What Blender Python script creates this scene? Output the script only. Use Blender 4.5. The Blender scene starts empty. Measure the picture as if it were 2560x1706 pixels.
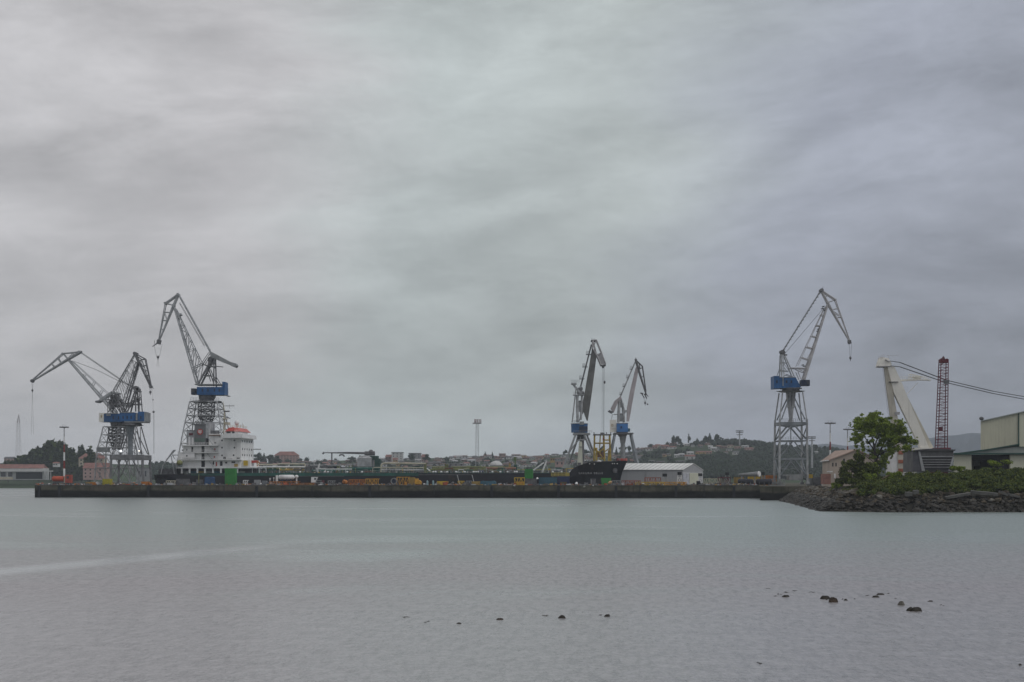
import bpy, math, random
import numpy as np
from mathutils import Vector, Matrix

random.seed(7)
rng = np.random.default_rng(7)
sc = bpy.context.scene
COL = sc.collection
R = math.radians

# ------------------------------------------------------------------ camera
FP = 3517.0            # focal length in pixels of the 2560 wide frame
HZ = 1202.0            # horizon row
EYE = 6.7              # eye height above the water
cd = bpy.data.cameras.new('camera')
cam = bpy.data.objects.new('camera', cd)
COL.objects.link(cam)
cam.location = (0, 0, EYE)
cam.rotation_euler = (R(90), 0, 0)
cd.sensor_width = 36.0
cd.lens = 36.0 * FP / 2560.0
cd.shift_y = (HZ - 853.0) / 2560.0
cd.clip_start = 0.5
cd.clip_end = 20000
sc.camera = cam

# ------------------------------------------------------------------ view
sc.view_settings.view_transform = 'Standard'
sc.view_settings.look = 'None'
sc.view_settings.exposure = 0.0
sc.view_settings.gamma = 1.0
sc.view_settings.use_curve_mapping = False
sc.cycles.use_denoising = True
sc.cycles.max_bounces = 6
sc.cycles.diffuse_bounces = 3
sc.cycles.glossy_bounces = 3
sc.cycles.volume_bounces = 1
sc.cycles.sample_clamp_indirect = 4.0
sc.cycles.filter_width = 1.5


def lin(c):
    c = c / 255.0
    return c / 12.92 if c <= 0.04045 else ((c + 0.055) / 1.055) ** 2.4


def srgb(r, g, b):
    return (lin(r), lin(g), lin(b), 1.0)


class NT:
    """small helper around a node tree"""
    def __init__(s, tree):
        s.t = tree
        s.n = tree.nodes
        s.l = tree.links

    def new(s, kind, **kw):
        nd = s.n.new(kind)
        for k, v in kw.items():
            setattr(nd, k, v)
        return nd

    def put(s, inp, v):
        if isinstance(v, bpy.types.NodeSocket):
            s.l.new(v, inp)
        else:
            inp.default_value = v

    def m(s, op, a, b=None, c=None, clamp=False):
        nd = s.n.new('ShaderNodeMath')
        nd.operation = op
        nd.use_clamp = clamp
        s.put(nd.inputs[0], a)
        if b is not None:
            s.put(nd.inputs[1], b)
        if c is not None:
            s.put(nd.inputs[2], c)
        return nd.outputs[0]

    def mix(s, f, a, b, blend='MIX'):
        nd = s.n.new('ShaderNodeMix')
        nd.data_type = 'RGBA'
        nd.blend_type = blend
        s.put(nd.inputs[0], f)
        s.put(nd.inputs[6], a)
        s.put(nd.inputs[7], b)
        return nd.outputs[2]

    def noise(s, vec, scale, detail=3, rough=0.5, dist=0.0):
        nd = s.n.new('ShaderNodeTexNoise')
        s.put(nd.inputs['Vector'], vec)
        nd.inputs['Scale'].default_value = scale
        nd.inputs['Detail'].default_value = detail
        nd.inputs['Roughness'].default_value = rough
        nd.inputs['Distortion'].default_value = dist
        return nd.outputs[0]

    def mapping(s, vec, scale=(1, 1, 1), rot=(0, 0, 0), loc=(0, 0, 0)):
        if any(rot):                      # turn first, then stretch along the turned axes
            r0 = s.n.new('ShaderNodeMapping')
            s.put(r0.inputs['Vector'], vec)
            r0.inputs['Rotation'].default_value = rot
            vec, rot = r0.outputs[0], (0, 0, 0)
        nd = s.n.new('ShaderNodeMapping')
        s.put(nd.inputs['Vector'], vec)
        nd.inputs['Scale'].default_value = scale
        nd.inputs['Rotation'].default_value = rot
        nd.inputs['Location'].default_value = loc
        return nd.outputs[0]

    def rng(s, v, a, b, c, d):
        nd = s.n.new('ShaderNodeMapRange')
        nd.interpolation_type = 'SMOOTHSTEP'
        s.put(nd.inputs[0], v)
        for i, x in enumerate((a, b, c, d)):
            nd.inputs[i + 1].default_value = x
        return nd.outputs[0]


# ------------------------------------------------------------------ world: overcast sky
SUN_EL, SUN_AZ = R(46), R(112)      # compass azimuth measured from +Y towards +X
world = bpy.data.worlds.new('World')
sc.world = world
world.use_nodes = True
w = NT(world.node_tree)
w.n.clear()
out = w.new('ShaderNodeOutputWorld')
sky = w.new('ShaderNodeTexSky', sky_type='NISHITA')
sky.sun_disc = False
sky.sun_elevation = SUN_EL
sky.sun_rotation = SUN_AZ
bg1 = w.new('ShaderNodeBackground')
bg1.inputs[1].default_value = 0.06
w.l.new(sky.outputs[0], bg1.inputs[0])
tc = w.new('ShaderNodeTexCoord')
sep = w.new('ShaderNodeSeparateXYZ')
w.l.new(tc.outputs['Generated'], sep.inputs[0])
dx, dy, dz = sep.outputs
el = w.m('ARCSINE', dz)                       # elevation
az = w.m('ARCTAN2', dx, dy)                   # azimuth from +Y
# cloud layer: coordinates in azimuth / stretched elevation, wisps climbing to the east
cmb = w.new('ShaderNodeCombineXYZ')
w.l.new(az, cmb.inputs[0])
w.l.new(w.m('MULTIPLY', el, 2.6), cmb.inputs[1])
cv = cmb.outputs[0]
warp = w.noise(cv, 2.2, 3, 0.5)
big = w.noise(w.mapping(cv, (1, 1.15, 1), (0, 0, R(-24)), (3.1, 1.7, 0)), 3.8, 6, 0.52, 0.3)
str1 = w.noise(w.mapping(cv, (1.0, 1.15, 1), (0, 0, R(-27)), (7.3, 0.4, 0)), 7.0, 9, 0.66, 0.3)
fine = w.noise(w.mapping(cv, (1.0, 1.2, 1), (0, 0, R(-24)), (1.3, 5.4, 0)), 20.0, 8, 0.66, 0.3)
# soft banks of lighter and darker cloud at their directions: az deg, el deg, half sizes deg, tilt, amount
BANKS = [(-9.5, 15.6, 6.5, 1.3, 6, .085), (-18, 15.3, 4, 1.3, 0, .05), (-19, 10.0, 2.8, 1.1, 4, .075),
         (-10, 10.6, 4.0, 1.2, 24, .075), (1.0, 14.2, 5.0, 1.0, 16, .06), (7.6, 12.6, 6.0, 1.0, 14, .085),
         (15, 13.0, 5.0, .7, 4, .06), (-20, 12.1, 3.4, .9, 0, -.07), (-12, 17.2, 6.0, 1.1, 0, -.03),
         (1.0, 10.4, 4.5, .6, 22, -.06), (11.2, 13.1, 2.6, .55, 24, -.10), (5.0, 16.6, 6.0, 1.2, 2, -.035),
         (19.5, 15.0, 3.0, 1.2, 0, -.06), (6.0, 5.6, 8.0, 1.3, 0, -.025), (18, 5.0, 5.0, 3.2, 20, -.12),
         (12, 8.0, 9.0, 1.6, 8, -.04), (-2.0, 4.0, 8.0, .9, 0, -.04), (-6, 1.6, 14.0, 1.2, 0, .05), (-13, 13.4, 6.0, .8, 10, -.05),
         (-4, 1.8, 9.0, .55, 0, .09), (11, 2.6, 6.0, 1.6, 0, -.055), (-1, 17.0, 4.0, .9, 10, .03),
         (-12, 8.6, 7, .8, 4, .02), (3.0, 7.6, 8.0, .8, 10, -.02), (16, 1.2, 9, 1.0, 0, -.06)]
wa = w.m('MULTIPLY', w.m('SUBTRACT', warp, 0.5), 0.11)
wb = w.m('MULTIPLY', w.m('SUBTRACT', str1, 0.5), 0.07)
az2 = w.m('ADD', az, wa)
el2 = w.m('ADD', el, w.m('MULTIPLY', w.m('ADD', wa, wb), 0.30))
tot = None
for (a0, e0, ra, re, tilt, amt) in BANKS:
    ca, sa = math.cos(R(tilt)), math.sin(R(tilt))
    da = w.m('SUBTRACT', az2, R(a0))
    de = w.m('SUBTRACT', el2, R(e0))
    p = w.m('ADD', w.m('MULTIPLY', da, ca / R(ra)), w.m('MULTIPLY', de, sa / R(ra)))
    q = w.m('ADD', w.m('MULTIPLY', da, -sa / R(re)), w.m('MULTIPLY', de, ca / R(re)))
    r2 = w.m('ADD', w.m('MULTIPLY', p, p), w.m('MULTIPLY', q, q))
    g = w.m('MULTIPLY', w.m('EXPONENT', w.m('MULTIPLY', r2, -0.7)), amt * 2.0)
    tot = g if tot is None else w.m('ADD', tot, g)
bright = w.m('ADD', tot, w.m('MULTIPLY', w.m('SUBTRACT', big, 0.5), 0.30))
wisp = w.noise(w.mapping(cv, (1.0, 1.3, 1), (0, 0, R(-26)), (2.9, 8.1, 0)), 5.2, 9, 0.60, 0.5)
bright = w.m('ADD', bright, w.m('MULTIPLY', w.m('SUBTRACT', str1, 0.5), 0.33))
bright = w.m('ADD', bright, w.m('SUBTRACT', w.rng(wisp, 0.38, 0.62, 0, 0.13), 0.065))
bright = w.m('ADD', bright, w.m('SUBTRACT', w.rng(str1, 0.42, 0.62, 0, 0.05), 0.025))
bright = w.m('ADD', bright, w.m('MULTIPLY', w.m('SUBTRACT', fine, 0.5), 0.25))
SKY_LEVEL = 1.14
lvl = w.m('MULTIPLY', w.m('ADD', bright, 0.98), SKY_LEVEL)
# tint of the cloud: warm mauve grey west, green grey north, blue grey east
tn = w.m('ADD', az, w.m('MULTIPLY', w.m('SUBTRACT', big, 0.5), 0.20))
tn = w.m('SUBTRACT', tn, w.m('MULTIPLY', el, 0.25))
c1 = w.mix(w.rng(tn, R(-15), R(-6), 0, 1), srgb(182, 181, 183), srgb(174, 181, 181))
c2 = w.mix(w.rng(tn, R(-1), R(10), 0, 1), c1, srgb(163, 168, 180))
drk = w.rng(az, R(2), R(24), 1.0, 0.86)
drk = w.m('MULTIPLY', drk, w.rng(el, R(0), R(18), 0.93, 1.04))
hsv = w.new('ShaderNodeVectorMath', operation='SCALE')
w.l.new(c2, hsv.inputs[0])
w.l.new(w.m('MULTIPLY', lvl, drk), hsv.inputs[3])
bg2 = w.new('ShaderNodeBackground')
w.l.new(hsv.outputs[0], bg2.inputs[0])
bg2.inputs[1].default_value = 1.0
mx = w.new('ShaderNodeMixShader')
mx.inputs[0].default_value = 0.95
w.l.new(bg1.outputs[0], mx.inputs[1])
w.l.new(bg2.outputs[0], mx.inputs[2])
w.l.new(mx.outputs[0], out.inputs[0])

# ------------------------------------------------------------------ sun behind the overcast
sd = bpy.data.lights.new('sun', 'SUN')
sd.energy = 1.0
sd.angle = R(25)
sd.color = (1.0, 0.97, 0.93)
sun = bpy.data.objects.new('sun', sd)
COL.objects.link(sun)
sdir = Vector((math.sin(SUN_AZ) * math.cos(SUN_EL), math.cos(SUN_AZ) * math.cos(SUN_EL), math.sin(SUN_EL)))
sun.rotation_euler = sdir.to_track_quat('Z', 'Y').to_euler()

# ------------------------------------------------------------------ materials
MATS = {}


def mat(name, col, rough=0.7, metal=0.0, var=0.18, scale=0.6, streak=0.0, spot=None, leaf=False, bump=0.0, spec=0.4, grime=0.25):
    if name in MATS:
        return MATS[name]
    m_ = bpy.data.materials.new(name)
    m_.use_nodes = True
    t = NT(m_.node_tree)
    b = t.n['Principled BSDF']
    t_c = t.new('ShaderNodeTexCoord')
    v = t_c.outputs['Object']
    base = tuple(col[:3]) + (1,)
    dark = tuple(c * (1 - var * 1.6) for c in col[:3]) + (1,)
    lite = tuple(min(1, c * (1 + var)) for c in col[:3]) + (1,)
    n1 = t.noise(v, scale, 5, 0.6)
    c = t.mix(t.rng(n1, 0.3, 0.7, 0, 1), dark, lite)
    if streak > 0:
        n2 = t.noise(t.mapping(v, (1.6, 1.6, 0.12)), 1.0, 4, 0.6)
        gr = tuple(x * 0.35 + y for x, y in zip(col[:3], (.02, .012, .006))) + (1,)
        c = t.mix(t.m('MULTIPLY', t.rng(n2, 0.52, 0.75, 0, 1), streak), c, gr)
    if spot is not None:
        n3 = t.noise(v, scale * 2.3, 6, 0.65)
        c = t.mix(t.m('MULTIPLY', t.rng(n3, 0.56, 0.68, 0, 1), 0.8), c, tuple(spot[:3]) + (1,))
    if leaf:
        g = t.new('ShaderNodeNewGeometry')
        rp = g.outputs['Random Per Island']
        c = t.mix(rp, c, tuple(min(1, x * 1.9) for x in col[:3]) + (1,))
        c = t.mix(t.m('MULTIPLY', t.m('POWER', rp, 6.0), 0.5), c, (col[0] * 3.2, col[1] * 2.4, col[2] * 1.4, 1))
    t.l.new(c, b.inputs['Base Color'])
    b.inputs['Roughness'].default_value = rough
    b.inputs['Metallic'].default_value = metal
    b.inputs['Specular IOR Level'].default_value = spec
    if bump > 0:
        bn = t.new('ShaderNodeBump')
        bn.inputs['Strength'].default_value = bump
        bn.inputs['Distance'].default_value = 0.3
        t.l.new(t.noise(v, scale * 4, 5, 0.7), bn.inputs['Height'])
        t.l.new(bn.outputs[0], b.inputs['Normal'])
    MATS[name] = m_
    return m_


def emis(name, col, s):
    m_ = bpy.data.materials.new(name)
    m_.use_nodes = True
    b = m_.node_tree.nodes['Principled BSDF']
    b.inputs['Base Color'].default_value = (.8, .8, .8, 1)
    b.inputs['Emission Color'].default_value = tuple(col[:3]) + (1,)
    b.inputs['Emission Strength'].default_value = s
    return m_


STEEL = mat('crane_grey_paint', (.37, .38, .385), .55, .1, .2, .5, .35)
STEELL = mat('crane_light_paint', (.44, .43, .43), .55, .1, .15, .5, .35)
STEELD = mat('dark_steel', (.15, .15, .155), .6, .2, .25, .6, .3)
STEELB = mat('blue_grey_steel', (.22, .24, .255), .55, .1, .2, .4, .3)
ROPE = mat('wire_rope', (.10, .10, .10), .6, .3, .1)
BLUE = mat('crane_blue_paint', (.012, .092, .25), .5, 0, .2, .25, .45)
BLUEL = mat('bright_blue_paint', (.045, .17, .42), .5, 0, .15, .25, .25)
NAVY = mat('navy_paint', (.012, .022, .05), .5, 0, .2, .3, .3)
WHITE = mat('ship_white_paint', (.74, .74, .72), .5, 0, .07, .3, .35)
WHITE2 = mat('bright_white_paint', (.78, .77, .76), .5, 0, .06, .3, .2)
CREAMC = mat('cream_crane_paint', (.80, .775, .70), .55, 0, .07, .15, .3)
CREAMD = mat('weathered_cream_paint', (.55, .515, .43), .6, 0, .10, .2, .4)
BLACKH = mat('black_hull_paint', (.009, .010, .016), .4, 0, .35, .12, .4, spot=(.035, .02, .016))
GREENH = mat('green_deck_paint', (.020, .11, .088), .55, 0, .3, .2, .4)
DARK = mat('dark_opening', (.012, .013, .016), .7, 0, .2)
GLASS = mat('dark_window_glass', (.02, .025, .03), .12, 0, .1, spec=.7)
REDROOF = mat('red_paint', (.42, .055, .04), .5, 0, .12, .3, .25)
REDPALE = mat('pale_red_paint', (.58, .15, .12), .5, 0, .1, .3, .25)  # paler of the two reds
CONC = mat('quay_concrete', (.085, .083, .072), .9, 0, .35, .16, .6, bump=.4)
CONCL = mat('grey_concrete', (.14, .137, .125), .9, 0, .22, .3, .6, bump=.3)
ROCK = mat('rock', (.078, .063, .042), .9, 0, .5, .45, 0, spot=(.028, .025, .018), bump=.6)
ROCKL = mat('pale_rock', (.14, .132, .112), .9, 0, .35, .5, 0, spot=(.05, .047, .038), bump=.6)
ROCKW = mat('wet_weedy_rock', (.026, .021, .013), .5, 0, .5, .9, 0, bump=.6)
YELLOW = mat('yellow_paint', (.62, .42, .03), .5, 0, .2, .4, .4)
OCHRE = mat('ochre_paint', (.36, .24, .06), .6, 0, .25, .4, .5)
ORANGE = mat('orange_paint', (.48, .165, .02), .55, 0, .25, .5, .5)
REDOR = mat('red_orange_paint', (.52, .085, .035), .5, 0, .18, .4, .35)
GREEN = mat('green_container_paint', (.03, .23, .04), .5, 0, .15, .3, .35)
TEAL = mat('teal_blue_paint', (.035, .12, .17), .5, 0, .2, .3, .4)
NAVYC = mat('navy_container_paint', (.02, .035, .11), .5, 0, .2, .3, .4)
GREYB = mat('galvanised_grey', (.27, .28, .28), .5, .2, .15, .5, .3)
CREAMP = mat('cream_pipe_paint', (.50, .47, .36), .5, 0, .1, .4, .3)
YGREEN = mat('faded_yellow_green_paint', (.20, .21, .08), .6, 0, .2, .4, .4)
DKRED = mat('dark_red_lattice_paint', (.13, .024, .038), .55, 0, .2, .5, .3)
MASTR = mat('mast_red_paint', (.22, .035, .03), .6, 0, .2, .5, .3)
SHEDW = mat('cream_cladding', (.53, .52, .40), .6, 0, .05, .1, .30)
SHEDW2 = mat('light_cream_cladding', (.58, .58, .45), .6, 0, .06, .1, .25)
SHEDG = mat('green_trim', (.025, .075, .06), .5, 0, .2, .3, .2)
SHEDGR = mat('grey_green_roof', (.30, .33, .30), .6, 0, .1, .15, .3)
TARP = mat('white_sheet_roof', (.76, .76, .72), .5, 0, .08, .06, .35)
TARPW = mat('grey_sheet_wall', (.36, .365, .37), .6, 0, .06, .08, .3)
PINK = mat('pink_render', (.45, .38, .315), .85, 0, .08, .15, .3)
PINKR = mat('terracotta_roof', (.38, .28, .225), .85, 0, .15, .3, .2)
BRICK = mat('pink_brick', (.28, .14, .11), .9, 0, .2, .5, .3)
BARK = mat('bark', (.05, .042, .034), .9, 0, .3, 1.2, .3)
LEAF = mat('broadleaf_foliage', (.115, .160, .020), .75, 0, .35, .30, leaf=True, spec=.15)
LEAFD = mat('shrub_foliage', (.024, .038, .010), .8, 0, .45, .30, leaf=True, spec=.12)
LEAFB = mat('bramble_foliage', (.058, .076, .016), .8, 0, .6, .13, leaf=True, spec=.10, spot=(.045, .036, .020))
LEAFF = mat('distant_foliage', (.026, .044, .026), .85, 0, .35, .02, leaf=True, spec=.1)
SOIL = mat('soil', (.020, .018, .012), .95, 0, .4, .15, bump=.3)
HILLM = mat('hillside_grass', (.045, .068, .035), .95, 0, .35, .009, spot=(.03, .045, .022), spec=.1)
MOUNT = mat('haze_blue_mountain', (.035, .050, .065), .95, 0, .2, .002, spec=.1)  # blue cast of distance haze painted into the slopes

# ------------------------------------------------------------------ water
wm = bpy.data.materials.new('estuary_water')
wm.use_nodes = True
t = NT(wm.node_tree)
b = t.n['Principled BSDF']
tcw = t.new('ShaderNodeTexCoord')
v = tcw.outputs['Object']
sp = t.new('ShaderNodeSeparateXYZ')
t.l.new(v, sp.inputs[0])
X, Y = sp.outputs[0], sp.outputs[1]
wn = t.noise(v, 0.02, 3, 0.5)
# long smooth slick drifting across the ripples
cen = t.m('ADD', -37.5, t.m('MULTIPLY', t.m('SUBTRACT', Y, 103.0), 0.30))
off = t.m('SUBTRACT', X, t.m('ADD', cen, t.m('MULTIPLY', t.m('SUBTRACT', wn, 0.5), 6.0)))
slick = t.rng(t.m('ABSOLUTE', off), 0.3, 4.6, 1.0, 0.0)
slick = t.m('MULTIPLY', slick, t.rng(Y, 122, 158, 1.0, 0.0))
bands = t.noise(t.mapping(v, (0.016, 0.026, 1), (0, 0, R(14))), 1.0, 4, 0.6, 0.8)
patch = t.rng(bands, 0.50, 0.66, 0.0, 0.55)
calm = t.m('MAXIMUM', t.m('MULTIPLY', slick, 0.85), patch)
near = t.rng(Y, 60, 100, 0.55, 0.0)
calm = t.m('MAXIMUM', calm, near)
h1 = t.noise(t.mapping(v, (1.1, 0.7, 1), (0, 0, R(8))), 1.0, 4, 0.6, 0.4)
h2 = t.noise(t.mapping(v, (3.4, 2.3, 1), (0, 0, R(-6))), 1.0, 4, 0.65, 0.3)
h3 = t.noise(t.mapping(v, (0.10, 0.2, 1), (0, 0, R(10))), 1.0, 3, 0.6)
hh = t.m('ADD', t.m('ADD', t.m('MULTIPLY', h1, 0.60), t.m('MULTIPLY', h2, 0.22)), t.m('MULTIPLY', h3, 1.0))
bp = t.new('ShaderNodeBump')
bp.inputs['Distance'].default_value = 0.55
t.l.new(t.rng(calm, 0, 1, 0.60, 0.13), bp.inputs['Strength'])
t.l.new(hh, bp.inputs['Height'])
t.l.new(bp.outputs[0], b.inputs['Normal'])
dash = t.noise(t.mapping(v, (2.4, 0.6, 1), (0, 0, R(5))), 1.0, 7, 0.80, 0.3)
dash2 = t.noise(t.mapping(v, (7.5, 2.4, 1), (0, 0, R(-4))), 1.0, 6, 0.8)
dsh = t.rng(t.m('ADD', t.m('MULTIPLY', dash, .6), t.m('MULTIPLY', dash2, .4)), .40, .56, 0, 1)  # light and dark sides of the ripples painted into the base colour
far_c = t.mix(dsh, (.135, .172, .155, 1), (.280, .335, .312, 1))        # greener tone farther out
near_c = t.mix(dsh, (.160, .149, .152, 1), (.345, .320, .326, 1))       # mauve-grey tone close in
tint_y = t.m('ADD', Y, t.m('MULTIPLY', t.m('SUBTRACT', bands, .5), 160.0))
wc = t.mix(t.rng(tint_y, 75, 190, 0, 1), near_c, far_c)
wc = t.mix(t.rng(Y, 260, 520, 0, .55), wc, (.185, .205, .20, 1))  # base colour darkened with distance to offset the strong reflection there
wc = t.mix(t.m('MULTIPLY', calm, .5), wc, (.30, .335, .325, 1))  # paler sky sheen of calm water painted into the colour
wc = t.mix(t.m('MULTIPLY', slick, .6), wc, (.42, .445, .44, 1))  # brighter sky reflection of the slick painted into the colour
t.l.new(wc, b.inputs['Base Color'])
t.l.new(t.rng(calm, 0, 1, 0.32, 0.2), b.inputs['Roughness'])
b.inputs['IOR'].default_value = 1.45
b.inputs['Specular IOR Level'].default_value = 0.75
WATER = wm


# ------------------------------------------------------------------ mesh builder
def wloc(o):
    p = Vector((0, 0, 0))
    while o is not None:
        p += o.location
        o = o.parent
    return p


class MB:
    def __init__(s):
        s.v, s.f = [], []

    def add(s, vs, fs):
        k = len(s.v)
        s.v.extend([tuple(x) for x in vs])
        s.f.extend([tuple(i + k for i in f) for f in fs])
        return s

    def box(s, a, b):
        x0, y0, z0 = (min(p, q) for p, q in zip(a, b))
        x1, y1, z1 = (max(p, q) for p, q in zip(a, b))
        return s.hexa([(x0, y0, z0), (x1, y0, z0), (x1, y1, z0), (x0, y1, z0)],
                      [(x0, y0, z1), (x1, y0, z1), (x1, y1, z1), (x0, y1, z1)])

    def hexa(s, lo, hi):
        n = len(lo)
        fs = [tuple(reversed(range(n))), tuple(range(n, 2 * n))]
        fs += [(i, (i + 1) % n, n + (i + 1) % n, n + i) for i in range(n)]
        return s.add(list(lo) + list(hi), fs)

    def tube(s, a, b, r, r2=None, n=6, square=False):
        a, b = Vector(a), Vector(b)
        d = b - a
        if d.length < 1e-6:
            return s
        d.normalize()
        up = Vector((0, 1, 0)) if abs(d.y) < 0.9 else Vector((0, 0, 1))
        e1 = d.cross(up).normalized()
        e2 = d.cross(e1).normalized()
        r2 = r if r2 is None else r2
        if square:
            n = 4
        ph = math.pi / 4 if square else 0
        k = 1.2 if square else 1
        ra = [a + (e1 * math.cos(ph + 2 * math.pi * i / n) + e2 * math.sin(ph + 2 * math.pi * i / n)) * r * k for i in range(n)]
        rb = [b + (e1 * math.cos(ph + 2 * math.pi * i / n) + e2 * math.sin(ph + 2 * math.pi * i / n)) * r2 * k for i in range(n)]
        return s.hexa(ra, rb)

    def path(s, pts, r, n=6):
        for p, q in zip(pts[:-1], pts[1:]):
            s.tube(p, q, r, n=n)
        return s

    def beam(s, a, b, wd, hd):
        """rectangular beam, wd across depth (Y), hd in the other direction"""
        a, b = Vector(a), Vector(b)
        d = (b - a).normalized()
        e1 = Vector((0, 1, 0))
        e1 = (e1 - d * e1.dot(d))
        if e1.length < 1e-3:
            e1 = Vector((1, 0, 0))
        e1.normalize()
        e2 = d.cross(e1)
        c = [(-1, -1), (1, -1), (1, 1), (-1, 1)]
        return s.hexa([a + e1 * wd / 2 * p + e2 * hd / 2 * q for p, q in c], [b + e1 * wd / 2 * p + e2 * hd / 2 * q for p, q in c])

    def truss(s, a0, a1, b0, b1, n, wd0, wd1, rc, rp, diag=True):
        """four chord lattice: chord a and chord b, doubled across depth with widths wd0 -> wd1"""
        a0, a1, b0, b1 = map(Vector, (a0, a1, b0, b1))
        for sg in (-1, 1):
            o0, o1 = Vector((0, sg * wd0 / 2, 0)), Vector((0, sg * wd1 / 2, 0))
            s.tube(a0 + o0, a1 + o1, rc, n=5)
            s.tube(b0 + o0, b1 + o1, rc, n=5)
        for i in range(n + 1):
            q = i / n
            pa, pb = a0.lerp(a1, q), b0.lerp(b1, q)
            wv = Vector((0, (wd0 + (wd1 - wd0) * q) / 2, 0))
            for sg in (-1, 1):
                s.tube(pa + wv * sg, pb + wv * sg, rp, n=4)
            s.tube(pa - wv, pa + wv, rp, n=4)
            s.tube(pb - wv, pb + wv, rp, n=4)
            if diag and i < n:
                q2 = (i + 1) / n
                pc, pd = a0.lerp(a1, q2), b0.lerp(b1, q2)
                w2 = Vector((0, (wd0 + (wd1 - wd0) * q2) / 2, 0))
                for sg in (-1, 1):
                    if i % 2:
                        s.tube(pa + wv * sg, pd + w2 * sg, rp * .8, n=4)
                    else:
                        s.tube(pb + wv * sg, pc + w2 * sg, rp * .8, n=4)
        return s

    def ball(s, c, r, rz=None, n=10, m_=6):
        rz = r if rz is None else rz
        vs, fs = [], []
        for i in range(m_ + 1):
            th = math.pi * i / m_
            for j in range(n):
                ph = 2 * math.pi * j / n
                vs.append((c[0] + r * math.sin(th) * math.cos(ph), c[1] + r * math.sin(th) * math.sin(ph), c[2] + rz * math.cos(th)))
        for i in range(m_):
            for j in range(n):
                fs.append((i * n + j, (i + 1) * n + j, (i + 1) * n + (j + 1) % n, i * n + (j + 1) % n))
        return s.add(vs, fs)

    def prism(s, poly, dvec):
        """polygon of world points extruded by dvec"""
        d = Vector(dvec)
        return s.hexa([Vector(p) for p in poly], [Vector(p) + d for p in poly])

    def build(s, name, m_, parent=None, smooth=False, at=None):
        me = bpy.data.meshes.new(name)
        o = bpy.data.objects.new(name, me)
        base = wloc(parent) if parent is not None else (Vector(at) if at is not None else Vector((0, 0, 0)))
        me.from_pydata([(x - base.x, y - base.y, z - base.z) for x, y, z in s.v], [], s.f)
        me.validate()
        me.materials.append(m_)
        COL.objects.link(o)
        if parent is not None:
            o.parent = parent
        else:
            o.location = base
        import bmesh
        bm = bmesh.new()
        bm.from_mesh(me)
        bmesh.ops.recalc_face_normals(bm, faces=bm.faces)
        bm.to_mesh(me)
        bm.free()
        if smooth:
            me.polygons.foreach_set('use_smooth', [True] * len(me.polygons))
        return o


def W(px, py, D, dy=0.0):
    """world point on the ray of photo pixel (px, py) at distance D; dy then shifts it in depth"""
    return Vector(((px - 1280) / FP * D, D + dy, EYE - (py - HZ) / FP * D))


def zat(py, D):
    return EYE - (py - HZ) / FP * D


def thing(name, label, cat, loc, group=None):
    o = bpy.data.objects.new(name, None)
    o.empty_display_size = 1
    COL.objects.link(o)
    o.location = loc
    o['label'] = label
    o['category'] = cat
    if group:
        o['group'] = group
    return o


def tag(o, label, cat, group=None):
    o['label'] = label
    o['category'] = cat
    if group:
        o['group'] = group
    return o


def struct(o, kind='structure'):
    o['kind'] = kind
    return o


class Frame:
    """a vertical plane y = y0/(1 + k t) seen from the eye: the quay line and everything set parallel to it"""
    def __init__(s, d, k=0.088):
        s.d, s.k = d, k
        n = math.hypot(1, k)
        s.u = Vector((1 / n, -k / n, 0))
        s.vv = Vector((k / n, 1 / n, 0))

    def pt(s, px, py, off=0.0, z=None):
        tt = (px - 1280) / FP
        n = math.hypot(1, s.k)
        y = (s.d + off * n) / (1 + s.k * tt)
        return Vector((tt * y, y, EYE - (py - HZ) / FP * y if z is None else z))

    def box(s, mb, x0, y0, x1, y1, off0, depth, z0=None, z1=None):
        a = s.pt(x0, y1, off0, z0)
        b = s.pt(x1, y1, off0, z0)
        c = s.pt(x1, y0, off0, z1)
        d = s.pt(x0, y0, off0, z1)
        b.z = a.z
        d = Vector((a.x, a.y, d.z))
        c = Vector((b.x, b.y, d.z))
        return mb.prism([a, b, c, d], s.vv * depth)


QZ = 4.75                       # level of the quay
QF = Frame(543.3)               # front face of the quay

# =================================================================== SETTING
# water
m_ = MB()
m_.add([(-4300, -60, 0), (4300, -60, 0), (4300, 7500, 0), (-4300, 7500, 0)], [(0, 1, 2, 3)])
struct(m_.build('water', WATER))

# quay material with its wet, weed darkened tidal zone
qm = bpy.data.materials.new('quay_wall_concrete')
qm.use_nodes = True
t = NT(qm.node_tree)
b = t.n['Principled BSDF']
gpos = t.new('ShaderNodeTexCoord').outputs['Object']
sp = t.new('ShaderNodeSeparateXYZ')
t.l.new(gpos, sp.inputs[0])
nz = t.noise(t.mapping(gpos, (.05, .05, .3)), 1.0, 5, .6)
zz = t.m('ADD', sp.outputs[2], t.m('MULTIPLY', t.m('SUBTRACT', nz, .5), 2.6))
n1 = t.noise(t.mapping(gpos, (.25, .25, .5)), 1.0, 6, .65)
n2 = t.noise(t.mapping(gpos, (.035, .035, .05)), 1.0, 4, .6)
cc = t.mix(t.rng(n1, .35, .65, 0, 1), (.050, .050, .034, 1), (.115, .108, .080, 1))
cc = t.mix(t.rng(n2, .5, .7, 0, .6), cc, (.12, .095, .075, 1))
run = t.noise(t.mapping(gpos, (.9, .9, .05)), 1.0, 5, .7)
cc = t.mix(t.rng(run, .52, .68, 0, .75), cc, (.030, .022, .014, 1))
cl = t.mix(t.rng(n1, .35, .65, 0, 1), (.006, .006, .005, 1), (.016, .015, .013, 1))
t.l.new(t.mix(t.rng(zz, 2.2, 3.3, 0, 1), cl, cc), b.inputs['Base Color'])
b.inputs['Roughness'].default_value = .9
b.inputs['Specular IOR Level'].default_value = .15
QWALL = qm


def QL(x, off, z):
    return (x, 543.3 - 0.088 * x + off, z)


m_ = MB()


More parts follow.
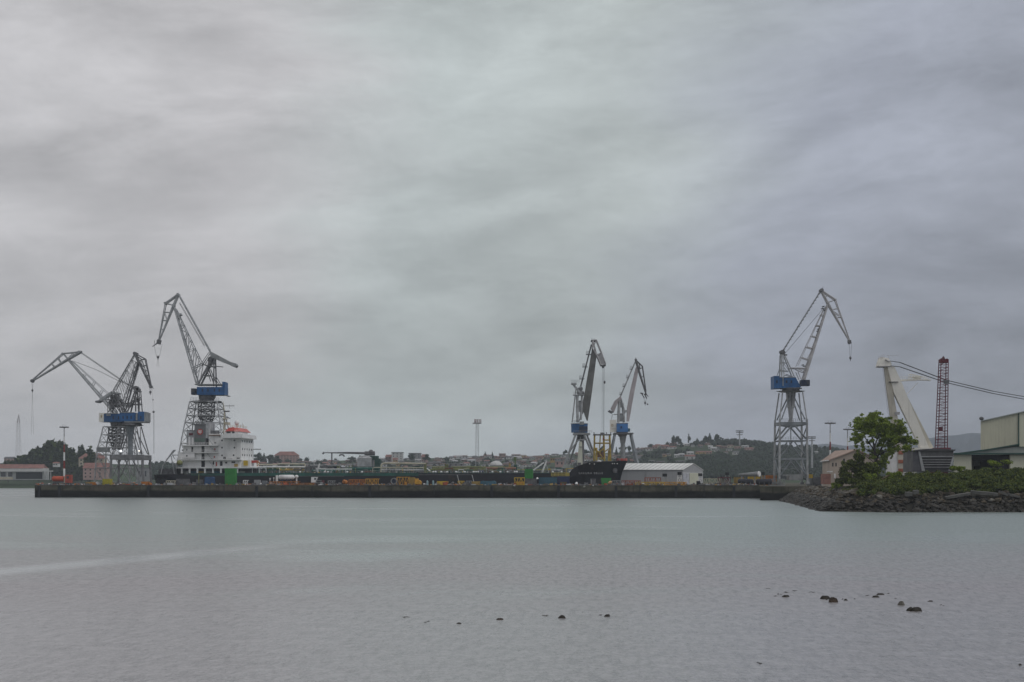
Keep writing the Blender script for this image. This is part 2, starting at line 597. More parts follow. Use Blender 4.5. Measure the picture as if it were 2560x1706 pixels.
def block(m_, poly, z0, z1):
    m_.hexa([(x, y, z0) for x, y in poly], [(x, y, z1) for x, y in poly])


def qxy(x, off):
    return QL(x, off, 0)[:2]


block(m_, [qxy(-190, 0), qxy(94.4, 0), qxy(94.4, 18), qxy(-190, 18)], -3, QZ)
block(m_, [qxy(-190, 18), qxy(-156, 18), qxy(-156, 54), qxy(-190, 54)], -3, QZ)
block(m_, [qxy(60, 18), qxy(94.4, 18), qxy(94.4, 54), qxy(60, 54)], -3, QZ)
block(m_, [qxy(-190, 54), qxy(94.4, 54), (94.4, 1237), (-190, 1237)], -3, QZ)
block(m_, [(84.3, 478), (420, 478), (420, 1237), (94.41, 1237), (94.41, 535.2)], -3, QZ)
quay = struct(m_.build('quay', QWALL))
# coping kerb and fender posts on the wall
k_ = MB()
for x0 in np.arange(-190, 94, 14.2):
    a, b_ = QL(x0 + .1, -.12, 0), QL(min(x0 + 14.1, 94.4), -.12, 0)
    c_, d_ = QL(min(x0 + 14.1, 94.4), .9, 0), QL(x0 + .1, .9, 0)
    k_.hexa([(p[0], p[1], QZ + .004) for p in (a, b_, c_, d_)], [(p[0], p[1], QZ + .22) for p in (a, b_, c_, d_)])
struct(k_.build('kerb', CONC))
for px in (97, 148, 370, 641, 924, 1229, 1396, 1540, 1690, 1835):
    f_ = MB()
    QF.box(f_, px - 3.2, 1216, px + 3.2, 1243.2, -.45, .43)
    o = f_.build('fender', DARK, quay)
# stains of hanging ladders
for px in (560, 780, 1085, 1310, 1600, 1760):
    f_ = MB()
    for s_ in (-1.3, 1.3):
        f_.tube(QF.pt(px + s_, 1215, -.2), QF.pt(px + s_, 1242, -.2), .05, n=4)
    for py in range(1217, 1242, 3):
        f_.tube(QF.pt(px - 1.3, py, -.2), QF.pt(px + 1.3, py, -.2), .04, n=4)
    f_.build('ladder', DARK, quay)


def terrain(name, fn, xs, ys, m_, mat_fn=None):
    """grid mesh, fn(u, v) -> world point"""
    mb = MB()
    nx, ny = len(xs), len(ys)
    mb.v = [tuple(fn(a, c)) for c in ys for a in xs]
    mb.f = [(j * nx + i, j * nx + i + 1, (j + 1) * nx + i + 1, (j + 1) * nx + i) for j in range(ny - 1) for i in range(nx - 1)]
    return struct(mb.build(name, m_, smooth=True))


RIDGE = [(-900, 1160), (0, 1159), (100, 1152), (250, 1160), (370, 1162), (620, 1156), (680, 1157), (740, 1155), (850, 1152),
         (960, 1148), (1050, 1147), (1130, 1144), (1180, 1141), (1260, 1141), (1330, 1140), (1400, 1137), (1440, 1134),
         (1520, 1133), (1580, 1130), (1610, 1122), (1660, 1116), (1700, 1111), (1760, 1109), (1800, 1108), (1850, 1105),
         (1880, 1108), (1920, 1114), (1950, 1117), (2000, 1118), (2040, 1118), (2070, 1123), (2120, 1130), (2180, 1139),
         (2300, 1150), (2700, 1165), (3600, 1175)]
D0, DR = 1240.0, 2050.0


def ridge(px):
    return float(np.interp(px, [a for a, _ in RIDGE], [c for _, c in RIDGE]))


def hill_z(px, D):
    zr = zat(ridge(px), DR)
    n = math.sin(px * .021 + D * .009) * 1.1 + math.sin(px * .047 - D * .013) * .7
    if D < D0 + 22:
        return -1.0 + (D - D0) / 22 * 3.6
    if D <= DR:
        q = (D - D0 - 22) / (DR - D0 - 22)
        return 2.6 + (zr - 2.6) * (q * .75 + .25 * q * q) + n * math.sin(math.pi * q)
    q = min(1, (D - DR) / 700)
    return zr * (1 - q) + 2 * q


def on_hill(px, py):
    """distance at which the hillside shows at photo pixel (px, py)"""
    lo = None
    for i in range(400):
        D = D0 + 22 + (DR - D0 - 22) * i / 399
        z = hill_z(px, D)
        if HZ - (z - EYE) / D * FP <= py:
            return D
    return DR


pxs = list(np.arange(-700, 3300, 22))
dss = [D0, D0 + 8, D0 + 22] + list(np.linspace(D0 + 50, DR, 26)) + [DR + 120, DR + 350, DR + 700]
terrain('hillside', lambda px, D: ((px - 1280) / FP * D, D, hill_z(px, D)), pxs, dss, HILLM)

# far mountains beyond the inlet
MR = [(1500, 1175), (1850, 1150), (1960, 1128), (2010, 1113), (2050, 1110), (2090, 1112), (2150, 1116), (2220, 1108), (2290, 1098),
      (2350, 1092), (2400, 1086), (2450, 1083), (2560, 1080), (2700, 1085), (3000, 1110), (3300, 1150)]


def mtn(px, D):
    zr = zat(float(np.interp(px, [a for a, _ in MR], [c for _, c in MR])) + 1.5 * math.sin(px * .09), 6200)
    q = (D - 3400) / 2800 if D <= 6200 else 1 - (D - 6200) / 1000
    return ((px - 1280) / FP * D, D, max(-1, -1 + (zr + 1) * q * (.8 + .2 * math.sin(px * .05 + D * .004))) if D != 6200 else zr)


terrain('mountains', mtn, list(np.arange(1450, 3000, 14)), [3400, 4000, 4600, 5200, 5800, 6200, 6700, 7200], MOUNT)


# =================================================================== foliage
def leaf_quads(cl, n, size, flat=1.0, shell=0.55):
    """cl: list of (centre, radii) ellipsoids; n leaves in total as small quads spread through them"""
    wts = np.array([r[0] * r[1] * r[2] for _, r in cl]) ** .75
    wts /= wts.sum()
    cnt = rng.multinomial(n, wts)
    P = []
    for (c, r), k in zip(cl, cnt):
        d = rng.normal(size=(k, 3))
        d /= np.linalg.norm(d, axis=1)[:, None] + 1e-9
        rad = (shell + (1 - shell) * rng.random(k)) * (0.82 + .3 * rng.random(k))
        P.append(np.array(c) + d * rad[:, None] * np.array(r))
    P = np.concatenate(P)
    k = len(P)
    a = rng.normal(size=(k, 3))
    a /= np.linalg.norm(a, axis=1)[:, None]
    b = rng.normal(size=(k, 3))
    b -= a * (a * b).sum(1)[:, None]
    b /= np.linalg.norm(b, axis=1)[:, None]
    s = size * (.6 + .8 * rng.random(k))[:, None]
    a *= s
    b *= s * .62
    V = np.stack([P - a, P - b * .9, P + a, P + b * .9], 1).reshape(-1, 3)
    F = np.arange(4 * k).reshape(-1, 4)
    return V, F


def leaves(name, cl, n, size, m_, parent=None, shell=.55, at=None):
    V, F = leaf_quads(cl, n, size, shell=shell)
    base = np.array(wloc(parent)) if parent is not None else np.array(at if at is not None else (0, 0, 0), float)
    me = bpy.data.meshes.new(name)
    V = V - base
    me.vertices.add(len(V))
    me.vertices.foreach_set('co', V.astype(np.float32).ravel())
    me.loops.add(len(F) * 4)
    me.loops.foreach_set('vertex_index', F.ravel().astype(np.int32))
    me.polygons.add(len(F))
    me.polygons.foreach_set('loop_start', (np.arange(len(F)) * 4).astype(np.int32))
    me.update()
    me.materials.append(m_)
    o = bpy.data.objects.new(name, me)
    COL.objects.link(o)
    if parent is not None:
        o.parent = parent
    else:
        o.location = tuple(base)
    return o


def limb_tree(root, base, joints, m_=BARK):
    mb = MB()
    for p, q, r0, r1 in joints:
        mb.tube(p, q, r0, r1, n=8)
    return mb.build('trunk', m_, root, smooth=True)


H = [  # px, py base, width, height, wall, roof, hip, label
    (1608, 1124, 12, 6, 'white', 'pale', 0, 'white house just beyond the pale-armed crane on the first crest'),
    (1628, 1120, 14, 8, 'grey', 'brown', 0, 'grey house with a low brown roof on the first crest of the hill'),
    (1623, 1128, 16, 9, 'white', 'brown', 0, 'pale house below the first crest of the hill, above the white warehouse roof'),
    (1637, 1122, 12, 8, 'pink', 'red', 0, 'pink house with red roof near the top of the rise'),
    (1647, 1117, 16, 8, 'cream', 'red', 1, 'cream house with wide red roof near the top of the rise'),
    (1662, 1122, 18, 10, 'pink', 'red', 0, 'large pink-walled house with red roof below the round skyline tree'),
    (1682, 1123, 20, 7, 'white', 'red', 0, 'long white house front under a red roof below the skyline clump'),
    (1650, 1116, 8, 6, 'white', 'pale', 0, 'tiny white house beside the cream house at the rise'),
    (1686, 1112, 14, 7, 'brown', 'brown', 0, 'dark brown house directly under the skyline clump of trees'),
    (1704, 1117, 14, 7, 'cream', 'pale', 0, 'cream house with pale roof below the straggly skyline tree'),
    (1717, 1115, 15, 6, 'white', 'pale', 0, 'low white house with pale roof below the straggly skyline tree'),
    (1733, 1118, 8, 6, 'white', 'grey', 0, 'small white house alone below the small pointed tree'),
    (1752, 1119, 10, 7, 'grey', 'brown', 0, 'grey house below the big skyline clump'),
    (1770, 1113, 12, 6, 'pink', 'brown', 0, 'pinkish house high under the big skyline clump'),
    (1776, 1123, 11, 9, 'white', 'pale', 0, 'bright white gabled house above the cream terrace'),
    (1785, 1127, 14, 9, 'white', 'pale', 0, 'white villa with glazed front at the end of the cream terrace'),
    (1793, 1130, 13, 8, 'white', 'grey', 0, 'white house with large dark windows at the end of the cream terrace'),
    (1754, 1136, 22, 8, 'ochre', 'red', 0, 'long cream-orange terrace house in the middle of the slope'),
    (1772, 1135, 15, 7, 'pink', 'red', 0, 'pale pink house joined to the cream-orange terrace'),
    (1797, 1120, 12, 6, 'grey', 'red', 0, 'grey house with red roof under the rounded clump tree'),
    (1811, 1122, 15, 7, 'brown', 'brown', 0, 'brown house with a broad roof in the upper row'),
    (1822, 1128, 14, 6, 'white', 'grey', 0, 'white house front below the floodlight mast'),
    (1815, 1136, 11, 7, 'white', 'brown', 0, 'white house lowest of the group below the floodlight mast'),
    (1826, 1120, 16, 8, 'cream', 'brown', 1, 'cream villa with hipped brown roof below the floodlight mast'),
    (1841, 1137, 14, 9, 'white', 'grey', 0, 'white gabled house at the edge of the wood'),
    (1844, 1122, 16, 5, 'pink', 'red', 0, 'low pink house with long red roof near the floodlight mast'),
    (1862, 1120, 16, 6, 'white', 'pale', 0, 'long white house with pale roof in front of the wood'),
    (1875, 1126, 20, 7, 'pink', 'red', 0, 'last pink house with red roof before the wood'),
    (1692, 1144, 12, 8, 'white', 'pale', 0, 'small bright white gabled house above the white warehouse'),
    (1660, 1143, 8, 8, 'ochre', 'brown', 0, 'narrow ochre house above the white warehouse'),
    (1671, 1140, 8, 6, 'cream', 'grey', 0, 'small cream house beside the narrow ochre house'),
    (1706, 1142, 14, 8, 'grey', 'pale', 0, 'grey house behind the red-roofed white house'),
    (1726, 1138, 16, 9, 'white', 'pale', 0, 'white house with a rounded gable above the red-roofed white house'),
    (1724, 1150, 24, 13, 'white', 'red', 0, 'white house with a big red roof just above the white warehouse gable'),
    (1628, 1156, 14, 5, 'grey', 'grey', 0, 'small grey shed house above the white warehouse roof'),
    (1652, 1158, 20, 5, 'brown', 'grey', 0, 'low dark house just over the warehouse ridge'),
    (1700, 1157, 26, 5, 'grey', 'grey', 0, 'long low grey building just over the warehouse ridge'),
    (1944, 1114, 9, 5, 'white', 'pale', 0, 'tiny white house seen between the crane tower legs'),
    (1957, 1114, 8, 5, 'white', 'grey', 0, 'second tiny white house seen between the crane tower legs'),
    (2041, 1133, 8, 4, 'white', 'pale', 0, 'tiny white house on the wooded ridge past the crane tower'),
    (988, 1160, 12, 15, 'ochre', 'red', 0, 'narrow orange house with red gable beside the pale flats'),
    (970, 1155, 14, 18, 'brown', 'red', 0, 'brown brick house beside the pale flats'),
    (1059, 1156, 12, 20, 'pink', 'red', 0, 'tall pink end house of the second pale flats'),
    (1222, 1146, 22, 9, 'white', 'red', 0, 'white house with a low red roof to one side of the lattice mast'),
    (1211, 1146, 6, 11, 'white', 'pale', 0, 'small bright white tower house by the lattice mast'),
    (1256, 1141, 16, 8, 'brown', 'brown', 0, 'brown block on the town skyline'),
    (1290, 1143, 22, 7, 'grey', 'brown', 0, 'long brown-roofed grey house on the town skyline'),
    (1300, 1148, 10, 5, 'white', 'pale', 0, 'low white house under the long brown-roofed one'),
    (1145, 1148, 22, 10, 'white', 'pale', 0, 'white house group front in the middle of the town'),
    (1160, 1152, 18, 7, 'white', 'grey', 0, 'low white house in front of the middle town group'),
    (1127, 1150, 10, 9, 'white', 'grey', 0, 'small white house at the side of the middle town group'),
    (1175, 1150, 9, 7, 'white', 'pale', 0, 'small white house left of the lattice mast foot'),
]
# wooded stretches of the hillside: one mass
cl = []
WOODS = [(1440, 1600, 1150, 1200, 75), (1600, 1700, 1152, 1180, 50), (1690, 1790, 1140, 1195, 90), (1780, 1900, 1118, 1198, 240),
         (1880, 2110, 1122, 1202, 330), (1700, 1780, 1108, 1118, 30), (1780, 1960, 1106, 1114, 75), (420, 640, 1165, 1200, 70),
         (60, 250, 1160, 1200, 110), (640, 1440, 1160, 1198, 190), (640, 1300, 1150, 1160, 30), (1580, 1720, 1128, 1150, 24),
         (1620, 1720, 1112, 1125, 12), (0, 70, 1165, 1185, 26), (370, 440, 1160, 1200, 30), (2100, 2500, 1150, 1200, 90),
         (1720, 1900, 1150, 1200, 110)]
wcl, nw = [], 0
HKEEP = [(px, py, wp) for (px, py, wp, hp, wl, rf, hip, lb) in H]
for (x0, x1, y0, y1, n) in WOODS:
    for _ in range(int(n * 2.6)):
        px, py = random.uniform(x0, x1), random.uniform(y0, y1)
        if any(abs(px - a) < wq * .5 + 4 and -9 < c - py < 7 or abs(px - a) < wq * .4 and -2 < py - c < 9 for a, c, wq in HKEEP):
            continue
        if 640 < px < 1600 and random.random() < .55:
            continue
        D = on_hill(px, py)
        if D >= DR:
            D = DR - random.uniform(5, 60)
        r = random.uniform(2.2, 4.6)
        z = hill_z(px, D)
        wcl.append((((px - 1280) / FP * D, D, z + r * .6), (r, r, r * random.uniform(.8, 1.15))))
o = leaves('woodland', wcl, 90000, .8, LEAFF, shell=.8)
struct(o, 'stuff')
# filler inside the crowns, coloured dark as inner shade, keeps the wood opaque
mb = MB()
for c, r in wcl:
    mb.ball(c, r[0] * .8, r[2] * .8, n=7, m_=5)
struct(mb.build('shade_fill_of_woodland', mat('shaded_foliage', (.016, .028, .018), .9, 0, .3, .03), smooth=True), 'stuff')


def far_tree(px, ytop, ybase, wpx, label, conic=False, bushy=1.0, group='trees standing out on the skyline', D=None, cat='tree', m_=LEAFF, n=900):
    D = on_hill(px, ybase) if D is None else D
    if D >= DR:
        D = DR - 20
    x = (px - 1280) / FP * D
    zt = zat(ytop, D)
    zb = hill_z(px, D) - .5
    h = zt - zb
    rw = wpx / FP * D / 2 * 1.3
    root = thing('conifer_tree' if conic else 'broadleaf_tree', label, cat, (x, D, zb), group)
    mb = MB()
    mb.tube((x, D, zb), (x, D, zt - .25 * h), max(.25, h * .02), .12, n=6)
    mb.build('trunk', BARK, root)
    cl = []
    if conic:
        for k in range(6):
            q = k / 5
            cl.append(((x, D, zb + h * (.25 + .7 * q)), (rw * (1 - .85 * q), rw * (1 - .85 * q), h * .13)))
    else:
        for k in range(int(9 * bushy)):
            a = random.uniform(0, 6.28)
            rr = random.uniform(0, .8) * rw
            cl.append(((x + math.cos(a) * rr, D + math.sin(a) * rr * .6, zb + h * random.uniform(.34, .88) * (1 - .25 * rr / rw)),
                       (rw * random.uniform(.38, .6), rw * .5, h * random.uniform(.10, .17))))
        cl.append(((x, D, zt - h * .14), (rw * .4, rw * .4, h * .13)))
    leaves('crown', cl, n, max(.55, rw * .16), m_, root, shell=.35)
    return root


TREES = [(1684, 1088, 1112, 12, 'tall open-topped tree at the near end of the skyline clump above the hillside houses', False),
         (1694, 1091, 1112, 20, 'wide dark round tree in the skyline clump above the hillside houses', False),
         (1722, 1084, 1110, 7, 'thin straggly tree leaning alone on the skyline', False),
         (1743, 1096, 1110, 9, 'small pointed tree on the skyline between the straggly tree and the big clump', True),
         (1764, 1090, 1110, 17, 'low dark tree at the start of the big skyline clump', False),
         (1774, 1085, 1110, 15, 'pointed dark tree in the middle of the big skyline clump', True),
         (1792, 1085, 1110, 16, 'rounded tree of the big skyline clump nearest the floodlight mast', False),
         (1802, 1093, 1110, 12, 'low bushy tree closing the big skyline clump beside the floodlight mast', False),
         (1414, 1124, 1140, 9, 'small dark tree on the skyline just before the crane with the wide boom', False),
         (1541, 1118, 1140, 7, 'slim pointed conifer behind the tripod legs of the pale-armed crane', True),
         (1560, 1112, 1140, 16, 'round tree behind the trunk of the pale-armed crane', False),
         (1573, 1114, 1140, 12, 'round tree behind the far leg of the pale-armed crane', False),
         (1506, 1116, 1140, 18, 'dark round tree behind the yellow access tower', False),
         (1462, 1124, 1142, 20, 'bushy tree behind the legs of the crane with the wide boom', False),
         (2040, 1112, 1126, 10, 'tree on the ridge below the faint floodlight mast', False),
         (2062, 1115, 1128, 12, 'tree on the ridge beside the red and white ring mast', False),
         (648, 1132, 1160, 22, 'dark tree right beside the ship bridge front', False),
         (660, 1134, 1160, 14, 'pointed dark tree between the ship bridge and the pink apartment block', True),
         (678, 1137, 1160, 22, 'rounded dark tree between the ship bridge and the pink apartment block', False),
         (694, 1140, 1162, 18, 'rounded dark tree at the foot of the pink apartment block', False),
         (880, 1141, 1160, 16, 'dark tree under the boom of the hose crane', False),
         (905, 1143, 1162, 14, 'dark tree beside the grey pedestal of the hose crane', False),
         (1068, 1136, 1156, 16, 'round tree between the pale flats and the long town roofs', False),
         (1030, 1134, 1154, 14, 'green tree in front of the pale flats with a pink end', False),
         (1231, 1130, 1146, 6, 'tiny pointed tree on the town skyline', True),
         (1213, 1130, 1146, 6, 'tiny dark tree on the town skyline beside the lattice mast', True)]
for (px, yt, yb, wp, lb, con) in TREES:
    far_tree(px, yt, yb, wp, lb, con)

# big dark trees on the left shore
LT = [(96, 1117, 1200, 70, 'broad dark tree sloping down towards the red-roofed shed'),
      (128, 1098, 1200, 62, 'tallest dark tree of the shore clump behind the red tank lorry'),
      (152, 1100, 1196, 46, 'dark tree right behind the banded lamp mast on the shore'),
      (178, 1118, 1196, 40, 'dark tree between the banded lamp mast and the red-roofed apartments'),
      (203, 1109, 1190, 30, 'round-headed tree rising behind the red-roofed apartments'),
      (224, 1115, 1190, 30, 'second round-headed tree rising behind the red-roofed apartments'),
      (48, 1140, 1190, 34, 'low dark tree at the foot of the faint pylon'),
      (20, 1150, 1190, 36, 'low dark tree behind the long red-roofed shed'),
      (175, 1155, 1205, 42, 'dull green tree before the red-roofed apartments'),
      (205, 1165, 1205, 34, 'bushy tree in front of the apartment balconies'),
      (145, 1160, 1208, 38, 'grey-green bush mass behind the red tank lorry')]
for (px, yt, yb, wp, lb) in LT:
    far_tree(px, yt, yb, wp, lb, False, 1.7, 'dark trees on the left shore', D=1300 + (px % 17) * 6, n=2600, m_=LEAFD)


# =================================================================== houses on the hill
WALLS = {'white': mat('white_render', (.52, .52, .50), .8, 0, .08, .2, .2), 'cream': mat('cream_render', (.46, .41, .31), .8, 0, .08, .2, .2),
         'grey': mat('grey_render', (.24, .24, .24), .8, 0, .12, .2, .2), 'pink': mat('pink_house_render', (.40, .27, .24), .8, 0, .1, .2, .2),
         'ochre': mat('ochre_house_render', (.44, .30, .13), .8, 0, .1, .2, .2), 'brown': mat('brown_house_render', (.17, .12, .10), .8, 0, .1, .2, .2)}
ROOFS = {'red': mat('red_roof_tiles', (.24, .115, .095), .85, 0, .2, .2), 'grey': mat('grey_roof_slate', (.13, .13, .135), .8, 0, .2, .2),
         'brown': mat('brown_roof_tiles', (.14, .09, .075), .85, 0, .2, .2), 'pale': mat('pale_roof_sheet', (.42, .42, .42), .7, 0, .1, .2)}


def house(px, py, wp, hp, wall, roof, label=None, group='houses of the hillside town', floors=None, rot=None, D=None, cat='house', hip=False, flat=False, name='house', zb=None):
    D = on_hill(px, py) if D is None else D
    D = min(D, DR - 12)
    w_ = wp / FP * D
    h = hp / FP * D
    x = (px - 1280) / FP * D
    zb = hill_z(px, D) - 1.0 if zb is None else zb
    z1 = zb + h * (.66 if not flat else .94) + 1.0
    zr = zb + h + 1.0
    dp = max(7, min(w_ * .8, 14))
    rot = random.uniform(-.35, .35) if rot is None else rot
    cr, sr = math.cos(rot), math.sin(rot)

    def T(a, b_, c):
        return (x + a * cr - b_ * sr, D + a * sr + b_ * cr, c)
    root = thing(name, label, cat, (x, D, zb), group)
    mb = MB()
    mb.hexa([T(-w_ / 2, 0, zb), T(w_ / 2, 0, zb), T(w_ / 2, dp, zb), T(-w_ / 2, dp, zb)],
            [T(-w_ / 2, 0, z1), T(w_ / 2, 0, z1), T(w_ / 2, dp, z1), T(-w_ / 2, dp, z1)])
    mb.build('wall', WALLS[wall], root)
    mb = MB()
    e = .5
    if flat:
        mb.hexa([T(-w_ / 2 - e, -e, z1 + .01), T(w_ / 2 + e, -e, z1 + .01), T(w_ / 2 + e, dp + e, z1 + .01), T(-w_ / 2 - e, dp + e, z1 + .01)],
                [T(-w_ / 2 - e, -e, zr), T(w_ / 2 + e, -e, zr), T(w_ / 2 + e, dp + e, zr), T(-w_ / 2 - e, dp + e, zr)])
    else:
        i = w_ * .22 if hip else 0
        mb.add([T(-w_ / 2 - e, -e, z1 + .01), T(w_ / 2 + e, -e, z1 + .01), T(w_ / 2 + e, dp + e, z1 + .01), T(-w_ / 2 - e, dp + e, z1 + .01),
                T(-w_ / 2 - e + i, dp / 2, zr), T(w_ / 2 + e - i, dp / 2, zr)],
               [(0, 1, 5, 4), (2, 3, 4, 5), (1, 2, 5), (3, 0, 4), (3, 2, 1, 0)])
    mb.build('roof', ROOFS[roof], root)
    fl = floors or (2 if h > 6.5 else 1)
    nwd = max(2, int(w_ / 4.2))
    fh = (z1 - zb - 1.0) / fl
    for f_ in range(fl):
        for k in range(nwd):
            xc = -w_ / 2 + w_ * (k + .5) / nwd
            mb = MB()
            za, zc = zb + 1.0 + f_ * fh + fh * .32, zb + 1.0 + f_ * fh + fh * .78
            mb.hexa([T(xc - .65, -.06, za), T(xc + .65, -.06, za), T(xc + .65, .05, za), T(xc - .65, .05, za)],
                    [T(xc - .65, -.06, zc), T(xc + .65, -.06, zc), T(xc + .65, .05, zc), T(xc - .65, .05, zc)])
            mb.build('window', GLASS, root)
    return root


for (px, py, wp, hp, wl, rf, hip, lb) in H:
    house(px, py, wp, hp, wl, rf, lb, hip=bool(hip))

# named larger blocks
house(716, 1158, 60, 29, 'pink', 'red', 'large pink apartment block with hipped red roof above the ship deck', None, 4, .06, hip=True, cat='apartment block', name='apartment_block')
house(713, 1168, 18, 12, 'white', 'red', 'white house with dark red roof in front of the pink apartment block', None, 1, 0)
house(993, 1156, 28, 25, 'white', 'grey', 'pale flat-roofed block of flats on the town skyline', None, 4, 0, flat=True, cat='apartment block', name='apartment_block')
house(1037, 1153, 30, 20, 'grey', 'grey', 'second pale flat-roofed block of flats, half hidden by a tree', None, 3, 0, flat=True, cat='apartment block', name='apartment_block')
house(228, 1176, 62, 40, 'cream', 'red', 'red-roofed apartment building on the shore behind the first crane', None, 3, .05, D=1330, hip=True, cat='apartment block', name='apartment_block', zb=zat(1176, 1330))
house(238, 1200, 60, 40, 'pink', 'red', 'lower terraced flats with orange roof in front of the red-roofed apartments', None, 3, .05, D=1290, cat='apartment block', name='apartment_block', zb=zat(1200, 1290))
house(22, 1146, 24, 12, 'pink', 'grey', 'mauve building peeping over trees beside the faint pylon', None, 2, 0, D=1900, cat='building', name='building', zb=zat(1156, 1900))
house(138, 1166, 12, 10, 'white', 'red', 'tiny house with red roof among the dark shore trees', None, 1, 0, D=1270, zb=zat(1168, 1270))

# the rest of the town: every house its own
ZN = [(700, 'above the aft deck pipes'), (780, 'short of the hose boom'), (850, 'under the hose boom tip'),
      (930, 'under the hose crane boom'), (985, 'by the hose crane pedestal'), (1060, 'by the pale blocks of flats'),
      (1120, 'above the yellow deck frame'), (1180, 'in the middle of the town'), (1225, 'at the foot of the lattice mast'),
      (1290, 'behind the white dome roof'), (1350, 'past the white dome'), (1405, 'above the foredeck stays'),
      (1470, 'behind the wide-boomed crane legs'), (1540, 'behind the yellow access tower'),
      (1610, 'behind the pale-armed crane legs'), (9999, 'on the slope')]
hr = random.Random(11)
used = []
seen = {}
for i in range(330):
    px = hr.uniform(645, 1600)
    rd = ridge(px)
    py = rd + 3 + hr.random() ** 1.2 * 26
    if any(abs(px - a) < 8 and abs(py - c) < 2.4 for a, c in used):
        continue
    if 690 < px < 745 and py < 1165:
        continue
    used.append((px, py))
    wl = hr.choices(['white', 'cream', 'grey', 'pink', 'brown', 'ochre'], [13, 3, 8, 3, 5, .6])[0]
    rf = hr.choices(['red', 'grey', 'brown', 'pale'], [3, 6, 8, 2])[0]
    wp, hp = hr.uniform(10, 20), hr.uniform(5, 9)
    zn = next(s_ for lim, s_ in ZN if px < lim)
    row = 'highest row' if py < rd + 7 else ('middle row' if py < rd + 16 else 'lowest row')
    sz = 'wide' if wp > 15 else 'small'
    lb = f'{sz} {wl} house with {rf} roof, {row}, {zn}'
    k = seen.get(lb, 0)
    seen[lb] = k + 1
    if k:
        lb = f'{sz} {wl} house with {rf} roof, {row}, second, {zn}'
        if k > 1:
            continue
    house(px, py, wp, hp, wl, rf, lb, hip=hr.random() < .4)

# long red roofed shed on the left shore
root = thing('shed', 'long low white shed with a red tiled roof on the far shore', 'shed', W(40, 1202, 1270))
D = 1270
mb = MB(); mb.box(W(-60, 1200, D), W(110, 1171, D, 14)); mb.build('wall', WALLS['white'], root)
mb = MB()
mb.add([W(-62, 1171.4, D, -.5), W(108, 1171.4, D, -.5), W(108, 1171.4, D, 14.5), W(-62, 1171.4, D, 14.5), W(-60, 1161, D, 7), W(104, 1161, D, 7)],
       [(0, 1, 5, 4), (2, 3, 4, 5), (1, 2, 5), (3, 0, 4), (3, 2, 1, 0)])
mb.build('roof', ROOFS['red'], root)
mb = MB(); mb.box(W(-60, 1179.5, D, -4), W(133, 1177, D, -.05)); mb.build('canopy', WALLS['white'], root)
mb = MB(); mb.box(W(40, 1198, D, -.2), W(106, 1181, D, .1)); mb.build('dark_opening', DARK, root)
for px in (-20, 8, 25):
    mb = MB(); mb.box(W(px - 6, 1192, D, -.15), W(px + 6, 1181, D, .1)); mb.build('window', GLASS, root)
for px in (2, 22, 120, 130):
    mb = MB(); mb.box(W(px - .6, 1200, D, -3.6), W(px + .6, 1179.6, D, -3.0)); mb.build('post', WALLS['white'], root)
# low boundary wall and rough grass
o = MB().box(W(-80, 1199, 1262), W(32, 1193, 1262, .5)).build('boundary_wall', WALLS['cream'], at=W(-24, 1199, 1262))
tag(o, 'low pale boundary wall before the red-roofed shed on the shore', 'wall')

# white dome roof and pale industrial sheds at the foot of the hill
root = thing('sports_dome', 'white rounded dome roof at the foot of the town', 'dome', W(1240, 1163, 1262))
mb = MB()
mb.ball(W(1240, 1164, 1262, 12), 5.9, 4.3, n=16, m_=8)
mb.v = [(W(1240, 0, 1262).x + (x - W(1240, 0, 1262).x) * 1.0, y, z) for x, y, z in mb.v]
mb.build('roof', WALLS['white'], root, smooth=True)
mb = MB(); mb.box(W(1225, 1170, 1262, 4), W(1256, 1163, 1262, 20)); mb.build('wall', WALLS['grey'], root)
for (x0, x1, y0, y1, lb, wl, rf) in [(1120, 1160, 1158, 1165, 'low pale industrial shed below the middle of the town', 'grey', 'pale'),
                                     (1085, 1112, 1160, 1168, 'small grey industrial shed beside the faded yellow frame', 'white', 'grey'),
                                     (1290, 1340, 1160, 1172, 'grey industrial shed behind the foredeck', 'grey', 'grey'),
                                     (1388, 1410, 1152, 1164, 'white and pink banded shed behind the foredeck rails', 'pink', 'pale'),
                                     (1415, 1480, 1143, 1168, 'large grey industrial hall behind the foremast', 'grey', 'grey'),
                                     (800, 850, 1152, 1172, 'grey industrial hall behind the aft pipes', 'grey', 'grey'),
                                     (1376, 1387, 1144, 1153, 'small orange tank house behind the foredeck stays', 'ochre', 'grey'),
                                     (340, 372, 1168, 1200, 'grey depot building behind the second crane legs', 'grey', 'grey'),
                                     (560, 640, 1172, 1198, 'low grey depot behind the ship bridge', 'grey', 'grey')]:
    house((x0 + x1) / 2, y1, x1 - x0, y1 - y0, wl, rf, lb, None, 1, 0, D=1255, flat=True, cat='industrial shed', name='industrial_shed', zb=zat(1204, 1255) if y1 > 1165 else zat(y1 + 4, 1255))

# =================================================================== HEADLAND
SH = [(99, 520), (97.5, 486), (89, 468), (83.5, 421), (75, 360), (67.2, 306), (78, 298), (108.5, 298), (180, 294), (330, 290)]


def shore_dist(x, y):
    best, sg = 1e9, 1
    for (x0, y0), (x1, y1) in zip(SH[:-1], SH[1:]):
        ex, ey = x1 - x0, y1 - y0
        q = max(0, min(1, ((x - x0) * ex + (y - y0) * ey) / (ex * ex + ey * ey)))
        dd = math.hypot(x - x0 - ex * q, y - y0 - ey * q)
        if dd < best:
            best = dd
            sg = 1 if (ex * (y - y0) - ey * (x - x0)) > 0 else -1
    return best * sg


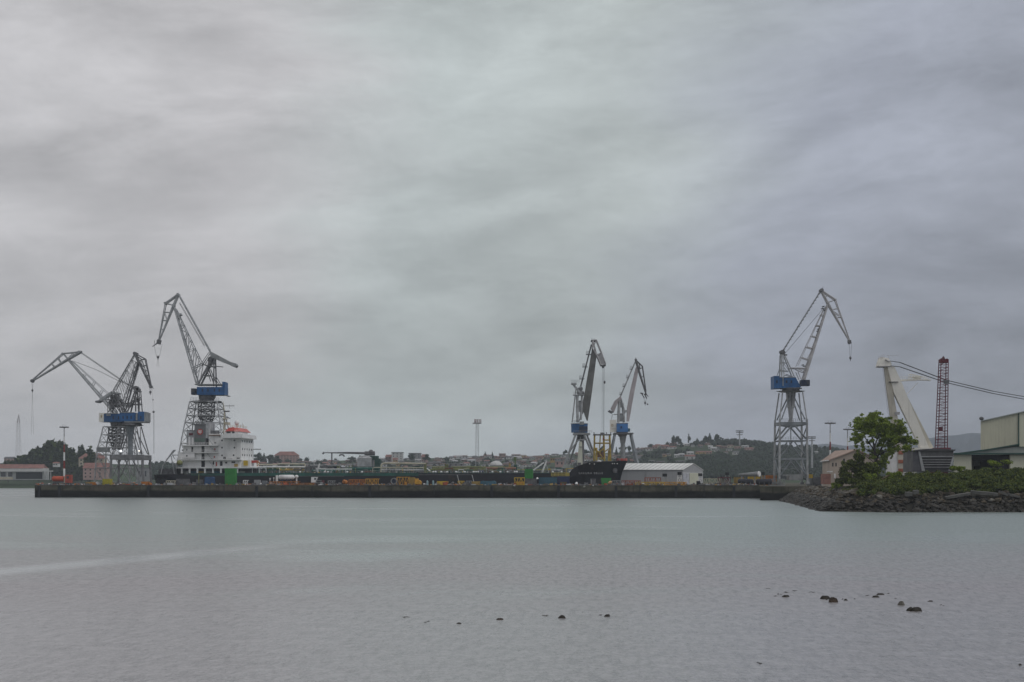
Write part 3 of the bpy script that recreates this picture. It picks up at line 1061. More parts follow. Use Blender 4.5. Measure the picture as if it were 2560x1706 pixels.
def head_z(x, y):
    d = shore_dist(x, y)
    top = 6.6 if y < 390 else max(4.8, 6.6 - (y - 390) * .03)
    if x < 100 and y > 330:
        top = min(top, 5.4)
    z = float(np.interp(d, [-6, 0, 3, 6.5, 9, 24, 40], [-3, -.25, 1.9, 3.6, 4.3, top, top]))
    z += .25 * math.sin(x * .9 + y * .4) * math.sin(y * .8) * (1 if 0 < d < 30 else 0)
    if y > 440:
        z = z * max(0, min(1, (520 - y) / 60)) + 4.7 * (1 - max(0, min(1, (520 - y) / 60))) if d > 8 else z
    return z


terrain('headland', lambda x, y: (x, y, head_z(x, y) if y < 477.9 or x > 84 else -2), list(np.arange(60, 332, 2.0)), list(np.arange(286, 480, 2.4)), SOIL)


# rocks ---------------------------------------------------------------
def rock_mesh(mb, c, sx, sy, sz, seed, flat=False):
    r = random.Random(seed)
    import bmesh
    bm = bmesh.new()
    if flat:
        bmesh.ops.create_cube(bm, size=2)
        bmesh.ops.subdivide_edges(bm, edges=bm.edges, cuts=1, use_grid_fill=True)
    else:
        bmesh.ops.create_icosphere(bm, subdivisions=2, radius=1)
    rot = Matrix.Rotation(r.uniform(0, 6.28), 4, 'Z') @ Matrix.Rotation(r.uniform(-.35, .35), 4, 'X') @ Matrix.Rotation(r.uniform(-.3, .3), 4, 'Y')
    pl = [Vector((r.gauss(0, 1), r.gauss(0, 1), r.gauss(0, 1))).normalized() for _ in range(9)]
    for v_ in bm.verts:
        p = v_.co
        if not flat:
            for q in pl:                      # facet the stone with cutting planes
                d = p.dot(q) - .62
                if d > 0:
                    p = p - q * d * .9
            p = p + Vector((r.gauss(0, .04), r.gauss(0, .04), r.gauss(0, .04)))
        else:
            p = p + Vector((r.gauss(0, .06), r.gauss(0, .06), r.gauss(0, .05)))
        p = rot @ Vector((p.x * sx, p.y * sy, p.z * sz))
        v_.co = p + Vector(c)
    k = len(mb.v)
    bm.verts.index_update()
    mb.v.extend([tuple(v_.co) for v_ in bm.verts])
    mb.f.extend([tuple(v_.index + k for v_ in f.verts) for f in bm.faces])
    bm.free()
    return mb


rr = random.Random(5)
rub, rubw, rubp = MB(), MB(), MB()
cnt = 0
pl_len = []
for (x0, y0), (x1, y1) in zip(SH[1:-1], SH[2:]):
    L = math.hypot(x1 - x0, y1 - y0)
    n = int(min(L, 150) * 14)
    for _ in range(n):
        q = rr.random()
        if L > 120:
            q *= .62
        bx, by = x0 + (x1 - x0) * q, y0 + (y1 - y0) * q
        nx, ny = -(y1 - y0) / L, (x1 - x0) / L
        if shore_dist(bx + nx * 3, by + ny * 3) < 0:
            nx, ny = -nx, -ny
        d = rr.uniform(-.6, 9.5) if rr.random() < .62 else rr.uniform(-.6, 3.6)
        x, y = bx + nx * d, by + ny * d
        z = head_z(x, y)
        s_ = rr.uniform(.28, .75) * (1.25 if rr.random() < .15 else 1)
        tgt = rubw if z < 2.3 + rr.uniform(-.5, .5) else (rubp if rr.random() < (.34 if y > 310 else .12) else rub)
        rock_mesh(tgt, (x, y, z + s_ * .15), s_ * rr.uniform(.9, 1.6), s_ * rr.uniform(.8, 1.3), s_ * rr.uniform(.55, .9), rr.random())
        cnt += 1
struct(rub.build('riprap_rubble', ROCK), 'stuff')
struct(rubw.build('wet_riprap_rubble', ROCKW), 'stuff')
struct(rubp.build('pale_riprap_rubble', ROCKL), 'stuff')

# larger stones that one can tell apart:  px, py of centre, width px, height px, pale, label
BIG = [(2036, 1228, 18, 6, 1, 'long pale flat stone near the tip of the headland, by the quay end'),
       (2055, 1233, 14, 6, 1, 'whitish stone at the brow of the tip of the headland'),
       (2063, 1225, 30, 7, 1, 'long tilted pale slab resting on the headland tip under the pink building'),
       (2078, 1236, 11, 5, 1, 'small whitish stone just below the long tilted pale slab'),
       (2103, 1240, 13, 6, 1, 'pale blunt stone in the middle of the headland tip'),
       (2022, 1240, 16, 8, 0, 'dark brown boulder at the tip close to the quay'),
       (2120, 1247, 17, 8, 0, 'dark rounded boulder below the pale blunt stone'),
       (2142, 1252, 14, 9, 0, 'brown boulder midway down the bank under the big bush'),
       (2166, 1264, 12, 11, 0, 'upright brown boulder close to the waterline under the tree'),
       (2214, 1272, 11, 6, 1, 'yellowish pale stone at the waterline under the tree'),
       (2068, 1262, 15, 8, 0, 'greenish boulder at the corner waterline of the headland'),
       (2095, 1270, 16, 9, 0, 'mossy boulder at the waterline past the headland corner'),
       (2040, 1254, 12, 6, 1, 'flat pale stone near the waterline at the headland tip'),
       (2004, 1264, 9, 4, 1, 'lone pale stone at the very edge of the water by the tip'),
       (2186, 1240, 20, 6, 1, 'grey flat stone under the slanting pipe'),
       (2205, 1237, 15, 7, 1, 'grey block on the brow right below the tree trunk'),
       (2234, 1241, 16, 6, 1, 'beige block on the brow left of the two upright slabs'),
       (2354, 1247, 12, 5, 1, 'small beige stone under the long dipping slab'),
       (2344, 1241, 16, 4, 1, 'thin flat grey slab beside the long dipping slab'),
       (2300, 1262, 15, 9, 0, 'dark boulder halfway down the bank under the grey barge-shaped block'),
       (2400, 1262, 20, 9, 0, 'dark wide boulder beneath the longest concrete slab'),
       (2520, 1256, 22, 10, 0, 'dark boulder under the last pale slab'),
       (2250, 1258, 18, 8, 0, 'purplish dark boulder below the two upright slabs')]


def bank_hit(px, py):
    """where the view ray through (px, py) meets the headland bank"""
    for i in range(900):
        D = 270 + i * .3
        p = W(px, py, D)
        if p.z <= head_z(p.x, p.y) and p.z > -.3 and head_z(p.x, p.y) > -.2:
            return p
    return W(px, py, 310)


for i, (px, py, wp, hp, pale, lb) in enumerate(BIG):
    c = bank_hit(px, py)
    s_ = wp / FP * c.y / 2
    hz = hp / FP * c.y / 2
    mb = rock_mesh(MB(), c, s_ * 1.15, s_ * .8, hz * 1.1, 100 + i)
    tag(mb.build('boulder', ROCKL if pale else ROCK, at=c), lb, 'boulder', 'large stones on the headland bank')

SLABS = [(2271, 1236, 18, 13, -2, 'squarish upright concrete slab on the brow, first of a pair'),
         (2289, 1231, 14, 12, 4, 'smaller upright concrete slab leaning beside the squarish one'),
         (2394, 1240, 62, 8, 10, 'long broken concrete slab dipping towards the squarish pair'),
         (2460, 1234, 66, 10, -5, 'longest and highest flat concrete slab on the brow'),
         (2508, 1234, 22, 7, -22, 'short concrete slab tilted down beyond the longest one'),
         (2534, 1240, 30, 6, -14, 'last thin concrete slab before the end of the bank')]
for i, (px, py, wp, hp, tilt, lb) in enumerate(SLABS):
    c = W(px, py, 302.5)
    s_, hz = wp / FP * 302 / 2, hp / FP * 302 / 2 * .78
    mb = MB()
    rs = random.Random(i)
    pts = [(-1, -1), (-.3, -1.15), (.45, -.9), (1, -1.05), (1.02, .75), (.2, 1.05), (-.5, .85), (-1.03, 1.0)]
    ct, st = math.cos(R(tilt)), math.sin(R(tilt))
    fr = []
    for a, b_ in pts:
        a, b_ = a * s_, b_ * hz
        fr.append(Vector((c.x + a * ct - b_ * st, 302.0 - .3 * b_, c.z + a * st + b_ * ct)))
    mb.prism(fr, (.2, 1.3, .12))
    tag(mb.build('concrete_slab', CONCL, at=c), lb, 'concrete slab', 'broken concrete slabs on the headland brow')

# white float caught on the bank, slanting pipe
c = W(2446, 1265, 300)
o = MB().ball(c, .24, .22, n=12, m_=8).build('mooring_float', WHITE2, at=c, smooth=True)
tag(o, 'small round white float lying on the dark bank under the longest slab', 'float')
o = MB().path([W(2164, 1221, 322), W(2190, 1209, 322), W(2212, 1194, 322), W(2224, 1188, 322)], .12).build('drain_pipe', mat('rusty_pipe', (.16, .12, .07), .8, 0, .3, 1), at=W(2164, 1221, 322))
tag(o, 'thin rusty pipe slanting up the bank below the tree', 'pipe')

# stones in the shallow water in front
WST = [(1964, 1490.5, 20, 5, 'low dark rock with a thin tail, first of the farther cluster', ROCKW),
       (2062, 1494, 22, 8, 'dark flat rock touching the brown rounded one', ROCKW),
       (2082, 1500, 22, 12, 'brown rounded rock, biggest of its pair', mat('brown_weed_rock', (.05, .032, .018), .6, 0, .5, 1.5, 0, bump=.6)),
       (2114, 1499.5, 13, 4, 'small low pointed rock beside the brown rounded one', ROCKW),
       (2190, 1491.5, 20, 4.5, 'flat black rock nearer of the two thin ones', ROCKW),
       (2202, 1485.5, 20, 3.5, 'thin black rock farthest from the viewer', ROCKW),
       (2254, 1508.5, 18, 10, 'pale grey pointed rock standing alone', ROCKL),
       (2276, 1523, 20, 9, 'weedy rock with a pale patch joined to the largest black one', ROCKW),
       (2290, 1523.5, 27, 10, 'largest black weedy rock, nearest of the group', ROCKW),
       (2326, 1503, 12, 2.5, 'tiny dark rock tip beyond the largest black one', ROCKW),
       (1405, 1542, 21, 7.5, 'smooth dark dome-shaped rock alone in the shallows', ROCKW),
       (1519, 1539, 17, 5, 'low dark rock with a long thin tail in the shallows', ROCKW),
       (1250, 1548, 17, 4, 'small reddish-brown rock in the shallows', mat('brown_weed_rock', (.05, .03, .02))),
       (1148, 1558.5, 14, 2.8, 'tiny flat dark rock nearest the viewer of the shallows line', ROCKW),
              (2550, 1662, 14, 3, 'flat dark rock near the viewer at the water edge of view', ROCKW)]
for i, (px, py, wp, hp, lb, mt) in enumerate(WST):
    yb = py + hp / 2
    D = FP * EYE / (yb - HZ)
    c = W(px, yb, D)
    c.z = 0
    s_, hz = wp / FP * D / 2, hp / FP * D
    mb = MB()
    r_ = random.Random(i)
    nn = 16
    rings = 7
    for j in range(rings + 1):
        ph = j / rings * math.pi / 2
        for k in range(nn):
            a = 2 * math.pi * k / nn
            nb = 1 + .16 * math.sin(3 * a + i) + .1 * math.sin(7 * a + i * 2) + r_.uniform(-.05, .05)
            rad = math.cos(ph) ** .8 * nb if j < rings else 0
            mb.v.append((c.x + s_ * rad * math.cos(a) * 1.05, c.y + s_ * .75 * rad * math.sin(a),
                         -.12 + (hz + .12) * math.sin(ph) * (1 + .28 * math.sin(2 * a + i * 1.7) * math.cos(ph)) + r_.uniform(-.01, .012)))
    for j in range(rings):
        for k in range(nn):
            mb.f.append((j * nn + k, j * nn + (k + 1) % nn, (j + 1) * nn + (k + 1) % nn, (j + 1) * nn + k))
    tag(mb.build('water_rock', mt, at=c), lb, 'rock', 'rocks breaking the shallow water')
# thin weed lines at the surface
mb = MB()
for (x0, x1, py) in [(1926, 1948, 1491), (1950, 1990, 1482), (2100, 2112, 1499), (2160, 2180, 1490), (2214, 2226, 1484), (2232, 2248, 1496), (1912, 1932, 1472),
                     (2134, 2140, 1498), (2316, 2336, 1503), (2345, 2364, 1514), (1000, 1032, 1543.5), (1055, 1082, 1555), (1346, 1380, 1539.5), (1495, 1512, 1539), (1888, 1915, 1658), (2060, 2075, 1500),
                     (1975, 1998, 1478), (2020, 2040, 1481), (1940, 1960, 1486), (2270, 2300, 1528)]:
    D = FP * EYE / (py - HZ)
    for k in range(3):
        q0 = random.uniform(0, .5)
        xa = x0 + (x1 - x0) * q0
        xb = xa + (x1 - x0) * random.uniform(.3, .55)
        p, q = W(xa, py, D + random.uniform(-.5, .5)), W(xb, py, D + random.uniform(-.5, .5))
        p.z = q.z = -.015
        mid = (p + q) / 2
        mid.z = .008
        mb.tube(p, mid, .008, .022, n=5)
        mb.tube(mid, q, .022, .008, n=5)
struct(mb.build('floating_weed', ROCKW), 'stuff')


# undergrowth over the headland
cl = []
hr = random.Random(3)
UND = [(2200, 1186), (2240, 1180), (2280, 1178), (2340, 1174), (2380, 1178), (2400, 1173), (2440, 1170), (2470, 1163), (2500, 1160), (2530, 1163), (2570, 1162), (2640, 1160), (2750, 1160)]
for _ in range(760):
    px = hr.uniform(2150, 2700)
    q = hr.random() ** 1.35
    D = 305.4 + 53 * q
    x = (px - 1280) / FP * D
    z = head_z(x, D)
    ztop = zat(float(np.interp(px, [a for a, _ in UND], [c for _, c in UND])), 345)
    rz = hr.uniform(.55, 1.2)
    r_ = hr.uniform(.8, 2.0)
    zz = z + hr.uniform(.1, max(.2, (ztop - z - rz) * min(1, .18 + q * 1.1)))
    cl.append(((x, D, zz), (r_, r_, rz)))
o = leaves('brambles', cl, 150000, .2, LEAFB, shell=.45)
struct(o, 'stuff')
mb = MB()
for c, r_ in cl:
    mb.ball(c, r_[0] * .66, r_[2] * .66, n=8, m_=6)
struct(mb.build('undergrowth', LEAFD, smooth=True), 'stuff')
# scrub growing down the headland tip
cl = []
for _ in range(70):
    px = hr.uniform(2050, 2200)
    D = hr.uniform(330, 372)
    x = (px - 1280) / FP * D
    if shore_dist(x, D) < 7:
        continue
    z = head_z(x, D)
    r_ = hr.uniform(.5, 1.2)
    cl.append(((x, D, z + .3), (r_, r_, .6)))
struct(leaves('scrub', cl, 9000, .16, LEAFB, shell=.4), 'stuff')


def near_tree(name, label, cat, base, cl_px, D, trunk, n, size, m_, spread=1.0, limbs=()):
    root = thing(name, label, cat, base)
    mb = MB()
    for (a, b_, r0, r1) in trunk:
        mb.tube(a, b_, r0, r1, n=8)
    mb.build('trunk', BARK, root)
    cl = []
    for (px, py, rx, ry, dy) in cl_px:
        c = W(px, py, D, dy)
        cl.append((tuple(c), (rx / FP * D, rx / FP * D * spread, ry / FP * D)))
    leaves('crown', cl, n, size, m_, root, shell=.0)
    return root


D = 350
tb = W(2192, 1196, D)
T_ = lambda px, py, dy=0: W(px, py, D, dy)
trk = [(T_(2192, 1198), T_(2190, 1150), .55, .42), (T_(2190, 1150), T_(2186, 1118), .42, .3), (T_(2186, 1118), T_(2176, 1075), .28, .12),
       (T_(2190, 1150), T_(2214, 1105, 1), .3, .16), (T_(2214, 1105, 1), T_(2228, 1068, 2), .16, .07), (T_(2188, 1128), T_(2160, 1095, -1), .2, .1),
       (T_(2160, 1095, -1), T_(2148, 1066, -2), .1, .05), (T_(2192, 1140), T_(2244, 1112, -1), .2, .08), (T_(2186, 1118), T_(2200, 1072, -1), .2, .08),
       (T_(2176, 1085), T_(2162, 1050), .1, .05), (T_(2200, 1080), T_(2206, 1045), .1, .04), (T_(2244, 1112, -1), T_(2266, 1105, -2), .08, .04),
       (T_(2188, 1135), T_(2146, 1112, 1), .12, .05), (T_(2214, 1105, 1), T_(2240, 1080, 0), .12, .05), (T_(2190, 1160), T_(2150, 1128, 1), .1, .04)]
crown = []
cr = random.Random(8)
CR = [(2178, 1042, 16, 12), (2190, 1036, 12, 9), (2162, 1052, 18, 11), (2204, 1050, 18, 12), (2148, 1056, 14, 9), (2218, 1062, 18, 14), (2184, 1062, 22, 13), (2160, 1070, 16, 10),
      (2236, 1066, 16, 12), (2250, 1058, 11, 8), (2232, 1084, 20, 12), (2252, 1080, 14, 12), (2262, 1096, 18, 11), (2276, 1104, 13, 10), (2240, 1104, 20, 11), (2256, 1118, 16, 9),
      (2212, 1092, 13, 9), (2140, 1088, 15, 8), (2132, 1098, 9, 7), (2146, 1100, 12, 7), (2142, 1068, 10, 7), (2208, 1112, 12, 8), (2232, 1122, 12, 7), (2154, 1116, 9, 9),
      (2196, 1136, 16, 15), (2208, 1150, 14, 14), (2200, 1170, 14, 14), (2214, 1135, 11, 10), (2182, 1160, 9, 14), (2150, 1130, 7, 7), (2274, 1116, 9, 6), (2268, 1128, 7, 4), (2170, 1084, 14, 8), (2190, 1080, 18, 11), (2198, 1096, 13, 9), (2224, 1078, 16, 12), (2176, 1106, 9, 6), (2226, 1104, 13, 9), (2206, 1066, 16, 10), (2168, 1062, 14, 9), (2244, 1096, 14, 10), (2220, 1128, 10, 9)]
for (px, py, rx, ry) in CR:
    for _ in range(3):
        crown.append((px + cr.uniform(-.6, .6) * rx, py + cr.uniform(-.6, .6) * ry, rx * cr.uniform(.55, .9), ry * cr.uniform(.55, .9), cr.uniform(-4, 4)))
    for _ in range(7):
        s_ = cr.uniform(.18, .34)
        a_ = cr.uniform(0, 6.28)
        crown.append((px + math.cos(a_) * rx * 1.12, py + math.sin(a_) * ry * 1.15, rx * s_, ry * s_ * cr.uniform(.7, 1.2), cr.uniform(-4, 4)))
near_tree('broadleaf_tree', 'green leafy tree on the headland in front of the cream sheer-leg crane', 'tree', tb, crown, D, trk, 52000, .2, LEAF)

D = 342
bush = []
for (px, py, rx, ry) in [(2142, 1150, 16, 14), (2126, 1158, 16, 12), (2112, 1172, 14, 14), (2140, 1172, 26, 20), (2165, 1165, 18, 16), (2180, 1180, 14, 16), (2150, 1190, 28, 18),
                         (2118, 1192, 20, 16), (2100, 1206, 14, 10), (2130, 1208, 24, 12), (2165, 1202, 24, 14), (2142, 1138, 8, 10), (2110, 1158, 8, 6), (2185, 1200, 14, 12)]:
    for _ in range(3):
        bush.append((px + cr.uniform(-.5, .5) * rx, py + cr.uniform(-.5, .5) * ry, rx * cr.uniform(.6, .95), ry * cr.uniform(.6, .95), cr.uniform(-3, 3)))
T_ = lambda px, py, dy=0: W(px, py, D, dy)
near_tree('large_bush', 'dense dark green bush beside the tree, hiding the pink building', 'bush', T_(2145, 1212), bush, D,
          [(T_(2145, 1214), T_(2143, 1170), .3, .2), (T_(2143, 1170), T_(2142, 1140), .2, .06), (T_(2144, 1190), T_(2118, 1165, 1), .16, .06), (T_(2144, 1185), T_(2172, 1165, -1), .16, .06)],
          20000, .25, LEAFB)
for (px, py, wd, hg, D, lb) in [(2172, 1195, 34, 12, 330, 'low bright green shrub at the foot of the large bush'), (2092, 1213, 30, 10, 350, 'low yellow-green shrub on the brow near the headland tip'),
                                (2395, 1172, 40, 10, 345, 'rounded shrub under the cream shed wall'), (2500, 1158, 60, 10, 352, 'tall wide shrub before the dark shed opening'),
                                (2235, 1190, 40, 12, 338, 'dark shrub at the foot of the red and white leg')]:
    c = W(px, py, D)
    s_ = wd / FP * D / 2
    cl = [((c.x + cr.uniform(-.8, .8) * s_, D + cr.uniform(-1, 1), c.z + cr.uniform(-.5, .5) * hg / FP * D), (s_ * .4, s_ * .4, hg / FP * D * .5)) for _ in range(9)]
    root = thing('shrub', lb, 'shrub', (c.x, c.y, head_z(c.x, c.y)))
    MB().tube((c.x, D, head_z(c.x, D) - .2), c, .12, .06).build('stem', BARK, root)
    leaves('foliage', cl, 2600, .17, LEAF, root, shell=.2)

# =================================================================== CRANES
def hook(root, top, length, block=.55, sling=0, sep=.9, r=.055):
    """two fall ropes, a hook block and its slings"""
    top = Vector(top)
    bot = top + Vector((0, 0, -length))
    h = MB()
    h.ball(bot, block * .8, block, n=8, m_=6)
    h.tube(bot, bot + Vector((0, 0, -block * 2)), block * .3, block * .15)
    ho = h.build('hook', STEELD, root)
    mb = MB()
    for s_ in (-1, 1):
        mb.tube(top + Vector((s_ * sep / 2, 0, 0)), bot + Vector((s_ * sep / 6, 0, .2)), r, n=4)
    mb.build('hoist_rope', ROPE, root)
    if sling:
        mb = MB()
        for s_ in (-1, 1):
            mb.tube(bot, bot + Vector((s_ * .5, 0, -sling)), r * .7, n=4)
        mb.build('sling', ROPE, root)
    return ho


def platform_rail(mb, a, b, h=1.1, n=6, r=.05):
    a, b = Vector(a), Vector(b)
    up = Vector((0, 0, h))
    mb.tube(a + up, b + up, r, n=4)
    mb.tube(a + up / 2, b + up / 2, r * .8, n=4)
    for i in range(n + 1):
        p = a.lerp(b, i / n)
        mb.tube(p, p + up, r, n=4)


def legs_name(i):
    return 'leg'


def rot_about(root, c, deg):
    root.rotation_euler = (0, 0, R(deg))


# ---------- crane C : tall lattice crane behind the ship bridge
def crane_c():
    D = 612
    P = lambda x, y, dy=0: W(x, y, D, dy)
    root = thing('luffing_crane', 'tall grey luffing crane behind the white ship bridge, jib raised high', 'crane', (P(515, 1212).x, D, QZ))
    # main jib
    mb = MB()
    mb.truss(P(495, 963), P(435, 768), P(505, 911), P(441.5, 775), 7, 5.2, 2.2, .20, .16, True)
    for s_ in (-1, 1):
        mb.tube(P(495, 963, 2.6 * s_), P(435, 766, 1.1 * s_), .36, .28, n=6)
        mb.tube(P(494.7, 963, 2.6 * s_), P(505, 911, 2.6 * s_), .16)
        mb.tube(P(483, 920, 2.4 * s_), P(505, 911, 2.6 * s_), .2)
    mb.beam(P(446, 790), P(454, 786), 3, .8)
    mb.build('jib', STEEL, root)
    # fly jib
    mb = MB()
    for s_ in (-1, 1):
        mb.tube(P(446, 737, s_), P(414.5, 759, 1.2 * s_), .42, .34)
        mb.tube(P(446, 737, s_), P(434.5, 764, 1.2 * s_), .40, .36)
        mb.tube(P(434.5, 764, 1.2 * s_), P(398, 853, .4 * s_), .38, .22)
        mb.tube(P(414.5, 759, 1.2 * s_), P(397, 850, .4 * s_), .24, .2)
        mb.tube(P(414.5, 759, 1.2 * s_), P(434.5, 764, 1.2 * s_), .2)
        for (a, b_) in (((411, 781), (427, 782)), ((408, 802), (418, 802)), ((404.5, 824), (409, 824))):
            mb.tube(P(*a, .9 * s_), P(*b_, .9 * s_), .17)
        mb.tube(P(411, 781, .9 * s_), P(418, 802, .8 * s_), .12)
    for q in ((446, 737), (414.5, 759), (434.5, 764)):
        mb.tube(P(*q, -1.6), P(*q, 1.6), .55, n=8)
    mb.build('fly_jib', STEEL, root)
    mb = MB()
    mb.beam(P(399, 850), P(396, 861), 1.6, 1.6)
    mb.tube(P(397, 856), P(381, 867), .32, .15)
    mb.tube(P(386, 851), P(387, 862), .1)
    mb.tube(P(391, 852), P(398, 858), .12)
    mb.build('jib_tip', STEELD, root)
    hook(root, P(395, 861), 5.6, .7, 4.5, 3.6)
    # tie bar with its walkway
    mb = MB()
    for s_ in (-1, 1):
        mb.tube(P(447, 738, s_), P(526, 880, 1.3 * s_), .24)
    for i in range(24):
        q = i / 23
        a, b_ = P(447, 738, 0), P(526, 880, 0)
        p = a.lerp(b_, q)
        mb.tube(p + Vector((0, -1.2, 0)), p + Vector((.35, -1.2, 1.0)), .05, n=4)
    mb.tube(P(449, 735, -1.2), P(528, 877, -1.2), .05, n=4)
    mb.build('tie_bar', STEEL, root)
    mb = MB()
    mb.truss(P(512, 864), P(450, 757), P(510.5, 866), P(448.5, 759), 14, .7, .7, .05, .04, True)
    mb.build('walkway', STEELL, root)
    # counterweight lever
    mb = MB()
    a = [P(524, 878, -2), P(540, 886, -2), P(570, 902, -2), P(582, 909, -2), P(580, 915, -2), P(556, 906, -2), P(540, 899, -2), P(531, 896, -2)]
    mb.prism(a, (0, 1.0, 0))
    mb.prism([p + Vector((0, 3, 0)) for p in a], (0, 1.0, 0))
    mb.tube(P(535, 893, -2.4), P(535, 893, 2.4), .7, n=8)
    mb.build('counterweight_lever', GREYB, root)
    mb = MB()
    mb.prism([P(581, 907, -2.4), P(592, 910, -2.4), P(594, 915, -2.4), P(590, 920, -2.4), P(579, 916, -2.4)], (0, 4.8, 0))
    mb.build('counterweight', GREYB, root)
    # mast / A-frame
    mb = MB()
    for s_ in (-1, 1):
        mb.tube(P(537, 897, 1.6 * s_), P(537.5, 967, 2.8 * s_), .30)
        mb.tube(P(531, 900, 1.6 * s_), P(498.8, 962, 2.8 * s_), .52, .42)
        mb.tube(P(524, 923, 1.8 * s_), P(537, 957, 2.6 * s_), .2)
        mb.tube(P(530, 955, 2.6 * s_), P(518, 920, 1.8 * s_), .2)
        mb.tube(P(508, 940, 2.3 * s_), P(530, 940, 2.3 * s_), .17)
        mb.tube(P(538, 942, 2.3 * s_), P(552, 966, 2.6 * s_), .16)
        mb.tube(P(505, 911, 2 * s_), P(524, 882, 1.4 * s_), .14)
        mb.tube(P(509, 912, 2 * s_), P(528, 884, 1.4 * s_), .14)
    for q in ((524, 905), (531, 899), (537, 897), (537, 920)):
        mb.tube(P(*q, -2.2), P(*q, 2.2), .3)
    mb.beam(P(517, 915), P(538, 918), 5, .5)
    platform_rail(mb, P(517, 914, -2.5), P(538, 917, -2.5))
    mb.beam(P(538, 916), P(558, 918), 1.2, .3)
    mb.beam(P(505, 911), P(520, 915), 1.5, .4)
    mb.build('mast', STEELD, root)
    mb = MB()
    mb.tube(P(528, 900, -1.5), P(528, 900, 1.5), 1.3, n=12)
    mb.tube(P(533, 906, -1.5), P(533, 906, 1.5), 1.0, n=12)
    mb.tube(P(526, 909, -1.5), P(526, 909, 1.5), .8, n=12)
    mb.build('rope_sheaves', STEELD, root)
    # machinery house, cab
    mb = MB()
    mb.box(P(497, 989, -4), P(566, 969.5, 4))
    mb.box(P(559.5, 969.5, -3.4), P(566.2, 956.3, 3.4))
    mh = mb.build('machinery_house', BLUE, root)
    mb = MB()
    mb.box(P(492, 963.8, -4.4), P(561, 962, 4.4))
    platform_rail(mb, P(500, 969, -3.9), P(558, 969, -3.9), 1.2, 14)
    mb.box(P(566, 991, -4), P(572, 989.5, 4))
    mb.build('roof_frame', GREYB, mh)
    for px in (511, 525, 541, 553):
        MB().box(P(px - 1.6, 981, -4.06), P(px + 1.6, 974, -3.9)).build('vent', NAVY, mh)
    mb = MB(); mb.box(P(481.5, 988, -3), P(492.8, 972.5, 0)); c_ = mb.build('cab', NAVY, root)
    MB().box(P(482.5, 981, -3.08), P(490, 975, -2.9)).build('window', GLASS, c_)
    # slewing column and deck
    mb = MB()
    mb.tube(P(517, 1002), P(517, 990), 3.2, 3.6, n=14)
    for s_ in (-1, 1):
        mb.tube(P(500, 990, 2 * s_), P(506, 1002, 2 * s_), .35)
        mb.tube(P(536, 990, 2 * s_), P(530, 1002, 2 * s_), .35)
    mb.build('slewing_ring', STEELD, root)
    mb = MB()
    mb.tube(P(516, 1006), P(516, 1003.4), 6.6, n=20)
    platform_rail(mb, P(481, 1003.4, -4), P(552, 1003.4, -4), 1.2, 10)
    mb.build('deck', STEELD, root)
    # inner lattice column narrowing downwards
    mb = MB()
    for (y0, y1, w0, w1) in ((1006, 1040, 2.9, 2.9), (1040, 1066, 2.9, 1.2), (1066, 1080, 1.2, .9)):
        for a, c in ((-1, -1), (-1, 1), (1, -1), (1, 1)):
            mb.tube(P(516, y0) + Vector((w0 * a, w0 * c, 0)), P(516, y1) + Vector((w1 * a, w1 * c, 0)), .30)
        if y0 < 1060:
            for k in range(3):
                ya, yb = y0 + (y1 - y0) * k / 3, y0 + (y1 - y0) * (k + 1) / 3
                wa, wb = w0 + (w1 - w0) * k / 3, w0 + (w1 - w0) * (k + 1) / 3
                for c in (-1, 1):
                    mb.tube(P(516, ya) + Vector((-wa, wa * c, 0)), P(516, yb) + Vector((wb, wb * c, 0)), .16)
                    mb.tube(P(516, ya) + Vector((wa, wa * c, 0)), P(516, yb) + Vector((-wb, wb * c, 0)), .16)
                    mb.tube(P(516, yb) + Vector((-wb, wb * c, 0)), P(516, yb) + Vector((wb, wb * c, 0)), .14)
                    mb.tube(P(516, ya) + Vector((wa * c, -wa, 0)), P(516, yb) + Vector((wb * c, wb, 0)), .16)
    mb.build('column', STEELD, root)
    # lattice portal: four leaning legs, rings and cross bracing
    rows = [(1006, 33.5, 6.2), (1023, 37, 6.6), (1040.5, 40, 7.0), (1058.5, 43.5, 7.6), (1079, 47, 8.2), (1110, 52, 9), (1150, 58, 10), (1206, 65, 11)]
    for sx in (-1, 1):
        for sy in (-1, 1):
            mb = MB()
            for (ya, ha, da), (yb, hb, db) in zip(rows[:-1], rows[1:]):
                mb.tube(P(516 + sx * ha, ya, da * sy), P(516 + sx * hb, yb, db * sy), .26)
            mb.tube(P(516 + sx * 65, 1206, 11 * sy), P(516 + sx * 65, 1211, 11 * sy), .9, .9, square=True)
            mb.build('leg', STEEL, root)
    mb = MB()
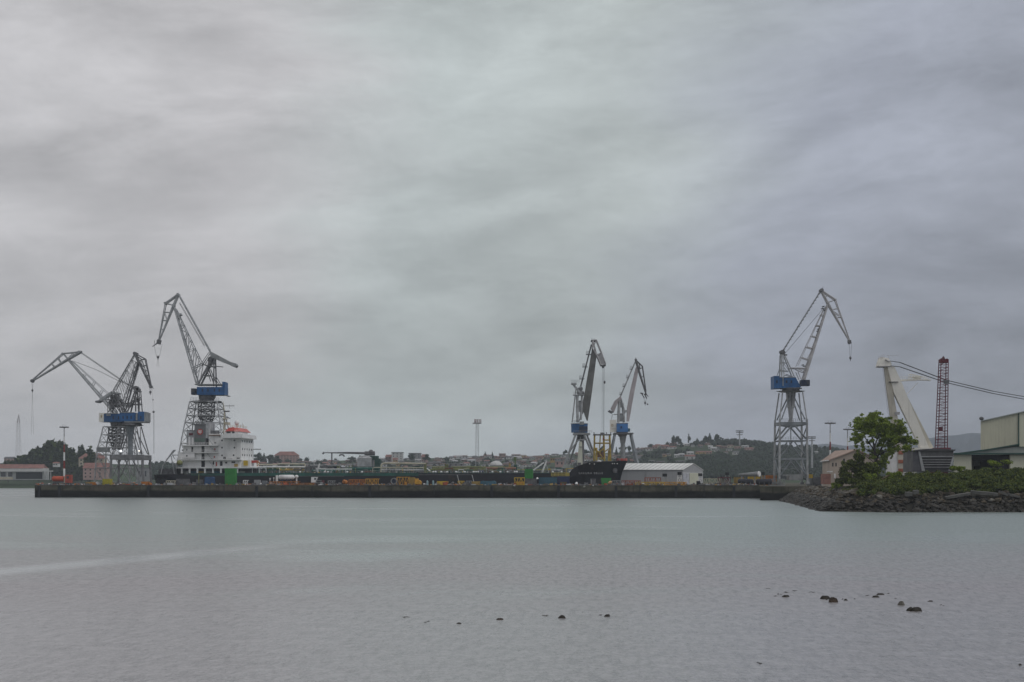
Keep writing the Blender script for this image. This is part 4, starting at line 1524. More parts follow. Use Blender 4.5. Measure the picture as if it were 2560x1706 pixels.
    for i, (ya, ha, da) in enumerate(rows):
        for sy in (-1, 1):
            mb.tube(P(516 - ha, ya, da * sy), P(516 + ha, ya, da * sy), .18)
        for sx in (-1, 1):
            mb.tube(P(516 + sx * ha, ya, -da), P(516 + sx * ha, ya, da), .18)
        if i + 1 < len(rows):
            yb, hb, db = rows[i + 1]
            for sy in (-1, 1):
                nseg = 4 if i < 5 else 2
                for k in range(nseg):
                    xa0, xa1 = 516 - ha + 2 * ha * k / nseg, 516 - ha + 2 * ha * (k + 1) / nseg
                    xb0, xb1 = 516 - hb + 2 * hb * k / nseg, 516 - hb + 2 * hb * (k + 1) / nseg
                    if k % 2:
                        mb.tube(P(xa0, ya, da * sy), P(xb1, yb, db * sy), .11)
                    else:
                        mb.tube(P(xb0, yb, db * sy), P(xa1, ya, da * sy), .085)
                    if k in (0, nseg - 1):
                        mb.tube(P(xa0, ya, da * sy), P(xb1, yb, db * sy), .08)
                        mb.tube(P(xb0, yb, db * sy), P(xa1, ya, da * sy), .08)
            for sx in (-1, 1):
                mb.tube(P(516 + sx * ha, ya, -da), P(516 + sx * hb, yb, db), .12)
                mb.tube(P(516 + sx * ha, ya, da), P(516 + sx * hb, yb, -db), .12)
    mb.build('bracing', STEEL, root)
    return root


crane_c()


# ---------- crane F : crane on the open quay, jib to the right
def crane_f():
    D = 556
    P = lambda x, y, dy=0: W(x, y, D, dy)
    root = thing('luffing_crane', 'grey luffing crane with four-legged braced tower alone on the open quay', 'crane', (P(1978, 1212).x, D, QZ))
    mb = MB()
    for s_ in (-1, 1):
        mb.tube(P(2004.4, 962, 2.0 * s_), P(2069.4, 761, .8 * s_), .50, .34, n=6)
        mb.tube(P(1992, 916, 2.0 * s_), P(2059.8, 773, .8 * s_), .13)
        mb.tube(P(2059.8, 773, .8 * s_), P(2069.4, 761, .8 * s_), .13)
        mb.tube(P(1976, 921, 2 * s_), P(2012, 922, 2 * s_), .22)
        mb.tube(P(1992, 930, 2 * s_), P(2000, 949, 2 * s_), .18)
        mb.tube(P(1990, 923, 2 * s_), P(2009, 931, 2 * s_), .18)
        for (a, b_) in (((2051, 787), (2058, 790)), ((2039, 814.5), (2048.5, 816)), ((2027, 840.5), (2040, 844)), ((2015, 868), (2030, 872.5)), ((2002.5, 894), (2018.5, 900))):
            mb.tube(P(*a, 1.4 * s_), P(*b_, 1.4 * s_), .2)
    for q in ((2048.5, 816), (2040, 844), (2030, 872.5), (2018.5, 900), (2009, 931)):
        mb.tube(P(*q, -1.6), P(*q, 1.6), .2)
    for (qa, qb) in (((2048.5, 816), (2040, 844)), ((2040, 844), (2030, 872.5)), ((2030, 872.5), (2018.5, 900)), ((2018.5, 900), (2009, 931))):
        mb.tube(P(*qa, -1.4), P(*qb, 1.4), .12)
    mb.build('jib', STEELL, root)
    mb = MB()
    for (qa) in ((2056, 772), (2058, 767), (2060, 776), (2010, 916), (2007, 913), (2046, 823), (2044, 828)):
        mb.box(P(qa[0] - 2, qa[1] + 1, -1.2), P(qa[0] + 2, qa[1] - 1, 1.2))
    mb.build('jib_ladder_stages', STEELD, root)
    mb = MB()
    for s_ in (-1, 1):
        mb.tube(P(2053, 727, .9 * s_), P(2087.6, 750, 1.0 * s_), .30)
        mb.tube(P(2053, 727, .9 * s_), P(2068.4, 757.4, 1.0 * s_), .34)
        mb.tube(P(2068.4, 757.4, 1.0 * s_), P(2123, 853, .3 * s_), .40, .22)
        mb.tube(P(2087.6, 750, 1.0 * s_), P(2124, 851, .3 * s_), .22, .18)
        for (a, b_) in (((2068.4, 757.4), (2087.6, 750)), ((2084, 774), (2094.5, 772)), ((2094, 794), (2103, 794)), ((2064, 742), (2070, 739)), ((2084, 780), (2098, 790))):
            mb.tube(P(*a, .9 * s_), P(*b_, .9 * s_), .16)
    for q in ((2068.4, 757.4), (2087.6, 750)):
        mb.tube(P(*q, -1.3), P(*q, 1.3), .35, n=8)
    mb.build('fly_jib', STEELL, root)
    mb = MB()
    mb.tube(P(2053, 726.8, -1.4), P(2053, 726.8, 1.4), .75, n=10)
    mb.tube(P(2057, 722), P(2057, 717), .08)
    mb.box(P(2119.5, 857, -.8), P(2127, 851, .8))
    mb.tube(P(2124, 857, -.9), P(2124, 857, .9), .6, n=10)
    mb.build('jib_tip', STEELD, root)
    hook(root, P(2126, 858), 5.9, .62, 0, 1.0, .05)
    mb = MB()
    mb.truss(P(1958, 878), P(2050.5, 731), P(1956.5, 877), P(2049, 730), 30, .9, .9, .07, .05, False)
    for i in range(18):
        p = P(1957, 878).lerp(P(2050, 731), (i + .5) / 18)
        mb.box(p + Vector((-.35, -.6, -.12)), p + Vector((.5, .6, .12)))
    mb.build('tie_bar', GREYB, root)
    mb = MB()
    mb.tube(P(1962, 885), P(2056, 775), .035, n=4)
    mb.tube(P(1962, 885, 1), P(2056, 775, 1), .035, n=4)
    mb.build('luffing_rope', ROPE, root)
    mb = MB()
    for s_ in (-1, 1):
        mb.tube(P(1951.8, 888, 1.3 * s_), P(1951, 945, 2.2 * s_), .26)
        mb.tube(P(1957, 888, 1.3 * s_), P(1957.5, 945, 2.2 * s_), .18)
        mb.tube(P(1961, 890, 1.3 * s_), P(1983, 943, 2.2 * s_), .26)
        mb.tube(P(1944, 943, 2.2 * s_), P(1951, 920, 1.8 * s_), .14)
        mb.tube(P(1952, 907, 1.7 * s_), P(1968, 908, 1.7 * s_), .14)
        mb.tube(P(1952, 928, 1.9 * s_), P(1973, 929, 1.9 * s_), .14)
        mb.tube(P(1957, 910, 1.9 * s_), P(1970, 928, 1.9 * s_), .12)
        mb.path([P(1960, 941, 1.5 * s_), P(1965, 937, 1.5 * s_), P(1972, 940, 1.5 * s_), P(1980, 942, 1.5 * s_)], .16)
    for y in (889, 907, 928):
        mb.tube(P(1954, y, -2), P(1954, y, 2), .2)
    mb.build('mast', STEEL, root)
    mb = MB()
    mb.tube(P(1956, 882, -1.2), P(1956, 882, 1.2), 1.0, n=12)
    mb.tube(P(1953, 880, -1.6), P(1953, 880, 1.6), .6, n=10)
    mb.box(P(1961, 889.5, -1), P(1967, 886.5, 1))
    mb.build('rope_sheaves', STEELD, root)
    mb = MB()
    mb.prism([P(1931, 973, -3.6), P(1998, 970, -3.6), P(1985, 946, -3.6), P(1950, 946, -3.6), P(1942, 942, -3.6), P(1930.7, 942, -3.6)], (0, 7.2, 0))
    mh = mb.build('machinery_house', BLUE, root)
    mb = MB()
    mb.box(P(1952, 967, -3.7), P(1954.5, 946, -3.62))
    mb.box(P(1944, 946, -3.7), P(1985, 944.6, -3.1))
    mb.build('pale_trim', GREYB, mh)
    for px in (1938, 1962, 1974):
        MB().box(P(px - 2, 960, -3.68), P(px + 2, 953, -3.5)).build('vent', NAVY, mh)
    mb = MB(); mb.box(P(1999, 966, -3.2), P(2020.6, 951.5, .5)); c_ = mb.build('cab', NAVY, root)
    MB().box(P(2012, 962, -3.3), P(2019.5, 954, -3.1)).build('window', GLASS, c_)
    mb = MB()
    mb.tube(P(1977, 978), P(1977, 971), 3.6, 3.2, n=18)
    mb.tube(P(1977, 973), P(1977, 971), 4.4, n=18)
    mb.build('slewing_ring', STEELD, root)
    mb = MB()
    mb.tube(P(1976.5, 981), P(1976.5, 978.6), 3.9, 5.7, n=20)
    mb.build('deck', GREYB, root)
    # trunk : inverted hollow cone of plate with openings
    mb = MB()
    for k in range(8):
        a = 2 * math.pi * (k + .5) / 8
        ca, sa = math.cos(a), math.sin(a)
        mb.tube(P(1977, 981) + Vector((ca * 1.7, sa * 1.7, 0)), P(1977, 1020) + Vector((ca * 1.05, sa * 1.05, 0)), .34)
    mb.tube(P(1977, 1018), P(1977, 1050), 1.25, .7, n=10)
    mb.tube(P(1977, 1050), P(1977, 1058), .9, 1.2, n=10)
    for y, r_ in ((988, 1.7), (1000, 1.5), (1019, 1.35)):
        mb.tube(P(1977, y), P(1977, y - 1.6), r_ + .2, n=12)
    mb.build('column', STEEL, root)
    for sx in (-1, 1):
        for sy in (-1, 1):
            mb = MB()
            mb.tube(P(1977 + sx * 25, 982, 3.6 * sy), P(1977 + sx * 33.3, 1050, 5 * sy), .28)
            mb.tube(P(1977 + sx * 33.6, 1050, 5 * sy), P(1977 + sx * 34.8, 1205, 5.4 * sy), .42, square=True)
            mb.box(P(1977 + sx * 34.8 - 5, 1209.6, 5.4 * sy - .6), P(1977 + sx * 34.8 + 5, 1205, 5.4 * sy + .6))
            for wx in (-3, 0, 3):
                mb.tube(P(1977 + sx * 34.8 + wx, 1209.8, 5.4 * sy - .3), P(1977 + sx * 34.8 + wx, 1209.8, 5.4 * sy + .3), .33, n=10)
            mb.build('leg', STEEL, root)
    mb = MB()
    for sy in (-1, 1):
        for sx in (-1, 1):
            mb.tube(P(1977 + sx * 5, 992, 2 * sy), P(1977 + sx * 29, 1050, 5 * sy), .26)
            mb.tube(P(1977 + sx * 4, 1066, 5 * sy), P(1977 + sx * 33, 1100, 5.1 * sy), .34)
            mb.tube(P(1977 + sx * 3, 1106, 5.1 * sy), P(1977 + sx * 33, 1144, 5.2 * sy), .28)
            mb.tube(P(1977 + sx * 3, 1150, 5.2 * sy), P(1977 + sx * 32, 1188, 5.3 * sy), .28)
        mb.box(P(1977 - 33, 1064, 5 * sy - .45), P(1977 + 33, 1056.5, 5 * sy + .45))
        mb.box(P(1977 - 34, 1105, 5.1 * sy - .3), P(1977 + 34, 1101.6, 5.1 * sy + .3))
        mb.box(P(1977 - 34, 1150, 5.2 * sy - .3), P(1977 + 34, 1145.5, 5.2 * sy + .3))
    for sx in (-1, 1):
        mb.box(P(1977 + sx * 33 - 2, 1064, -4.5), P(1977 + sx * 33 + 2, 1057, 4.5))
        mb.tube(P(1977 + sx * 34, 1103, -5), P(1977 + sx * 34, 1147, 5), .22)
        mb.tube(P(1977 + sx * 34, 1066, -5), P(1977 + sx * 34, 1101, 5), .22)
        mb.tube(P(1977 + sx * 34, 1103, -5), P(1977 + sx * 34, 1103, 5), .25)
        mb.tube(P(1977 + sx * 34, 1147, -5), P(1977 + sx * 34, 1147, 5), .25)
        mb.tube(P(1977 + sx * 34, 1192, -5), P(1977 + sx * 34, 1149, 5), .22)
    mb.prism([P(1944, 1064.2, -1), P(2010, 1064.2, -1), P(1980, 1070, -1), P(1974, 1070, -1)], (0, 2, 0))
    platform_rail(mb, P(1944, 1056, -5.5), P(2010, 1056, -5.5), 1.1, 14)
    platform_rail(mb, P(1944, 1101, -5.5), P(2010, 1101, -5.5), 1.1, 10)
    mb.tube(P(1977, 1066), P(1977, 1100), .2)
    mb.build('bracing', STEELB, root)
    mb = MB()
    mb.box(P(1950, 1173.5, -4), P(2010, 1172, 4))
    mb.box(P(1952, 1190.5, -5), P(2008, 1186.5, -4))
    mb.box(P(1966, 1201, -5.2), P(1998, 1190.5, 0))
    mb.build('ballast_deck', GREYB, root)
    return root


crane_f()


# ---------- cranes A and B at the end of the quay
def crane_a():
    D = 590
    P = lambda x, y, dy=0: W(x, y, D, dy)
    root = thing('luffing_crane', 'grey luffing crane whose long jib reaches low over the water away from the ship', 'crane', (P(325, 1212).x, D, QZ))
    mb = MB()
    for s_ in (-1, 1):
        mb.tube(P(303.6, 1051, 2.2 * s_), P(171, 899.5, .8 * s_), .55, .38)
        mb.tube(P(273, 987, 2.0 * s_), P(184, 906, .9 * s_), .12)
        mb.tube(P(184, 906, .9 * s_), P(174, 901, .9 * s_), .12)
        mb.tube(P(273, 987, 2 * s_), P(277, 1020, 2 * s_), .12)
        for (a, b_) in (((208, 944), (213, 936)), ((230, 968), (237, 955)), ((249, 988), (256, 976)), ((264, 1004), (272, 990))):
            mb.tube(P(*a, 1.4 * s_), P(*b_, 1.4 * s_), .16)
    for q in np.linspace(.08, .95, 10):
        p = P(303.6, 1051).lerp(P(171, 899.5), q)
        w_ = 2.2 - 1.4 * q
        mb.tube(p + Vector((0, -w_, 0)), p + Vector((0, w_, 0)), .2)
        p2 = P(303.6, 1051).lerp(P(171, 899.5), min(1, q + .09))
        mb.tube(p + Vector((0, -w_, 0)), p2 + Vector((0, w_, 0)), .12)
    mb.build('jib', STEEL, root)
    mb = MB()
    for s_ in (-1, 1):
        mb.tube(P(201.5, 880, s_), P(158, 884.5, s_), .24)
        mb.tube(P(158, 884.5, s_), P(80, 951, .4 * s_), .24, .2)
        mb.tube(P(203, 880, s_), P(171, 898.5, s_), .42)
        mb.tube(P(171, 898.5, s_), P(80, 954, .4 * s_), .42, .26)
        for (a, b_) in (((158, 884.5), (170, 898)), ((146, 897), (153, 908)), ((130, 911), (138, 919)), ((170, 898), (184, 884))):
            mb.tube(P(*a, .9 * s_), P(*b_, .9 * s_), .2)
    for q in ((158, 884.5), (171, 898.5), (201.5, 880)):
        mb.tube(P(*q, -1.3), P(*q, 1.3), .42, n=8)
    mb.build('fly_jib', STEEL, root)
    mb = MB()
    mb.tube(P(81, 953, -.9), P(81, 953, .9), .7, n=10)
    mb.box(P(196, 881.5, -1), P(204, 878, 1))
    mb.build('jib_tip', STEELD, root)
    hook(root, P(81, 955), 3.6, .55, 18.5, .5, .05)
    mb = MB()
    mb.truss(P(201.5, 880), P(337, 972), P(200.5, 882), P(336, 974.5), 26, .8, .8, .07, .045, True)
    mb.build('tie_bar', GREYB, root)
    mb = MB()
    mb.path([P(180, 902), P(240, 925), P(300, 955), P(338, 968)], .045, 4)
    mb.path([P(180, 902, 1), P(240, 924, 1), P(300, 954, 1), P(338, 967, 1)], .045, 4)
    mb.build('luffing_rope', ROPE, root)
    mb = MB()
    for s_ in (-1, 1):
        mb.tube(P(341, 974, 1.2 * s_), P(323, 1030, 2.4 * s_), .34)
        mb.tube(P(341, 974, 1.2 * s_), P(343, 1030, 2.4 * s_), .30)
        mb.tube(P(350, 980, 1.2 * s_), P(352, 1030, 2.4 * s_), .22)
        mb.tube(P(334, 996, 1.6 * s_), P(352, 998, 1.6 * s_), .18)
        mb.tube(P(330, 1012, 1.9 * s_), P(353, 1012, 1.9 * s_), .18)
        mb.tube(P(336, 990, 1.6 * s_), P(350, 1012, 1.9 * s_), .14)
        mb.tube(P(352, 990, 1.6 * s_), P(331, 1012, 1.9 * s_), .14)
        mb.tube(P(304, 1040, 2 * s_), P(337, 1001, 1.7 * s_), .2)
        mb.tube(P(304, 1050, 2 * s_), P(326, 1009, 1.8 * s_), .2)
    mb.beam(P(336, 979), P(352, 979), 3.4, .4)
    mb.beam(P(306, 1010), P(330, 1008), 2.4, .5)
    mb.build('mast', STEELD, root)
    mb = MB()
    mb.tube(P(341, 972, -1.2), P(341, 972, 1.2), 1.1, n=12)
    mb.tube(P(346, 975, -1.2), P(346, 975, 1.2), .8, n=12)
    mb.tube(P(344, 1000, -1), P(344, 1000, 1), .9, n=12)
    mb.build('rope_sheaves', STEELD, root)
    mb = MB()
    mb.box(P(266.6, 1056, -4), P(316, 1036, 4))
    mh = mb.build('machinery_house', BLUE, root)
    mb = MB(); mb.box(P(254, 1056, -3.9), P(266.5, 1034, 3.9)); bd = mb.build('sign_panel', CREAMC, mh)
    mb = MB()
    mb.box(P(258, 1042, -4.0), P(262.5, 1041, -3.92)); mb.box(P(258, 1044.5, -4.0), P(262.5, 1043.6, -3.92)); mb.box(P(259.8, 1047, -4.0), P(260.8, 1038, -3.91))
    mb.build('emblem', OCHRE, bd)
    mb = MB(); mb.box(P(274, 1041, -4.8), P(284, 1037.5, -4.01)); mb.box(P(268, 1035.9, -4.2), P(300, 1034.6, 4.2)); mb.build('roof_frame', GREYB, mh)
    for px in (290, 303, 310):
        MB().box(P(px - 1.5, 1050, -4.06), P(px + 1.5, 1042, -3.9)).build('vent', NAVY, mh)
    mb = MB()
    mb.tube(P(296, 1068), P(296, 1057), 3.0, 3.4, n=16)
    mb.tube(P(295, 1069), P(295, 1067.4), 5.2, n=18)
    mb.build('slewing_ring', STEELD, root)
    # portal: broad lattice tower with an inner lattice column
    rows = [(1068, 27, 4.6), (1088, 31, 5.0), (1106, 35, 5.6), (1120, 38, 6.2), (1138, 40, 6.6), (1170, 42, 7), (1206, 44, 7.4)]
    for sx in (-1, 1):
        for sy in (-1, 1):
            mb = MB()
            for (ya, ha, da), (yb, hb, db) in zip(rows[:-1], rows[1:]):
                mb.tube(P(293 + sx * ha, ya, da * sy), P(293 + sx * hb, yb, db * sy), .28)
            mb.box(P(293 + sx * 44 - 4, 1210, 7.4 * sy - .6), P(293 + sx * 44 + 4, 1205, 7.4 * sy + .6))
            mb.build('leg', STEEL, root)
    mb = MB()
    for i, (ya, ha, da) in enumerate(rows):
        for sy in (-1, 1):
            mb.tube(P(293 - ha, ya, da * sy), P(293 + ha, ya, da * sy), .15)
        for sx in (-1, 1):
            mb.tube(P(293 + sx * ha, ya, -da), P(293 + sx * ha, ya, da), .15)
        if i + 1 < len(rows):
            yb, hb, db = rows[i + 1]
            for sy in (-1, 1):
                for k in range(4):
                    xa0, xa1 = 293 - ha + 2 * ha * k / 4, 293 - ha + 2 * ha * (k + 1) / 4
                    xb0, xb1 = 293 - hb + 2 * hb * k / 4, 293 - hb + 2 * hb * (k + 1) / 4
                    mb.tube(P(xa0, ya, da * sy), P(xb1, yb, db * sy), .10)
                    if k in (0, 3):
                        mb.tube(P(xb0, yb, db * sy), P(xa1, ya, da * sy), .09)
            for sx in (-1, 1):
                mb.tube(P(293 + sx * ha, ya, -da), P(293 + sx * hb, yb, db), .11)
    mb.build('bracing', STEEL, root)
    mb = MB()
    for a, c in ((-1, -1), (-1, 1), (1, -1), (1, 1)):
        mb.tube(P(291, 1068) + Vector((2.5 * a, 2.5 * c, 0)), P(291, 1095) + Vector((2.5 * a, 2.5 * c, 0)), .3)
        mb.tube(P(291, 1095) + Vector((2.5 * a, 2.5 * c, 0)), P(291, 1125) + Vector((1.0 * a, 1.0 * c, 0)), .3)
    for k in range(7):
        ya, yb = 1068 + k * 8, 1076 + k * 8
        wa = 2.5 if ya < 1095 else 2.5 - 1.5 * (ya - 1095) / 30
        for c in (-1, 1):
            mb.tube(P(291, ya) + Vector((-wa, wa * c, 0)), P(291, yb) + Vector((wa, wa * c, 0)), .15)
            mb.tube(P(291, ya) + Vector((wa, wa * c, 0)), P(291, yb) + Vector((-wa, wa * c, 0)), .15)
            mb.tube(P(291, ya) + Vector((-wa, wa * c, 0)), P(291, ya) + Vector((wa, wa * c, 0)), .15)
    mb.build('column', STEELD, root)
    mb = MB()
    mb.box(P(252.6, 1131, -6.6), P(281, 1120, -3.6))
    mb.build('sill_beam', GREYB, root)
    return root


def crane_b():
    D = 573
    P = lambda x, y, dy=0: W(x, y, D, dy)
    root = thing('luffing_crane', 'grey luffing crane with short jib leaning towards the ship, floodlights lit on its portal', 'crane', (P(327, 1212).x, D, QZ))
    mb = MB()
    mb.truss(P(308, 1036), P(346, 908), P(287, 975), P(337, 888), 7, 4.2, 1.6, .13, .08, True)
    for s_ in (-1, 1):
        mb.tube(P(308, 1036, 2.1 * s_), P(347, 903, .8 * s_), .28)
        mb.tube(P(308, 1036, 2.1 * s_), P(283, 984, 2.1 * s_), .2)
    mb.truss(P(302, 1020, 0), P(340, 905), P(317, 1020), P(349, 912), 9, .9, .9, .09, .07, True)
    mb.build('jib', STEELD, root)
    mb = MB()
    for s_ in (-1, 1):
        mb.tube(P(338, 884.5, s_), P(363.5, 898, s_), .2)
        mb.tube(P(338, 884.5, s_), P(346, 903, s_), .42)
        mb.tube(P(346, 903, s_), P(376, 967, .4 * s_), .26)
        mb.tube(P(363.5, 898, s_), P(378, 965, .4 * s_), .2)
        mb.tube(P(341, 890, s_), P(356, 900, s_), .14)
        for (a, b_) in (((349, 902), (363.5, 898)), ((352, 916), (367, 914)), ((358, 928), (369, 927)), ((363, 940), (372, 939)), ((368, 951), (374, 951))):
            mb.tube(P(*a, .8 * s_), P(*b_, .8 * s_), .13)
    mb.truss(P(350, 905), P(375, 965), P(356, 903), P(377, 966), 9, .8, .4, .08, .07, True)
    mb.build('fly_jib', STEELD, root)
    mb = MB()
    mb.beam(P(375, 965), P(379, 969), 1.6, 1.2)
    mb.tube(P(376, 965), P(384, 972), .3, .12)
    mb.tube(P(338, 884.5, -1.2), P(338, 884.5, 1.2), .7, n=10)
    mb.box(P(337, 887, -1), P(345, 883, 1))
    mb.build('jib_tip', STEELD, root)
    hook(root, P(376, 969), 1.9, .62, .8, .8)
    mb = MB()
    p = P(384, 1031)
    mb.tube(P(380, 970), P(383.5, 1029), .03, n=4)
    mb.tube(P(383.5, 1031), P(384, 1135), .05, n=4)
    mb.tube(P(385.5, 1031), P(386, 1135), .035, n=4)
    mb.build('tag_line', ROPE, root)
    MB().ball(P(384, 1030), .5, .5, n=8, m_=6).build('ball_hook', STEELD, root)
    MB().ball(P(382.5, 1000), .3, .3, n=8, m_=6).build('rope_weight', STEELD, root)
    mb = MB()
    for s_ in (-1, 1):
        mb.tube(P(339, 885, .8 * s_), P(284, 981, .9 * s_), .10)
    mb.truss(P(337, 887), P(283, 980), P(335, 886), P(281, 979), 16, .5, .5, .06, .04, False)
    mb.build('tie_bar', STEEL, root)
    mb = MB()
    for s_ in (-1, 1):
        mb.beam(P(300, 985, 1.5 * s_), P(281, 982, 1.5 * s_), .5, .7)
        mb.beam(P(283, 981, 1.5 * s_), P(252, 1001, 1.5 * s_), .5, .9)
        mb.tube(P(256, 999, 1.5 * s_), P(270, 1000, 1.5 * s_), .14)
    mb.tube(P(285, 982, -2), P(285, 982, 2), .35)
    mb.build('counterweight_lever', STEEL, root)
    mb = MB()
    mb.prism([P(241, 1003, -1.6), P(253, 1001, -1.6), P(256, 1004, -1.6), P(248, 1008, -1.6), P(241, 1007.5, -1.6)], (0, 3.2, 0))
    mb.build('counterweight', STEELD, root)
    mb = MB()
    for s_ in (-1, 1):
        mb.tube(P(290, 985, 1.5 * s_), P(276, 1032, 2.4 * s_), .25)
        mb.tube(P(292, 985, 1.5 * s_), P(312, 1034, 2.4 * s_), .34)
        mb.tube(P(270, 1000, 1.8 * s_), P(306, 1000, 1.8 * s_), .18)
        mb.tube(P(272, 1014, 2.1 * s_), P(310, 1012, 2.1 * s_), .18)
        mb.tube(P(275, 1030, 2.1 * s_), P(300, 1000, 1.9 * s_), .2)
        mb.tube(P(298, 1032, 2.1 * s_), P(276, 1000, 1.9 * s_), .2)
        mb.tube(P(273, 1005, 2.1 * s_), P(273, 1034, 2.1 * s_), .15)
    for q in ((290, 985), (290, 1000), (280, 1014), (300, 1010)):
        mb.tube(P(*q, -2.2), P(*q, 2.2), .25)
    mb.beam(P(270, 1000), P(306, 1000), 4, .3)
    platform_rail(mb, P(270, 999, -2), P(306, 999, -2), 1.1, 8)
    mb.build('mast', STEELD, root)
    mb = MB()
    for (x, y, r_) in ((284, 994, 1.1), (291, 998, 1.3), (279, 1007, 1.0), (287, 1009, 1.2), (294, 1014, .9), (281, 1018, .9)):
        mb.tube(P(x, y, -1.2), P(x, y, 1.2), r_, n=12)
    mb.build('rope_sheaves', STEELD, root)
    mb = MB()
    mb.box(P(305, 1054.5, -3.6), P(342, 1033, 3.6))
    mb.box(P(350.6, 1054.5, -3.6), P(366, 1030.5, 3.6))
    mb.box(P(342, 1054.5, -3.4), P(350.6, 1035, 3.4))
    mh = mb.build('machinery_house', BLUE, root)
    mb = MB()
    mb.box(P(345.5, 1052, -3.7), P(349.5, 1035, -3.61))
    mb.box(P(366.1, 1055, -3.5), P(371, 1032, 3.5))
    mb.box(P(317, 1057.5, -3.8), P(369, 1055, 3.8))
    mb.box(P(308, 1033.4, -3.8), P(340, 1032, 3.8))
    mb.build('pale_trim', GREYB, mh)
    for px in (314, 324, 334, 358):
        MB().box(P(px - 1.5, 1049, -3.66), P(px + 1.5, 1041, -3.5)).build('vent', NAVY, mh)
    mb = MB()
    mb.tube(P(331, 1063), P(331, 1058), 3.9, 3.5, n=18)
    mb.tube(P(327, 1066), P(327, 1063.4), 4.0, 5.2, n=20)
    mb.build('slewing_ring', STEELD, root)
    mb = MB()
    mb.tube(P(326, 1066), P(326, 1100), 1.9, 1.0, n=12)
    mb.tube(P(326, 1100), P(326, 1139), 1.0, 1.0, n=12)
    mb.build('column', STEELB, root)
    for (x0, x1) in ((343, 286), (348, 365)):
        pass
    for sx in (-1, 1):
        for sy in (-1, 1):
            mb = MB()
            cx = 327
            mb.tube(P(cx + sx * 20, 1066, 3.6 * sy), P(cx + sx * 37, 1137, 5.4 * sy), .24)
            mb.tube(P(cx + sx * 39, 1150, 5.6 * sy), P(cx + sx * 41, 1206, 6 * sy), .42, square=True)
            mb.box(P(cx + sx * 41 - 4, 1210, 6 * sy - .6), P(cx + sx * 41 + 4, 1205, 6 * sy + .6))
            mb.build('leg', mat('aged_portal_grey', (.19, .19, .195), .6, .1, .25, .5, .4), root)
    mb = MB()
    for sy in (-1, 1):
        mb.box(P(284.5, 1150.5, 5.5 * sy - .5), P(369.5, 1138, 5.5 * sy + .5))
        for sx in (-1, 1):
            mb.tube(P(327 + sx * 10, 1078, 2.2 * sy), P(327 + sx * 34, 1136, 5.4 * sy), .2)
            mb.tube(P(327 + sx * 18, 1068, 3.6 * sy), P(327 + sx * 17.5, 1137, 4.8 * sy), .14)
            mb.tube(P(317 + sx * 6, 1151, 5.5 * sy), P(317 + sx * 26, 1192, 5.8 * sy), .22)
        mb.tube(P(309, 1163, 5.6 * sy), P(325, 1163, 5.6 * sy), .18)
        mb.tube(P(345, 1151, 5.6 * sy), P(345, 1190, 5.6 * sy), .2)
    for px in (285, 368):
        mb.box(P(px - 2, 1150, -5), P(px + 2, 1139, 5))
    platform_rail(mb, P(286, 1138, -6), P(368, 1138, -6), 1.1, 16)
    mb.build('portal_beam', mat('aged_portal_grey', (0, 0, 0)), root)
    for (x, y, r_, s_) in ((313, 1129, .42, 2.5), (358, 1128.5, .28, 1.6)):
        mb = MB(); mb.tube(P(x, y, -6.3), P(x, y, -5.7), r_ * 1.25, r_ * .6, n=12); f_ = mb.build('floodlight', STEELD, root)
        mb = MB(); mb.tube(P(x, y, -6.42), P(x, y, -6.31), r_, n=12); mb.build('lens', emis('lit_floodlight', (1, .93, .8) if r_ < .4 else (.9, .96, 1), s_), f_)
        mb = MB(); mb.tube(P(x, y, -6), P(x, 1137.5, -6), .08); mb.build('bracket', STEELD, f_)
    return root


crane_a()
crane_b()


